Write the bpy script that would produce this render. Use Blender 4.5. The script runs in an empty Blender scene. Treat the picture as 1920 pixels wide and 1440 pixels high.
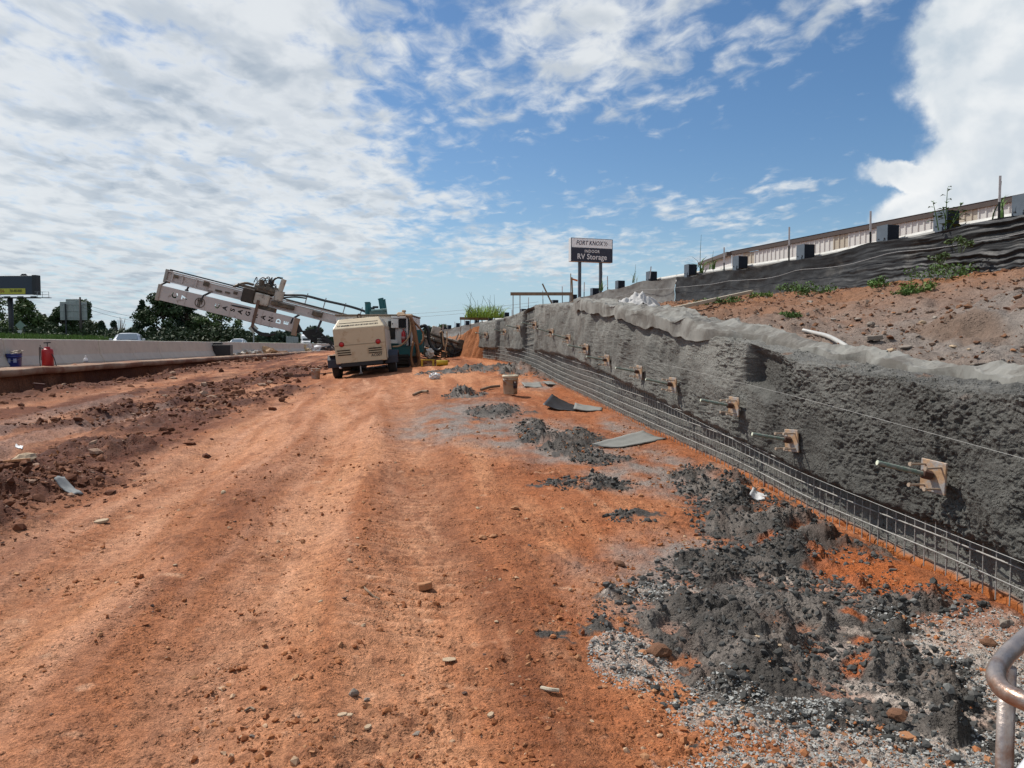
import bpy, bmesh, math, random
import numpy as np
from mathutils import Vector, Matrix, noise as mn

random.seed(7)
RNG = np.random.default_rng(11)
S = bpy.context.scene
COL = S.collection

# ------------------------------------------------------------------ camera
F = 1387.0                       # focal length in photograph pixels (1920 wide)
PITCH = math.atan(73.0 / F)      # camera looks a little down
CAMZ = 1.45
cam_data = bpy.data.cameras.new("camera")
cam_data.sensor_width = 36.0
cam_data.lens = 36.0 * F / 1920.0
cam_data.clip_start = 0.05
cam_data.clip_end = 9000.0
cam = bpy.data.objects.new("camera", cam_data)
COL.objects.link(cam)
cam.location = (0, 0, CAMZ)
cam.rotation_euler = (math.pi / 2 - PITCH, 0, 0)
S.camera = cam

# ------------------------------------------------------------------ light
SUN_AZ = math.radians(-58)       # left of straight ahead (+Y), towards -X
SUN_EL = math.radians(53)
sun_dir = Vector((math.sin(SUN_AZ) * math.cos(SUN_EL), math.cos(SUN_AZ) * math.cos(SUN_EL), math.sin(SUN_EL)))
sd = bpy.data.lights.new("sun", 'SUN')
sd.energy = 5.0
sd.angle = math.radians(0.6)
sd.color = (1.0, 0.95, 0.87)
sun = bpy.data.objects.new("sun", sd)
COL.objects.link(sun)
sun.rotation_euler = sun_dir.to_track_quat('Z', 'Y').to_euler()
sun.location = (0, 0, 60)

S.view_settings.view_transform = 'Standard'
S.view_settings.look = 'None'
S.view_settings.exposure = 0.0
S.view_settings.gamma = 1.0
S.view_settings.use_curve_mapping = False


def px_dir(px, py):
    """azimuth and elevation of a photograph pixel"""
    cx, cy = (px - 960) / F, (720 - py) / F
    f = Vector((0, math.cos(PITCH), -math.sin(PITCH)))
    u = Vector((0, math.sin(PITCH), math.cos(PITCH)))
    d = f + Vector((1, 0, 0)) * cx + u * cy
    return math.atan2(d.x, d.y), math.atan2(d.z, math.hypot(d.x, d.y)), d


def at(px, py, Y):
    d = px_dir(px, py)[2]
    return Vector((0, 0, CAMZ)) + d * (Y / d.y)


# ------------------------------------------------------------------ node helper
class NT:
    def __init__(self, tree):
        self.t = tree
        self.n = tree.nodes
        self.l = tree.links

    def new(self, typ, **kw):
        n = self.n.new(typ)
        for k, v in kw.items():
            setattr(n, k, v)
        return n

    def link(self, a, b):
        self.l.new(a, b)

    def setin(self, sock, v):
        if isinstance(v, bpy.types.NodeSocket):
            self.l.new(v, sock)
        else:
            sock.default_value = v

    def math(self, op, a, b=None, c=None, clamp=False):
        n = self.n.new('ShaderNodeMath')
        n.operation = op
        n.use_clamp = clamp
        self.setin(n.inputs[0], a)
        if b is not None:
            self.setin(n.inputs[1], b)
        if c is not None:
            self.setin(n.inputs[2], c)
        return n.outputs[0]

    def vmath(self, op, a, b=None):
        n = self.n.new('ShaderNodeVectorMath')
        n.operation = op
        self.setin(n.inputs[0], a)
        if b is not None:
            self.setin(n.inputs[1], b)
        return n.outputs[1] if op in ('LENGTH', 'DOT_PRODUCT') else n.outputs[0]

    def ramp(self, v, lo, hi, a=0.0, b=1.0, smooth=True):
        n = self.n.new('ShaderNodeMapRange')
        n.interpolation_type = 'SMOOTHSTEP' if smooth else 'LINEAR'
        self.setin(n.inputs['Value'], v)
        self.setin(n.inputs['From Min'], lo)
        self.setin(n.inputs['From Max'], hi)
        self.setin(n.inputs['To Min'], a)
        self.setin(n.inputs['To Max'], b)
        return n.outputs['Result']

    def noise(self, vec, scale, detail=4.0, rough=0.55, dist=0.0, lac=2.0, dim='3D'):
        n = self.n.new('ShaderNodeTexNoise')
        n.noise_dimensions = dim
        if vec is not None:
            self.l.new(vec, n.inputs['Vector'])
        n.inputs['Scale'].default_value = scale
        n.inputs['Detail'].default_value = detail
        n.inputs['Roughness'].default_value = rough
        n.inputs['Lacunarity'].default_value = lac
        n.inputs['Distortion'].default_value = dist
        return n.outputs['Fac']

    def mix(self, fac, a, b, mode='MIX'):
        n = self.n.new('ShaderNodeMix')
        n.data_type = 'RGBA'
        n.blend_type = mode
        n.clamp_factor = True
        self.setin(n.inputs[0], fac)
        for s, v in ((n.inputs[6], a), (n.inputs[7], b)):
            if isinstance(v, tuple):
                s.default_value = (v[0], v[1], v[2], 1)
            else:
                self.l.new(v, s)
        return n.outputs[2]


# ------------------------------------------------------------------ world: sky and cloud layers
w = bpy.data.worlds.new("World")
S.world = w
w.use_nodes = True
w.node_tree.nodes.clear()
N = NT(w.node_tree)
out = N.new('ShaderNodeOutputWorld')
sky = N.new('ShaderNodeTexSky')
sky.sky_type = 'NISHITA'
sky.sun_disc = False
sky.sun_elevation = SUN_EL
sky.sun_rotation = SUN_AZ
sky.altitude = 200
sky.air_density = 1.0
sky.dust_density = 0.6
sky.ozone_density = 2.2
bg_sky = N.new('ShaderNodeBackground')
bg_sky.inputs['Strength'].default_value = 0.106
hs = N.new('ShaderNodeHueSaturation')
hs.inputs['Saturation'].default_value = 1.20
N.link(sky.outputs[0], hs.inputs['Color'])
N.link(hs.outputs[0], bg_sky.inputs['Color'])
tc = N.new('ShaderNodeTexCoord')
dirv = N.vmath('NORMALIZE', tc.outputs['Generated'])
sx = N.new('ShaderNodeSeparateXYZ')
N.link(dirv, sx.inputs[0])
dx, dy, dz = sx.outputs
azn = N.math('ARCTAN2', dx, dy)
eln = N.math('ARCSINE', dz)
# plane of a cloud layer above the site
zc = N.math('ADD', N.math('MAXIMUM', dz, 0.0), 0.10)
cp = N.new('ShaderNodeCombineXYZ')
N.link(N.math('DIVIDE', dx, zc), cp.inputs[0])
N.link(N.math('DIVIDE', dy, zc), cp.inputs[1])
plane = cp.outputs[0]
ae = N.new('ShaderNodeCombineXYZ')
N.link(azn, ae.inputs[0])
N.link(eln, ae.inputs[1])
aev = ae.outputs[0]
# slow warp so the cloud field has no straight borders
wn = N.new('ShaderNodeTexNoise')
wn.noise_dimensions = '3D'
N.link(aev, wn.inputs['Vector'])
wn.inputs['Scale'].default_value = 7.0
wn.inputs['Detail'].default_value = 4.0
wcol = N.vmath('SUBTRACT', wn.outputs['Color'], (0.5, 0.5, 0.5))
aw = N.vmath('ADD', aev, N.vmath('MULTIPLY', wcol, (0.16, 0.10, 0.0)))


def blob(px, py, rx, ry, rot=0.0, vec=None, soft=1.0):
    """a soft bank of cloud in the sky: its bearing, height and extent, 1 at the centre, 0 at the rim"""
    a, e, _ = px_dir(px, py)
    m = N.new('ShaderNodeMapping')
    m.vector_type = 'TEXTURE'
    m.inputs['Location'].default_value = (a, e, 0)
    m.inputs['Rotation'].default_value = (0, 0, rot)
    m.inputs['Scale'].default_value = (rx / F, ry / F, 1)
    N.link(vec if vec is not None else aw, m.inputs['Vector'])
    return N.ramp(N.vmath('LENGTH', m.outputs[0]), 1.0, 1.0 - soft, 0, 1)


def vmax(lst):
    r = lst[0]
    for q in lst[1:]:
        r = N.math('MAXIMUM', r, q)
    return r


cover = vmax([
    blob(150, 150, 800, 600, 0.25, soft=0.62),
    blob(560, 330, 420, 230, -0.5, soft=0.8),
    blob(-700, 250, 800, 700, 0, soft=0.6),
    N.math('MULTIPLY', blob(1130, -10, 580, 250, 0.25, soft=0.9), 0.80),
    N.math('MULTIPLY', blob(860, 180, 220, 140, -0.3, soft=0.9), 0.62),
    N.math('MULTIPLY', blob(1150, 90, 280, 180, -0.2, soft=0.9), 0.66),
    N.math('MULTIPLY', blob(1480, 60, 320, 100, 0.15, soft=0.9), 0.55),
    N.math('MULTIPLY', blob(820, 390, 240, 80, 0.1, soft=0.9), 0.72),
    N.math('MULTIPLY', blob(1280, 395, 330, 62, -0.06, soft=0.9), 0.62),
    N.math('MULTIPLY', blob(1000, 480, 460, 80, 0.0, soft=0.9), 0.74),
    N.math('MULTIPLY', blob(1500, 480, 420, 70, 0.0, soft=0.9), 0.66),
    N.math('MULTIPLY', blob(1480, 360, 120, 24, 0.1, soft=0.9), 0.55),
])
# beyond the picture the same broken layer goes on
big = N.noise(plane, 0.33, 3.0, 0.5)
outside = N.ramp(eln, 0.44, 0.62, 0, 1)
rest = N.math('MULTIPLY', N.ramp(big, 0.40, 0.62, 0.25, 0.9), outside)
back = N.ramp(dy, 0.45, 0.15, 0, 1)
rest2 = N.math('MULTIPLY', N.ramp(big, 0.40, 0.62, 0.25, 0.9), back)
cover = N.math('MAXIMUM', cover, N.math('MAXIMUM', rest, rest2))
# fleecy texture of the layer
pm = N.new('ShaderNodeMapping')
pm.inputs['Rotation'].default_value = (0, 0, 0.55)
pm.inputs['Scale'].default_value = (1.0, 0.72, 1)
N.link(plane, pm.inputs['Vector'])
fl = N.noise(pm.outputs[0], 10.5, 6.0, 0.56, 0.35)
fl2 = N.noise(pm.outputs[0], 1.7, 4.0, 0.55, 0.3)
flm = N.math('ADD', N.math('MULTIPLY', fl, 0.70), N.math('MULTIPLY', fl2, 0.42))     # mean ~0.56
dens = N.math('ADD', N.math('MULTIPLY', cover, 0.78), N.math('MULTIPLY', N.math('SUBTRACT', flm, 0.56), 2.1))
layer = N.ramp(dens, 0.17, 0.80, 0, 1)
layer = N.math('MULTIPLY', layer, 0.93)
# brightness of the layer: thin parts bright, thick bellies grey
bell = N.noise(plane, 1.15, 5.0, 0.55, 0.4)
lump = N.noise(pm.outputs[0], 5.5, 4.0, 0.52, 0.3)
thick = N.math('MULTIPLY', N.ramp(bell, 0.42, 0.66, 0, 1), N.ramp(dens, 0.55, 1.05, 0, 1))
lowgrey = N.ramp(eln, 0.17, 0.02, 0, 0.30)
shade = N.math('ADD', N.math('MULTIPLY', thick, 0.55), lowgrey)
shade = N.math('ADD', shade, N.ramp(lump, 0.56, 0.36, 0, 0.50), clamp=True)
ccol = N.mix(shade, (0.80, 0.83, 0.85), (0.40, 0.47, 0.55))
# pale air low over the horizon
hz = N.ramp(eln, 0.17, 0.0, 0, 0.80)
skyc = N.new('ShaderNodeBackground')
skyc.inputs['Color'].default_value = (0.40, 0.58, 0.74, 1)
skyc.inputs['Strength'].default_value = 1.0
mixh = N.new('ShaderNodeMixShader')
N.link(hz, mixh.inputs[0])
N.link(bg_sky.outputs[0], mixh.inputs[1])
N.link(skyc.outputs[0], mixh.inputs[2])
bg_cl = N.new('ShaderNodeBackground')
N.link(ccol, bg_cl.inputs['Color'])
mixc = N.new('ShaderNodeMixShader')
N.link(layer, mixc.inputs[0])
N.link(mixh.outputs[0], mixc.inputs[1])
N.link(bg_cl.outputs[0], mixc.inputs[2])
# the towering cumulus on the right
wn2 = N.new('ShaderNodeTexNoise')
N.link(aev, wn2.inputs['Vector'])
wn2.inputs['Scale'].default_value = 11.0
wn2.inputs['Detail'].default_value = 6.0
wn2.inputs['Roughness'].default_value = 0.58
w2 = N.vmath('MULTIPLY', N.vmath('SUBTRACT', wn2.outputs['Color'], (0.5, 0.5, 0.5)), (0.10, 0.085, 0))
aw2 = N.vmath('ADD', aev, w2)
cum = vmax([
    blob(2075, 70, 300, 190, 0, aw2, 0.30),
    blob(2045, -90, 220, 200, 0, aw2, 0.30),
    blob(1970, 215, 135, 130, 0, aw2, 0.34),
    blob(1930, 375, 250, 95, 0.06, aw2, 0.40),
    blob(2150, 330, 330, 200, 0, aw2, 0.3),
    blob(1885, 80, 120, 62, 0.2, aw2, 0.4),
    N.math('MULTIPLY', blob(1735, 318, 130, 34, -0.12, aw2, 0.7), 0.8),
])
cumm = N.ramp(cum, 0.04, 0.52, 0, 1)
pn = N.noise(aev, 9.0, 5.0, 0.50, 0.2)
pn_b = N.new('ShaderNodeMapping')
pn_b.inputs['Location'].default_value = (0.012, -0.014, 0)
N.link(aev, pn_b.inputs['Vector'])
pn2 = N.noise(pn_b.outputs[0], 9.0, 5.0, 0.50, 0.2)
rel = N.math('SUBTRACT', pn, pn2)
sh2 = N.ramp(rel, 0.10, -0.10, 0.0, 0.50)
inner = N.math('ADD', N.ramp(cum, 0.55, 1.0, 0, 0.16), N.ramp(N.noise(aev, 4.5, 4.0, 0.5), 0.50, 0.66, 0, 0.30))
sh2 = N.math('ADD', sh2, inner, clamp=True)
c2 = N.mix(sh2, (0.90, 0.92, 0.93), (0.50, 0.59, 0.68))
bg_c2 = N.new('ShaderNodeBackground')
N.link(c2, bg_c2.inputs['Color'])
mix2 = N.new('ShaderNodeMixShader')
N.link(cumm, mix2.inputs[0])
N.link(mixc.outputs[0], mix2.inputs[1])
N.link(bg_c2.outputs[0], mix2.inputs[2])
N.link(mix2.outputs[0], out.inputs['Surface'])

# ------------------------------------------------------------------ numpy noise


def _hash(ix, iy, seed):
    h = (ix.astype(np.int64) * 374761393 + iy.astype(np.int64) * 668265263 + seed * 1442695041) & 0xFFFFFFFF
    h = ((h ^ (h >> 13)) * 1274126177) & 0xFFFFFFFF
    h = (h ^ (h >> 16)) & 0xFFFFFFFF
    return h


_ga = np.arange(256) / 256.0 * 2 * np.pi
_GX, _GY = np.cos(_ga).astype(np.float32), np.sin(_ga).astype(np.float32)


def perlin(x, y, seed=0):
    ix, iy = np.floor(x), np.floor(y)
    fx, fy = (x - ix).astype(np.float32), (y - iy).astype(np.float32)
    ix, iy = ix.astype(np.int64), iy.astype(np.int64)
    u, v = fx * fx * fx * (fx * (fx * 6 - 15) + 10), fy * fy * fy * (fy * (fy * 6 - 15) + 10)

    def g(a, b):
        h = _hash(ix + a, iy + b, seed) & 255
        return _GX[h] * (fx - a) + _GY[h] * (fy - b)
    n0 = g(0, 0) * (1 - u) + g(1, 0) * u
    n1 = g(0, 1) * (1 - u) + g(1, 1) * u
    return (n0 * (1 - v) + n1 * v) * 1.5


def fbm(x, y, octv=4, seed=0, gain=0.5, lac=2.03):
    r, a, t = 0, 1.0, 0.0
    for i in range(octv):
        r = r + a * perlin(x, y, seed + i * 17)
        t += a
        a *= gain
        x, y = x * lac + 13.1, y * lac + 7.7
    return r / t


def ridged(x, y, octv=4, seed=0, gain=0.5):
    r, a, t = 0, 1.0, 0.0
    for i in range(octv):
        r = r + a * (1 - np.abs(perlin(x, y, seed + i * 31)) * 2)
        t += a
        a *= gain
        x, y = x * 2.1 + 5.3, y * 2.1 + 9.1
    return r / t


def cell(x, y, seed=0):
    """distance to the nearest scattered point, and a random value of that point"""
    ix, iy = np.floor(x).astype(np.int64), np.floor(y).astype(np.int64)
    best = np.full(x.shape, 9.0, np.float32)
    val = np.zeros(x.shape, np.float32)
    for a in (-1, 0, 1):
        for b in (-1, 0, 1):
            h = _hash(ix + a, iy + b, seed)
            px = ix + a + (h & 1023) / 1023.0
            py = iy + b + ((h >> 10) & 1023) / 1023.0
            d = ((px - x) ** 2 + (py - y) ** 2).astype(np.float32)
            m = d < best
            best = np.where(m, d, best)
            val = np.where(m, ((h >> 20) & 1023) / 1023.0, val)
    return np.sqrt(best), val


def lumps(x, y, seed=0):
    """rounded clods of differing height"""
    d, v = cell(x, y, seed)
    return np.clip(1 - d * d * 2.0, 0, 1) * (0.25 + 0.75 * v)


def sstep(a, b, x):
    t = np.clip((x - a) / (b - a), 0, 1)
    return t * t * (3 - 2 * t)


def curve(pts, smooth=1.0):
    ys = np.array([p[0] for p in pts], float)
    vs = np.array([p[1] for p in pts], float)
    g = np.arange(ys[0] - 4, ys[-1] + 4, 0.1)
    f = np.interp(g, ys, vs)
    # keep end slopes while smoothing
    s0 = (vs[1] - vs[0]) / (ys[1] - ys[0])
    s1 = (vs[-1] - vs[-2]) / (ys[-1] - ys[-2])
    f = np.where(g < ys[0], vs[0] + s0 * (g - ys[0]), f)
    f = np.where(g > ys[-1], vs[-1] + s1 * (g - ys[-1]), f)
    k = np.exp(-0.5 * (np.arange(-30, 31) * 0.1 / smooth) ** 2)
    k /= k.sum()
    fp = np.concatenate([np.full(30, f[0]) + s0 * 0.1 * np.arange(-30, 0), f, np.full(30, f[-1]) + s1 * 0.1 * np.arange(1, 31)])
    f = np.convolve(fp, k, 'valid')
    return lambda y: np.interp(y, g, f)


# ------------------------------------------------------------------ plan of the site (metres; x right, y ahead)
WALL_X = curve([(0, 2.72), (2, 2.66), (4.3, 2.52), (6, 2.42), (7.5, 2.25), (9, 2.08), (10.4, 1.86), (12.1, 1.63), (13.3, 1.46),
                (15.3, 1.27), (16.8, 1.0), (18.3, .6), (19.8, .28), (21.3, -.1), (22.7, -.62), (23.5, -1.0), (26, -2.0),
                (30, -3.2), (36, -5), (45, -7.2), (60, -10), (90, -14.5)], 0.7)
WALL_TOP = curve([(0, 1.17), (4.3, 1.18), (6.1, 1.27), (7.3, 1.44), (9.1, 1.66), (10.4, 1.84), (12.1, 2.0), (13.3, 2.12), (15.3, 2.27),
                  (18.3, 2.44), (19.3, 2.38), (21.3, 2.25), (23.5, 2.14), (24.8, 2.10), (26.6, 1.75), (28.5, 1.35), (32, 1.05), (90, 1.0)], 0.4)
WALL_BOT = curve([(0, .34), (4.3, .36), (6.1, .38), (7.3, .48), (9.1, .63), (10.4, .77), (12.1, .92), (13.3, 1.02), (15.3, 1.16),
                  (16.8, 1.25), (18.3, 1.28), (23.5, 1.36), (40, 1.4)], 0.5)
TOE = curve([(0, .05), (4.3, .06), (6.1, .03), (7.3, .13), (9.1, .17), (10.4, .24), (12.1, .31), (13.3, .38), (15.3, .42), (16.8, .52),
             (18.3, .72), (21.3, .9), (23.5, 1.0), (26, 1.05), (40, 1.1), (90, 1.1)], 0.6)
FENCE_X = curve([(0, 10.55), (10, 8.05), (20, 5.55), (30, 3.05), (36, 1.55), (42, 0.0), (50, -3.0), (60, -6.0), (80, -9.5), (100, -13)], 0.8)
FENCE_BASE = curve([(0, 2.56), (11.4, 2.56), (17, 2.52), (25, 2.50), (36, 2.5), (50, 2.15), (60, 1.9), (100, 1.5)], 0.8)
WALL_END = 23.55


def bar_x(y):                     # line of the concrete barrier
    return -11.3 - 0.13 * y


ROAD_Z = 0.83
_cp = [(0, 0, 0), (0, 2.5, 0), (-2, 2.5, 0), (2, 2.5, .02), (2.49, 4.3, .07), (2.5, 6.1, .03), (2.2, 7.3, .13), (2.1, 9.1, .17),
       (1.84, 10.4, .24), (1.64, 12.1, .31), (1.44, 13.3, .38), (1.36, 15.3, .42), (1.04, 16.8, .52), (.57, 18.3, .72), (-.09, 21.3, .9),
       (-1, 23.5, 1.0), (-2, 26, 1.05), (0, 5, .02), (0, 8, .12), (0, 11, .3), (-.05, 14.3, .5), (-.5, 18, .7), (-2.3, 22, .85),
       (-3.4, 21, .68), (-4.9, 20.5, .5), (-5.84, 22, .39), (-4.75, 6.9, -.05), (-3.5, 9.5, .05), (-3, 14, .3), (-5, 15, .15),
       (-8.4, 12.2, .1), (-13.1, 19, .38), (-8.2, 23.7, .27), (-15, 31, .5), (-12, 28, .38), (-3, 5, -.02), (-10, 8, .1), (-9, 30, .45),
       (-12, 45, .6), (-18, 60, .7), (-6, 34, .85), (-4, 28, .95), (-2, -4, 0), (4, -4, 0), (-12, -3, .1), (6, 4, .1), (6, 14, .4), (-8, 60, .9)]
_P = np.array(_cp)[:, :2]
_V = np.array(_cp)[:, 2]


def _phi(r2):
    return 0.5 * r2 * np.log(r2 + 1e-9)


_n = len(_P)
_A = np.zeros((_n + 3, _n + 3))
_A[:_n, :_n] = _phi(((_P[:, None] - _P[None]) ** 2).sum(-1)) + np.eye(_n) * 2.0
_A[:_n, _n:] = np.c_[np.ones(_n), _P]
_A[_n:, :_n] = _A[:_n, _n:].T
_W = np.linalg.solve(_A, np.r_[_V, 0, 0, 0])


def base_h(x, y):
    x = np.asarray(x, float)
    y = np.asarray(y, float)
    xc, yc = np.clip(x, -20, 8), np.clip(y, -4, 60)
    r = _W[_n] + _W[_n + 1] * xc + _W[_n + 2] * yc
    for i in range(_n):
        r = r + _W[i] * _phi((xc - _P[i, 0]) ** 2 + (yc - _P[i, 1]) ** 2)
    k = sstep(50, 75, y)
    return r * (1 - k) + 0.8 * k


def gpt(px, py):
    """where the sight line of a photograph pixel meets the ground"""
    d = px_dir(px, py)[2]
    t = np.linspace(1.2, 90, 3000)
    x, y, z = d.x / d.y * t, t, CAMZ + d.z / d.y * t
    h = base_h(x, y)
    i = np.argmax(z < h)
    if not (z < h).any():
        i = len(t) - 1
    return float(x[i]), float(y[i])


def poly_dist(x, y, pts):
    d = np.full(x.shape, 1e9)
    for (x0, y0), (x1, y1) in zip(pts[:-1], pts[1:]):
        vx, vy = x1 - x0, y1 - y0
        t = np.clip(((x - x0) * vx + (y - y0) * vy) / (vx * vx + vy * vy), 0, 1)
        d = np.minimum(d, np.hypot(x - x0 - t * vx, y - y0 - t * vy))
    return d


# churned mud windrows left of the haul road, read off the ground
_ridges = [([gpt(*p) for p in ((-160, 1000), (0, 905), (110, 880), (230, 838), (330, 790), (430, 765), (530, 735))], 0.56, 0.115),
           ([gpt(*p) for p in ((80, 800), (200, 775), (330, 762), (420, 745))], 0.62, 0.13),
           ([gpt(*p) for p in ((330, 745), (420, 728), (500, 712), (590, 690))], 0.85, 0.13),
           ([gpt(*p) for p in ((-200, 1040), (0, 945), (60, 925), (130, 905))], 0.52, 0.11)]
# wet mortar rebound: (x, y, rx, ry, height)
_mort = [(1.25, 3.62, .74, .90, .085), (1.95, 5.5, .48, 1.2, .13), (1.95, 6.9, .34, .9, .14), (.72, 7.15, .46, .26, .10),
         (1.02, 5.95, .24, .15, .06), (1.5, 4.6, .5, .45, .08), (1.6, 2.95, .34, .5, .10), (2.2, 3.95, .35, .22, .05)]
_mort_far = [gpt(870, 742) + (.42, .40, .20), gpt(1000, 808) + (.25, .8, .09), gpt(1060, 828) + (.42, .75, .13), gpt(1120, 862) + (.30, .32, .08),
             gpt(930, 772) + (.45, .8, .06),
             gpt(900, 692) + (1.0, .75, .16), gpt(985, 694) + (.8, 1.2, .26), gpt(840, 698) + (.7, .5, .08), gpt(1030, 706) + (.35, .9, .16)]
_wash = [gpt(860, 790) + (1.1, 2.2), gpt(900, 775) + (.9, 2.0), gpt(980, 815) + (1.0, 1.7), gpt(1080, 845) + (.9, 1.1), gpt(1200, 890) + (.7, 1.0), gpt(1010, 725) + (.6, 1.2),
         (1.25, 4.4, .9, 1.3), (1.9, 3.1, 1.0, 1.0), (1.75, 7.6, .5, 1.6), gpt(1180, 800) + (.5, 1.4)]
_powder = [(1.55, 2.62, .75, .42), (2.1, 3.0, .62, .75), (1.62, 4.42, .2, .12), (.85, 4.2, .2, .15), (.55, 3.3, .18, .25), (1.78, 6.45, .10, .08),
           (.95, 2.85, .3, .2), (1.2, 2.4, .6, .2), (2.6, 2.4, .6, .8)]
_orange = [(1.55, 5.05, .13, .10), (1.75, 5.0, .1, .08), (2.15, 4.5, .3, .5), (1.72, 3.35, .11, .14), (1.5, 3.15, .09, .07), (2.3, 4.05, .25, .2), (1.75, 3.72, .08, .05)]
_tracks = [[gpt(*p) for p in ((-150, 860), (0, 800), (110, 770), (240, 742))],
           [gpt(*p) for p in ((-150, 930), (0, 838), (130, 805), (300, 770))]]
_mudrut = [[gpt(*p) for p in ((-180, 955), (0, 868), (150, 812), (330, 752), (470, 716), (590, 683))],
           [gpt(*p) for p in ((-180, 880), (0, 815), (160, 772), (330, 727), (480, 698), (600, 676))],
           [gpt(*p) for p in ((-100, 765), (60, 742), (250, 712), (450, 685), (600, 668))]]
_wheel = [[gpt(*p) for p in ((330, 1440), (470, 1180), (560, 1000), (600, 870), (650, 770), (690, 720))],
          [gpt(*p) for p in ((760, 1440), (800, 1180), (800, 1000), (790, 880), (770, 770), (750, 715))],
          [gpt(*p) for p in ((-200, 1300), (120, 1100), (330, 930), (470, 800), (560, 730))]]


def ell(x, y, e):
    return np.sqrt(((x - e[0]) / e[2]) ** 2 + ((y - e[1]) / e[3]) ** 2)


def ground(x, y, colour=False):
    """height of the ground sheet, and its soil colour"""
    x = np.asarray(x, float)
    y = np.asarray(y, float)
    h = base_h(x, y)
    wx, wy = fbm(x * 1.3, y * 1.3, 3, 5), fbm(x * 1.3, y * 1.3, 3, 6)
    near = np.exp(-np.hypot(x, y) / 30)
    h = h + 0.05 * fbm(x * .45, y * .3, 3, 1)
    h = h + 0.018 * fbm(x * 2.2, y * 1.6, 3, 2)
    rough = 0.5 + 0.5 * np.clip(fbm(x * .8, y * .8, 2, 3) * 1.6 + .5, 0, 1)
    fine = 0.012 * fbm(x * 7, y * 7, 3, 4) + 0.006 * fbm(x * 24, y * 24, 2, 8) * near
    h = h + fine * rough
    crumb = lumps(x * 13, y * 13, 3) * sstep(.05, .35, fbm(x * 1.1 + 4, y * 1.1, 3, 9))
    h = h + crumb * 0.022
    crumb2 = lumps(x * 34, y * 34, 13) * sstep(-.15, .3, fbm(x * 1.9 + 1, y * 1.9, 3, 14)) * near
    h = h + crumb2 * 0.012
    h = h + (.010 * fbm((x + .16 * y) * 4.2, y * .42, 3, 90) + .009 * fbm((x + .16 * y) * 9, y * 5.0, 3, 91)) * near
    flake = (fbm(x * 5 + .6 * wx, y * 11, 3, 15) > .12) * 1.0
    h = h + .009 * flake * near
    # wheel ruts of the haul road
    rut = 0
    for pl in _wheel:
        d = poly_dist(x + wx * .12, y, pl)
        rut = np.maximum(rut, np.exp(-(d / .32) ** 2))
        h = h - 0.030 * np.exp(-(d / .30) ** 2) + 0.022 * np.exp(-((d - .5) / .2) ** 2)
    cle = 0
    for pl, off in ((_wheel[0], .28), (_wheel[1], .25), (_wheel[0], -.9), (_wheel[2], .3)):
        d = poly_dist(x + wx * .05 + off, y, pl)
        cle = np.maximum(cle, sstep(.26, .18, d))
    cle = cle * np.clip(.1 + 2.2 * fbm(x * .7, y * .5, 3, 16), 0, 1)
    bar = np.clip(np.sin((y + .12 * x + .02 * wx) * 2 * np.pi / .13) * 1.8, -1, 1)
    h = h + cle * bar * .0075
    # mud windrows
    mud = 0
    for pl, wd, am in _ridges:
        d = poly_dist(x + wx * .6, y + wy * .6, pl)
        k = np.exp(-(d / wd) ** 2) * np.clip(.75 + 1.5 * fbm(x * .5, y * .5, 3, 25), .1, 1.2)
        mud = np.maximum(mud, k)
        cl = lumps(x * 3.4 + wx * .8, y * 3.4 + wy * .8, 21) * .55 + lumps(x * 7.3 + wx, y * 7.3, 22) * .45 + lumps(x * 15, y * 15, 24) * .25 + np.clip(fbm(x * 2.3, y * 2.3, 4, 23) + .1, 0, 1) * 1.1
        h = h + k * am * (0.15 + cl * 1.15)
    lowl = sstep(-2.6, -4.6, x + 0.16 * y - .6 + wx * .6) * sstep(60, 40, y)        # churned low ground on the left
    h = h + lowl * (0.05 * lumps(x * 2.4, y * 2.4, 31) * np.clip(fbm(x * .7, y * .5, 2, 32) * 2 + .3, 0, 1) + .02 * fbm(x * 5, y * 2.5, 3, 33))
    mrut = 0
    for pl in _mudrut:
        d = poly_dist(x + wx * .25, y + wy * .1, pl)
        kk = np.exp(-((d - .42) / .26) ** 2) * np.clip(.6 + 1.2 * fbm(x * .4, y * .3, 2, 34), .1, 1)
        mrut = np.maximum(mrut, kk)
        h = h + .06 * kk * (.5 + .7 * lumps(x * 5, y * 5, 35)) - .05 * np.exp(-(d / .32) ** 2)
    tr = 0
    for pl in _tracks:
        d = poly_dist(x + wx * .05, y, pl)
        k = sstep(.34, .22, d)
        tr = np.maximum(tr, k)
        bars = np.sin((y * 1.0 + x * .55) * 2 * np.pi / .17)
        h = h - k * .035 + k * .018 * np.clip(bars * 2, -1, 1)
    # old pavement ledge under the barrier
    dist = x - bar_x(y)
    lipx = 1.55 + .10 * fbm(y * .35, y * 0, 3, 41)
    led = sstep(lipx - .10, lipx - .22, dist)
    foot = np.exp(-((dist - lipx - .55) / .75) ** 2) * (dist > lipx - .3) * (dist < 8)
    h = h + foot * (.02 + .10 * lumps(x * 2.2, y * 2.2, 42) + .05 * lumps(x * 6, y * 6, 43)) - np.exp(-((dist - lipx - .16) / .25) ** 2) * .12 * (1 - led)
    crust = np.clip(fbm(x * 1.4, y * .8, 3, 44) * 1.4 + .35, 0, 1) * sstep(.45, .75, dist)
    h = h * (1 - led) + led * (ROAD_Z - .012 + .05 * crust * (0.5 + lumps(x * 5, y * 5, 45)))
    verge = sstep(-19, -34, dist)
    h = h + verge * (1.5 + .25 * fbm(x * .1, y * .1, 3, 46)) * sstep(10, 30, y)
    # mortar rebound
    mk = np.zeros(x.shape)
    mh = np.zeros(x.shape)
    mkh = np.zeros(x.shape)
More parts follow.
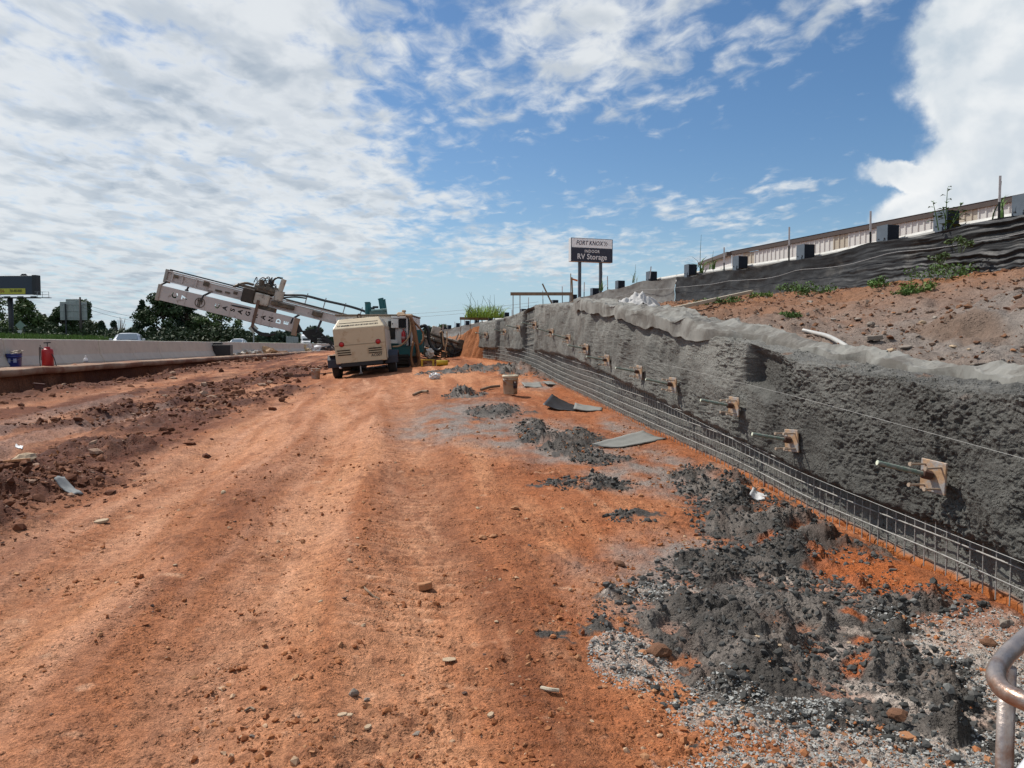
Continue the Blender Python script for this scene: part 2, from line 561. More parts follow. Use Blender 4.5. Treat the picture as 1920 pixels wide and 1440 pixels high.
    for e in _mort + _mort_far:
        big_ = e in _mort_far
        q = ell(x + wx * (.22 if not big_ else .3), y + wy * (.25 if not big_ else .45), e)
        edge = fbm(x * 2.6, y * 2.6, 6, 51, .64) * 1.25
        k = sstep(1.0, .90, q + edge)
        k = k * (1 - sstep(.20, .30, fbm(x * 2.3 + 2, y * 3.4, 4, 60)))
        mk = np.maximum(mk, k)
        mkh = np.maximum(mkh, sstep(1.0, .35, q + edge) * (1 - .8 * sstep(.05, .30, fbm(x * 2.3 + 2, y * 3.4, 4, 60))))
        dome = np.clip(1 - (q * .85) ** 2, 0, 1)
        mh = np.maximum(mh, e[4] * dome)
    gran = lumps(x * 9 + wx, y * 9, 52) * .034 + lumps(x * 19, y * 19, 53) * .026 + lumps(x * 40, y * 40, 54) * .012 * near
    gran2 = np.clip(fbm(x * 3.5, y * 3.5, 4, 55) + .15, 0, 1) * .065 + np.clip(ridged(x * 2.4 + wx, y * 2.0 + wy, 3, 58) - .45, 0, 1) * .06
    pat = sstep(-.35, .12, fbm(x * 2.1 + 3, y * 2.1, 3, 56)) * 1.25
    h = h + mkh * (mh * .55 * (.35 + 1.1 * np.clip(fbm(x * 3, y * 3, 3, 57) + .5, 0, 1)) + (gran + gran2) * (.25 + .75 * pat))
    pw = np.zeros(x.shape)
    for e in _powder:
        q = ell(x + wx * .12, y + wy * .12, e)
        pw = np.maximum(pw, sstep(1.05, .75, q + fbm(x * 5, y * 5, 5, 61, .65) * .9))
    h = h + pw * (.016 * lumps(x * 30, y * 30, 62) + .012 * lumps(x * 14, y * 14, 63)) * (1 - mk)
    og = np.zeros(x.shape)
    for e in _orange:
        og = np.maximum(og, sstep(1.1, .6, ell(x + wx * .08, y + wy * .08, e) + fbm(x * 9, y * 9, 2, 65) * .4))
    # trench line along the wall toe
    dw = WALL_X(y) - x
    toe = np.exp(-((dw - .12) / .16) ** 2) * (y < 25) * (y > .5)
    h = h + toe * .03
    h = np.where((dw < -.15) & (y > -3), np.minimum(h, TOE(y) - .05), h)
    if not colour:
        return h
    ws = np.zeros(x.shape)
    for e in _wash:
        ws = np.maximum(ws, sstep(1.2, .35, ell(x + wx * .3, y + wy * .45, e)) * np.clip(.62 + fbm(x * 3, y * 2.2, 4, 71) * 1.3, 0, 1))
    c = np.zeros(x.shape + (3,))

    def lay(col, k):
        nonlocal c
        k = np.clip(k, 0, 1)[..., None]
        c = c * (1 - k) + np.array(col) * k
    n1 = fbm(x * .5, y * .35, 4, 81)
    n2 = fbm(x * 2.6, y * 2.0, 4, 82)
    n3 = fbm(x * 9, y * 9, 3, 83)
    xr = x + .16 * y + .25 * fbm(x * .4, y * .2, 2, 88)          # across the haul road
    st1 = fbm(xr * 1.25 + 4, y * .13, 3, 89)
    st2 = fbm(xr * 4.2, y * .42, 3, 90)
    st3 = fbm(xr * 9, y * 5.0, 3, 91)
    lay((.345, .145, .066), np.ones(x.shape))
    lay((.475, .245, .130), sstep(-.02, .38, st1 + .35 * st2 + .2 * n1) * .85)
    lay((.205, .070, .027), sstep(.02, .38, -st1 + .45 * st2 + .35 * n2) * .72)
    lay((.52, .31, .19), sstep(.12, .42, st2 + .3 * st3 - .15) * .5)
    lay((.50, .29, .175), rut * np.clip(.5 + .9 * n2 + .6 * st3, 0, 1) * .8)
    lay((.22, .080, .032), sstep(.16, .45, st3 + .4 * n3) * .45)
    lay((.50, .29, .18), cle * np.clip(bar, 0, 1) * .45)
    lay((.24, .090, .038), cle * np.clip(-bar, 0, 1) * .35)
    leftdust = sstep(.6, -2.5, x + .05 * y + n2 * .6) * sstep(26, 14, y)
    lay((.46, .265, .175), leftdust * np.clip(.42 + st2 * 1.3 + n1 * .4, 0, 1) * .7)
    rightor = sstep(-.3, 1.0, x + .05 * y + n2 * .5)
    lay((.37, .128, .045), rightor * np.clip(.40 + n2, 0, 1) * .7)
    lay((.185, .068, .030), crumb * .6)
    lay((.52, .36, .25), sstep(.40, .62, fbm(x * 4.1 + 9, y * 5.0, 3, 84)) * .55)
    lay((.40, .235, .155), lowl * np.clip(.40 + st1 * 1.2 + .8 * n2, 0, 1) * .8)
    lay((.115, .036, .017), np.clip(mud * 2.6 * np.clip(.75 + n2 * 1.1, 0, 1), 0, 1) * .92)
    lay((.165, .055, .026), lowl * sstep(-.10, .18, fbm(xr * .9, y * .22, 4, 85) + .25 * n2) * .9)
    lay((.105, .032, .015), mrut * np.clip(.7 + n2 * 1.2 + .5 * n3, 0, 1))
    lay((.30, .26, .25), tr * .35)
    lay((.42, .26, .17), sstep(lipx - .26, lipx - .32, dist))
    lay((.30, .155, .085), sstep(lipx - .26, lipx - .32, dist) * crust)
    lay((.12, .042, .022), foot * .9)  # dark wet soil, with the shade of ledge face and foot painted in
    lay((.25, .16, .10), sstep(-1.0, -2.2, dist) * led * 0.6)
    lay((.055, .085, .025), sstep(-17.5, -19.5, dist + n2) * (y > 8))
    lay((.235, .235, .23), np.clip(ws * 1.25, 0, 1) * .9)
    lay((.36, .36, .34), pw * np.clip(.85 + n3 * .9, 0, 1) * .92)
    lay((.28, .25, .22), pw * sstep(.1, .5, n2) * .6)
    lay((.092, .091, .085), mk * np.clip(1.12 + n2 * .9, 0, 1))
    lay((.060, .060, .056), mk * sstep(-.05, .3, fbm(x * 3.3, y * 3.3, 4, 59)) * .8)
    lay((.185, .182, .172), mk * sstep(-.08, .42, fbm(x * 1.7, y * 1.7, 3, 86) + .30 * n3) * .85)
    lay((.36, .36, .345), mk * sstep(.36, .6, fbm(x * 2.9 + 7, y * 2.9, 4, 87)) * .8)
    lay((.40, .125, .035), og * .9)
    lay((.34, .115, .035), toe * np.clip(.55 + n2, 0, 1) * (1 - mk * .6))
    lum = c @ np.array((.3, .6, .1))
    c = c * (np.clip(lum, .02, 1) / .19)[..., None] ** .32
    c = c * np.array((.93, .815, .745))
    wet = np.clip(mk * .9 + mud * .4, 0, 1)
    return h, np.clip(c, .01, 1), wet


def gz(x, y):
    return float(ground(np.array([x]), np.array([y]))[0])


# ------------------------------------------------------------------ materials
MATS = {}


def mat(name, col, rough=0.7, metal=0.0, var=0.12, scale=6.0, bump=0.0, bscale=40.0, dirt=None, dirt_amt=0.0, dirt_scale=3.0, spec=0.5, trans=0.0):
    if name in MATS:
        return MATS[name]
    m = bpy.data.materials.new(name)
    m.use_nodes = True
    n = NT(m.node_tree)
    b = m.node_tree.nodes['Principled BSDF']
    tcn = n.new('ShaderNodeTexCoord')
    v = tcn.outputs['Object']
    nz = n.noise(v, scale, 5.0, 0.6)
    f = n.ramp(nz, 0.25, 0.75, 1 - var, 1 + var, False)
    cc = n.mix(1.0, tuple(col), n_comb(n, f), 'MULTIPLY')
    if dirt is not None:
        dn = n.noise(v, dirt_scale, 6.0, 0.65, 0.3)
        cc = n.mix(n.ramp(dn, 0.62 - dirt_amt * .4, 0.80 - dirt_amt * .4), cc, tuple(dirt))
    n.link(cc, b.inputs['Base Color'])
    n.setin(b.inputs['Roughness'], n.ramp(n.noise(v, scale * 2.3, 3.0), 0.3, 0.7, max(rough - .08, .02), min(rough + .08, 1), False))
    b.inputs['Metallic'].default_value = metal
    b.inputs['Specular IOR Level'].default_value = spec
    if trans:
        b.inputs['Transmission Weight'].default_value = trans
    if bump:
        bp = n.new('ShaderNodeBump')
        bp.inputs['Strength'].default_value = bump
        bp.inputs['Distance'].default_value = 0.01
        n.link(n.noise(v, bscale, 4.0, 0.6), bp.inputs['Height'])
        n.link(bp.outputs[0], b.inputs['Normal'])
    MATS[name] = m
    return m


def n_comb(n, f):
    c = n.new('ShaderNodeCombineColor')
    for i in range(3):
        n.link(f, c.inputs[i])
    return c.outputs[0]


def earth(name, scales=((9, .18), (45, .26), (170, .26)), bump=((28, .03, .8), (110, .010, 1.0)), base_rough=.95):
    """soil, mortar or concrete whose albedo is stored with the mesh; grain and relief are procedural"""
    m = bpy.data.materials.new(name)
    m.use_nodes = True
    n = NT(m.node_tree)
    b = m.node_tree.nodes['Principled BSDF']
    a = n.new('ShaderNodeAttribute')
    a.attribute_name = 'albedo'
    g = n.new('ShaderNodeNewGeometry')
    p = g.outputs['Position']
    c = a.outputs['Color']
    for sc, amt in scales:
        nz = n.noise(p, sc, 5.0, 0.70)
        c = n.mix(1.0, c, n_comb(n, n.ramp(nz, 0.28, 0.72, 1 - amt, 1 + amt, False)), 'MULTIPLY')
    n.link(c, b.inputs['Base Color'])
    wet = n.new('ShaderNodeAttribute')
    wet.attribute_name = 'wet'
    n.setin(b.inputs['Roughness'], n.ramp(wet.outputs['Fac'], 0, 1, base_rough, base_rough - .33, False))
    b.inputs['Specular IOR Level'].default_value = 0.3
    prev = None
    for sc, dist_, st in bump:
        bp = n.new('ShaderNodeBump')
        bp.inputs['Strength'].default_value = st
        bp.inputs['Distance'].default_value = dist_
        n.link(n.noise(p, sc, 5.0, 0.62), bp.inputs['Height'])
        if prev is not None:
            n.link(prev, bp.inputs['Normal'])
        prev = bp.outputs[0]
    for sc, dist_ in ((38, .014), (95, .006)):          # small crumbs
        vo = n.new('ShaderNodeTexVoronoi')
        vo.inputs['Scale'].default_value = sc
        n.link(p, vo.inputs['Vector'])
        k = n.math('MULTIPLY', n.ramp(vo.outputs['Distance'], .0, .5, 1, 0), n.ramp(n.noise(p, sc * .11, 3.0), .42, .62))
        bp = n.new('ShaderNodeBump')
        bp.inputs['Strength'].default_value = 1.0
        bp.inputs['Distance'].default_value = dist_
        n.link(k, bp.inputs['Height'])
        n.link(prev, bp.inputs['Normal'])
        prev = bp.outputs[0]
    n.link(prev, b.inputs['Normal'])
    return m


# ------------------------------------------------------------------ object helpers
def link(name, me, m=None, parent=None, smooth=False):
    o = bpy.data.objects.new(name, me)
    COL.objects.link(o)
    if m is not None:
        me.materials.clear()
        me.materials.append(m)
    if parent is not None:
        o.parent = parent
    if smooth and me.polygons:
        me.polygons.foreach_set('use_smooth', np.ones(len(me.polygons), bool))
    return o


def tag(o, label=None, cat=None, group=None, kind=None):
    if label:
        o['label'] = label
    if cat:
        o['category'] = cat
    if group:
        o['group'] = group
    if kind:
        o['kind'] = kind
    return o


def thing(name, label, cat, loc=(0, 0, 0), rot=(0, 0, 0), group=None):
    o = bpy.data.objects.new(name, None)
    o.empty_display_size = .2
    COL.objects.link(o)
    o.location = loc
    o.rotation_euler = rot
    return tag(o, label, cat, group)


def grid_mesh(name, P, col=None, wet=None, flip=False):
    """P: (rows, cols, 3) array -> quad mesh"""
    r, c = P.shape[:2]
    idx = np.arange(r * c).reshape(r, c)
    q = np.stack([idx[:-1, :-1], idx[:-1, 1:], idx[1:, 1:], idx[1:, :-1]], -1).reshape(-1, 4)
    if flip:
        q = q[:, ::-1]
    return raw_mesh(name, P.reshape(-1, 3), q, None if col is None else col.reshape(-1, 3), None if wet is None else wet.reshape(-1))


def raw_mesh(name, V, Q, col=None, wet=None, smooth=True):
    me = bpy.data.meshes.new(name)
    V = np.ascontiguousarray(V, np.float32)
    Q = np.ascontiguousarray(Q, np.int32)
    k = Q.shape[1]
    me.vertices.add(len(V))
    me.vertices.foreach_set('co', V.ravel())
    me.loops.add(Q.size)
    me.loops.foreach_set('vertex_index', Q.ravel())
    me.polygons.add(len(Q))
    me.polygons.foreach_set('loop_start', np.arange(0, Q.size, k, dtype=np.int32))
    me.polygons.foreach_set('loop_total', np.full(len(Q), k, np.int32))
    me.update(calc_edges=True)
    me.polygons.foreach_set('use_smooth', np.full(len(Q), smooth))
    if col is not None:
        a = me.attributes.new('albedo', 'FLOAT_COLOR', 'POINT')
        a.data.foreach_set('color', np.c_[col, np.ones(len(col))].astype(np.float32).ravel())
    if wet is not None:
        a = me.attributes.new('wet', 'FLOAT', 'POINT')
        a.data.foreach_set('value', np.asarray(wet, np.float32))
    me.validate()
    return me


class MB:
    def __init__(self):
        self.v = []
        self.f = []

    def add(self, vs, fs):
        b = len(self.v)
        self.v += [tuple(q) for q in vs]
        self.f += [tuple(b + i for i in q) for q in fs]
        return self

    def box(self, c, s, M=None, taper=1.0):
        hx, hy, hz_ = s[0] / 2, s[1] / 2, s[2] / 2
        vs = []
        for z, k in ((-hz_, 1), (hz_, taper)):
            for x, y in ((-hx, -hy), (hx, -hy), (hx, hy), (-hx, hy)):
                vs.append(Vector((x * k, y * k, z)))
        if M is not None:
            vs = [M @ q for q in vs]
        c = Vector(c)
        return self.add([q + c for q in vs], [(3, 2, 1, 0), (4, 5, 6, 7), (0, 1, 5, 4), (1, 2, 6, 5), (2, 3, 7, 6), (3, 0, 4, 7)])

    def beam(self, p, q, w_, h_, up=(0, 0, 1)):
        p, q = Vector(p), Vector(q)
        d = (q - p).normalized()
        s = d.cross(Vector(up))
        if s.length < 1e-4:
            s = d.cross(Vector((1, 0, 0)))
        s.normalize()
        u = s.cross(d)
        vs = []
        for e in (p, q):
            for a, b in ((-1, -1), (1, -1), (1, 1), (-1, 1)):
                vs.append(e + s * (a * w_ / 2) + u * (b * h_ / 2))
        return self.add(vs, [(3, 2, 1, 0), (4, 5, 6, 7), (0, 1, 5, 4), (1, 2, 6, 5), (2, 3, 7, 6), (3, 0, 4, 7)])

    def cyl(self, p, q, r0, r1=None, n=10, caps=True):
        r1 = r0 if r1 is None else r1
        return self.tube([p, q], [r0, r1], n, caps)

    def tube(self, pts, r, n=8, caps=True):
        pts = [Vector(q) for q in pts]
        if not isinstance(r, (list, tuple)):
            r = [r] * len(pts)
        vs, fs = [], []
        prev = None
        for i, q in enumerate(pts):
            d = (pts[min(i + 1, len(pts) - 1)] - pts[max(i - 1, 0)]).normalized()
            if prev is None:
                a = d.cross(Vector((0, 0, 1)))
                if a.length < 1e-3:
                    a = d.cross(Vector((1, 0, 0)))
            else:
                a = prev - d * prev.dot(d)
            a.normalize()
            prev = a
            b = d.cross(a)
            for k in range(n):
                t = 2 * math.pi * k / n
                vs.append(q + (a * math.cos(t) + b * math.sin(t)) * r[i])
        for i in range(len(pts) - 1):
            for k in range(n):
                k2 = (k + 1) % n
                fs.append((i * n + k, i * n + k2, (i + 1) * n + k2, (i + 1) * n + k))
        if caps:
            fs.append(tuple(range(n))[::-1])
            fs.append(tuple(range((len(pts) - 1) * n, len(pts) * n)))
        return self.add(vs, fs)

    def lathe(self, prof, n=20, c=(0, 0, 0), M=None):
        vs, fs = [], []
        for r, z in prof:
            for k in range(n):
                t = 2 * math.pi * k / n
                vs.append(Vector((r * math.cos(t), r * math.sin(t), z)))
        for i in range(len(prof) - 1):
            for k in range(n):
                k2 = (k + 1) % n
                fs.append((i * n + k, i * n + k2, (i + 1) * n + k2, (i + 1) * n + k))
        if M is not None:
            vs = [M @ q for q in vs]
        c = Vector(c)
        return self.add([q + c for q in vs], fs)

    def prism(self, poly, a, b, axis='x'):
        """polygon (two other coords) pushed from a to b along an axis"""
        def mk(u, v, t):
            return {'x': (t, u, v), 'y': (u, t, v), 'z': (u, v, t)}[axis]
        n = len(poly)
        vs = [mk(u, v, a) for u, v in poly] + [mk(u, v, b) for u, v in poly]
        fs = [tuple(range(n))[::-1], tuple(range(n, 2 * n))] + [(i, (i + 1) % n, n + (i + 1) % n, n + i) for i in range(n)]
        return self.add(vs, fs)

    def mesh(self, name, bevel=0.0, segs=1):
        me = bpy.data.meshes.new(name)
        bm = bmesh.new()
        bv = [bm.verts.new(q) for q in self.v]
        for f in self.f:
            try:
                bm.faces.new([bv[i] for i in f])
            except ValueError:
                pass
        bmesh.ops.recalc_face_normals(bm, faces=bm.faces[:])
        if bevel:
            ed = [e for e in bm.edges if len(e.link_faces) == 2 and e.calc_face_angle(0) > .6]
            bmesh.ops.bevel(bm, geom=ed, offset=bevel, segments=segs, affect='EDGES', profile=.6)
        bm.to_mesh(me)
        bm.free()
        return me

    def obj(self, name, m, parent=None, bevel=0.0, smooth=False, segs=1):
        return link(name, self.mesh(name, bevel, segs), m, parent, smooth)


def catmull(pts, n=8):
    pts = [Vector(q) for q in pts]
    P = [pts[0] * 2 - pts[1]] + pts + [pts[-1] * 2 - pts[-2]]
    r = []
    for i in range(1, len(P) - 2):
        for k in range(n):
            t = k / n
            a, b, c, d = P[i - 1], P[i], P[i + 1], P[i + 2]
            r.append(.5 * ((2 * b) + (c - a) * t + (2 * a - 5 * b + 4 * c - d) * t * t + (3 * b - a - 3 * c + d) * t ** 3))
    r.append(pts[-1])
    return r


def ico(sub=0):
    bm = bmesh.new()
    bmesh.ops.create_icosphere(bm, subdivisions=sub + 1, radius=1)
    V = np.array([v.co[:] for v in bm.verts])
    T = np.array([[v.index for v in f.verts] for f in bm.faces])
    bm.free()
    return V, T


ICO0, ICO1, ICO2 = ico(0), ico(1), ico(2)


def text_mesh(txt, size, shear=0.0, offset=0.0, extrude=0.002, align='CENTER', space=1.0):
    cu = bpy.data.curves.new('t', 'FONT')
    cu.body = txt
    cu.size = size
    cu.shear = shear
    cu.offset = offset
    cu.extrude = extrude
    cu.align_x = align
    cu.align_y = 'CENTER'
    cu.space_character = space
    cu.resolution_u = 3
    o = bpy.data.objects.new('t', cu)
    COL.objects.link(o)
    dg = bpy.context.evaluated_depsgraph_get()
    me = bpy.data.meshes.new_from_object(o.evaluated_get(dg))
    bpy.data.objects.remove(o)
    bpy.data.curves.remove(cu)
    return me


# ------------------------------------------------------------------ the ground sheet
def build_ground():
    d = math.radians
    th = np.concatenate([np.arange(-180, -44, 4.0), np.arange(-44, -37, .5), np.arange(-37, 37, .115), np.arange(37, 44, .5), np.arange(44, 180.1, 4.0)])
    th = np.radians(th)
    rr = [0.3, .6, .9, 1.2]
    r = 1.5
    while r < 60:
        rr.append(r)
        r += max(.006, min(.00165 * (r * r + 2.1) / 1.45, .0062 * r))
    while r < 6000:
        rr.append(r)
        r *= 1.06
    rr = np.array(rr)
    X = rr[:, None] * np.sin(th)[None]
    Y = rr[:, None] * np.cos(th)[None]
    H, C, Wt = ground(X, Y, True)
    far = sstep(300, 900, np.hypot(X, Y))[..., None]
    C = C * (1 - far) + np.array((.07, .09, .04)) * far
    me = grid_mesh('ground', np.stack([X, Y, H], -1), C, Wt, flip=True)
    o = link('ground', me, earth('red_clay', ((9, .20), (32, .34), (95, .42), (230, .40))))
    tag(o, kind='structure')
    return o


build_ground()


# ------------------------------------------------------------------ the soil nail wall
def frame(y):
    dx_ = (WALL_X(y + .05) - WALL_X(y - .05)) / .1
    t = Vector((dx_, 1, 0)).normalized()
    n = Vector((-t.y, t.x, 0))
    return Vector((float(WALL_X(y)), y, 0)), t, n


def recess(y, tt):
    """how far the sprayed face lies behind its general plane (skips and lift edges)"""
    r = np.zeros(np.broadcast(y, tt).shape)
    wob = .10 * fbm(tt * 2.0 + 3, y * .0 + 1.0, 2, 90)
    r = r + .15 * sstep(7.30, 7.25, y + wob * .8) * sstep(.60, .72, tt + .14 * fbm(y * 1.5, tt, 2, 91)) * sstep(5.9, 7.1, y) * sstep(1.05, .9, tt)
    a = sstep(18.55, 18.65, y + wob * 1.2) * sstep(19.75, 19.6, y + wob * .6)
    r = r + .26 * a * sstep(1.02, .9, tt)
    b = sstep(21.6, 21.72, y + wob) * sstep(22.3, 22.2, y)
    r = r + .16 * b
    return r


def build_wall():
    t = thing('retaining_wall', 'long rough grey sprayed concrete retaining wall with steel mesh along its foot', 'retaining wall', (0, 0, 0))
    ys = [1.0]
    while ys[-1] < WALL_END:
        ys.append(ys[-1] + max(.011, min(.00062 * ys[-1] ** 2, .06)))
    ys = np.array(ys)
    nt = 190
    T = np.linspace(0, 1, nt)
    Yg, Tg = np.meshgrid(ys, T, indexing='ij')
    zb, zt = WALL_BOT(Yg), WALL_TOP(Yg)
    # lower edge sags in tongues
    zb = zb - .03 * np.clip(fbm(Yg * 1.1, Yg * 0 + 2.2, 3, 92), -.5, 1) * sstep(6, 9, Yg) * 2 + .02 * fbm(Yg * 6, Yg * 0, 2, 93)
    body = .80                                    # share of the profile that is the face; the rest is lower lip and rolled rim
    lip = sstep(.10, 0.0, Tg)
    rim = np.clip((Tg - .80) / .20, 0, 1)
    z = zb + (zt - zb) * np.clip((Tg - .04) / .80, 0, 1) ** .98
    z = z + .045 * np.sin(rim * np.pi / 2)
    off = -.10 * lip ** 1.5 - .75 * rim ** 2.3 - .03 * sstep(.5, .85, Tg) + .02
    tt = np.clip((Tg - .04) / .80, 0, 1.2)
    rec = recess(Yg, tt)
    u = Yg * 1.0
    v = z + .80 * rim ** 1.4
    wx = fbm(u * 2, v * 2, 3, 94)
    nearw = np.exp(-Yg / 9)
    n_big = fbm(u * .9, v * .8, 3, 95) * .075 + fbm(u * 2.6, v * 2.2, 4, 96) * .055
    midw = sstep(17, 8, Yg)
    u2, v2 = u + .03 * fbm(u * 14, v * 14, 2, 196), v + .03 * fbm(u * 14 + 5, v * 14, 2, 197)
    pop = (ridged(u2 * 12, v2 * 8, 3, 97) - .5) * .012 * (.35 + .65 * midw) + (lumps(u2 * 30, v2 * 27, 98) - .3) * .017 * (.2 + .8 * midw) + (lumps(u2 * 56, v2 * 52, 99) - .3) * .011 * nearw * 2
    pop = pop * (.35 + .75 * np.clip(.5 + 2.0 * fbm(u * 1.1, v * 1.3, 3, 198), 0, 1.5))
    drip = ridged(u * 5.5 + .3 * wx, v * .8, 3, 201)
    pop = pop + .030 * np.clip(drip - .42, 0, 1) * np.clip(fbm(u * .9 + 3, v * 1.0, 2, 202) * 2, 0, 1)
    edge_l = .05 * np.clip(fbm(u * 4, v * 0, 3, 100), 0, 1) * sstep(.22, .05, Tg)
    dsp = off - rec + n_big + pop * (1.0 + .6 * nearw) + edge_l
    # deep end of the lip meets the backing
    dsp = np.where(Tg < .004, -.135, dsp)
    X0 = WALL_X(Yg)
    dxy = (WALL_X(Yg + .05) - WALL_X(Yg - .05)) / .1
    L = np.sqrt(dxy ** 2 + 1)
    nx, ny = -1 / L, dxy / L
    P = np.stack([X0 + nx * dsp, Yg + ny * dsp, z + (pop * 1.7 + .03 * fbm(u * 3, v * 3, 3, 101)) * sstep(0, .5, rim)], -1)
    c0 = np.array((.175, .172, .156))
    m1 = fbm(u * .7, v * .9, 4, 102)
    m2 = fbm(u * 3.2, v * 3.2, 4, 103)
    wetk = sstep(9.5, 4.5, Yg + m1 * 2.0)
    C = np.ones(Yg.shape + (3,)) * c0
    C = C * (1 + .42 * m1 + .22 * m2)[..., None]
    C = C * (1 - .46 * wetk[..., None])
    C = C * (1 + .30 * sstep(.35, .85, Tg + .15 * m1) * sstep(3, 7, Yg))[..., None]
    dry = sstep(.72, .95, Tg + m2 * .12)[..., None]
    C = C * (1 - dry * .5) + np.array((.19, .185, .172)) * dry * .5 * (1 + .2 * m2[..., None])
    streak = sstep(.1, .5, fbm(u * 3.5, v * .5, 3, 104))[..., None] * sstep(12, 17, Yg)[..., None]
    C = C * (1 - streak * .30)
    rust = (sstep(.34, .55, fbm(u * 2.2 + 4, v * 3, 3, 105)) * sstep(.7, .9, Tg) * .5)[..., None]
    C = C * (1 - rust) + np.array((.26, .13, .07)) * rust
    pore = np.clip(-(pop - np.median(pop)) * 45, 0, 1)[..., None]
    C = C * (1 - .30 * pore)  # hollows between the clumps darkened in colour, as painted shade
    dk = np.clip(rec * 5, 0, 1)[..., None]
    C = C * (1 - .55 * dk)  # recesses painted darker: bare mortar plus their shade
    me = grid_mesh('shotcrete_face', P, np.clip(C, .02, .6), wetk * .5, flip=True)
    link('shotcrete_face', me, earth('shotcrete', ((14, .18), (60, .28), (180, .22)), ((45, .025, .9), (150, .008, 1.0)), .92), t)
    # first layer of mortar behind the mesh, its foot cut in orange clay
    yb = ys[::2]
    zz = np.linspace(0, 1, 60)
    Yb, Zb = np.meshgrid(yb, zz, indexing='ij')
    lo = TOE(Yb) - .25
    hi = np.maximum(WALL_BOT(Yb) + .25, np.where((Yb > 18.3) & (Yb < 22.5), WALL_TOP(Yb) - .06, 0))
    z2 = lo + (hi - lo) * Zb
    dd = -.100 + .030 * fbm(Yb * 4, z2 * 4, 4, 110) + .014 * lumps(Yb * 13, z2 * 13, 111)
    orange_edge = TOE(Yb) + .05 + .045 * fbm(Yb * 1.2, Yb * 0 + 9, 3, 112) + .02 * fbm(Yb * 5, Yb * 0, 2, 113)
    isor = sstep(.02, -.01, z2 - orange_edge)
    dd = dd + isor * (.02 + .03 * fbm(Yb * 6, z2 * 6, 3, 114))
    X0 = WALL_X(Yb)
    dxy = (WALL_X(Yb + .05) - WALL_X(Yb - .05)) / .1
    L = np.sqrt(dxy ** 2 + 1)
    P = np.stack([X0 - dd / L, Yb + dxy * dd / L, z2], -1)
    g = np.array((.135, .136, .124)) * (1 + .35 * fbm(Yb * 5, z2 * 5, 4, 115)[..., None])
    g = g * (1 - isor[..., None]) + np.array((.33, .105, .026)) * (1 + .3 * fbm(Yb * 8, z2 * 3, 3, 116)[..., None]) * isor[..., None]
    me = grid_mesh('mortar_backing', P, np.clip(g, .02, .6), np.full(Yb.shape, .4), flip=True)
    link('mortar_backing', me, earth('mortar_backing', ((14, .2), (70, .2)), ((60, .008, .8),), .9), t)
    # welded wire: one rod each
    steel = mat('galvanised_wire', (.32, .31, .29), .6, .15, .3, 40, dirt=(.13, .125, .115), dirt_amt=.30, dirt_scale=9)
    rod = MB().cyl((0, 0, -.5), (0, 0, .5), .0040, n=5, caps=False).mesh('vertical_wire')
    y = 2.35
    k = 0
    while y < WALL_END - .1 and k < 290:
        p, tg, nm = frame(y)
        lo = float(TOE(y)) + .03 + .02 * mn.noise((y * 2, 3, 0))
        hi = float(WALL_BOT(y)) + .10
        o = link('vertical_wire', rod, steel if k == 0 else None, t)
        o.location = p + nm * (-.045) + Vector((0, 0, (lo + hi) / 2))
        o.scale = (1, 1, hi - lo)
        o.rotation_euler = (random.uniform(-.02, .02), random.uniform(-.02, .02), 0)
        y += .103 if y < 20 else .14
        k += 1
    for lev in range(0, 6):
        pts = []
        for yy in np.arange(2.0, WALL_END, .12):
            zc_ = float(TOE(yy)) + .15 + .105 * lev + .006 * mn.noise((yy * .8, lev * 3.1, 0))
            if zc_ > WALL_BOT(yy) + .08 or zc_ < TOE(yy) - .02:
                if len(pts) > 2:
                    MB().tube(pts, .0052, 5).obj('horizontal_wire', steel, t, smooth=True)
                pts = []
                continue
            p, tg, nm = frame(float(yy))
            pts.append(p + nm * (-.036 + .004 * mn.noise((yy * 2, lev, 5))) + Vector((0, 0, zc_)))
        if len(pts) > 2:
            MB().tube(pts, .0052, 5).obj('horizontal_wire', steel, t, smooth=True)
    # bars left bare in the gap of the face
    for zz_ in np.arange(1.5, 2.3, .16):
        pts = [frame(q)[0] + frame(q)[2] * -.07 + Vector((0, 0, zz_ - .05 * (q - 18.6))) for q in (18.5, 18.9, 19.3, 19.75)]
        MB().tube(pts, .008, 5).obj('horizontal_wire', steel, t, smooth=True)
    # guide strings
    sm = mat('nylon_string', (.40, .40, .38), .6)
    pts = []
    for yy in np.arange(2.2, 9.5, .3):
        p, tg, nm = frame(float(yy))
        pts.append(p + nm * .075 + Vector((0, 0, float(WALL_BOT(yy)) + .035)))
    MB().tube(pts, .0017, 5).obj('guide_string', sm, t)
    pts = []
    for yy in np.arange(2.2, 10.4, .3):
        p, tg, nm = frame(float(yy))
        pts.append(p + nm * .11 + Vector((0, 0, .93 + .052 * (yy - 4.0))))
    MB().tube(pts, .0011, 5).obj('guide_string', sm, t)
    # soil nails
    bar_m = mat('epoxy_bar', (.155, .215, .175), .5, .0, .2, 30, dirt=(.30, .29, .26), dirt_amt=.4, dirt_scale=22)
    plate_m = mat('rusty_plate', (.40, .25, .14), .65, .1, .2, 14, .3, 60, dirt=(.30, .29, .28), dirt_amt=.5, dirt_scale=9)
    nut_m = mat('rusty_nut', (.075, .036, .024), .7, .2)
    stud_m = mat('stud_steel', (.42, .33, .25), .55, .2, .2, 30)
    L_ = .35
    bar = MB()
    pts, rad = [], []
    for i in range(40):
        q = i / 39
        pts.append((0, 0, -.06 + (L_ + .06) * q))
        rad.append(.0138 + (.0015 if i % 2 else -.0004))
    bar.tube(pts, rad, 8)
    bar_me = bar.mesh('soil_nail')
    plate_me = MB().box((0, 0, .005), (.185, .185, .013)).mesh('bearing_plate', .003)
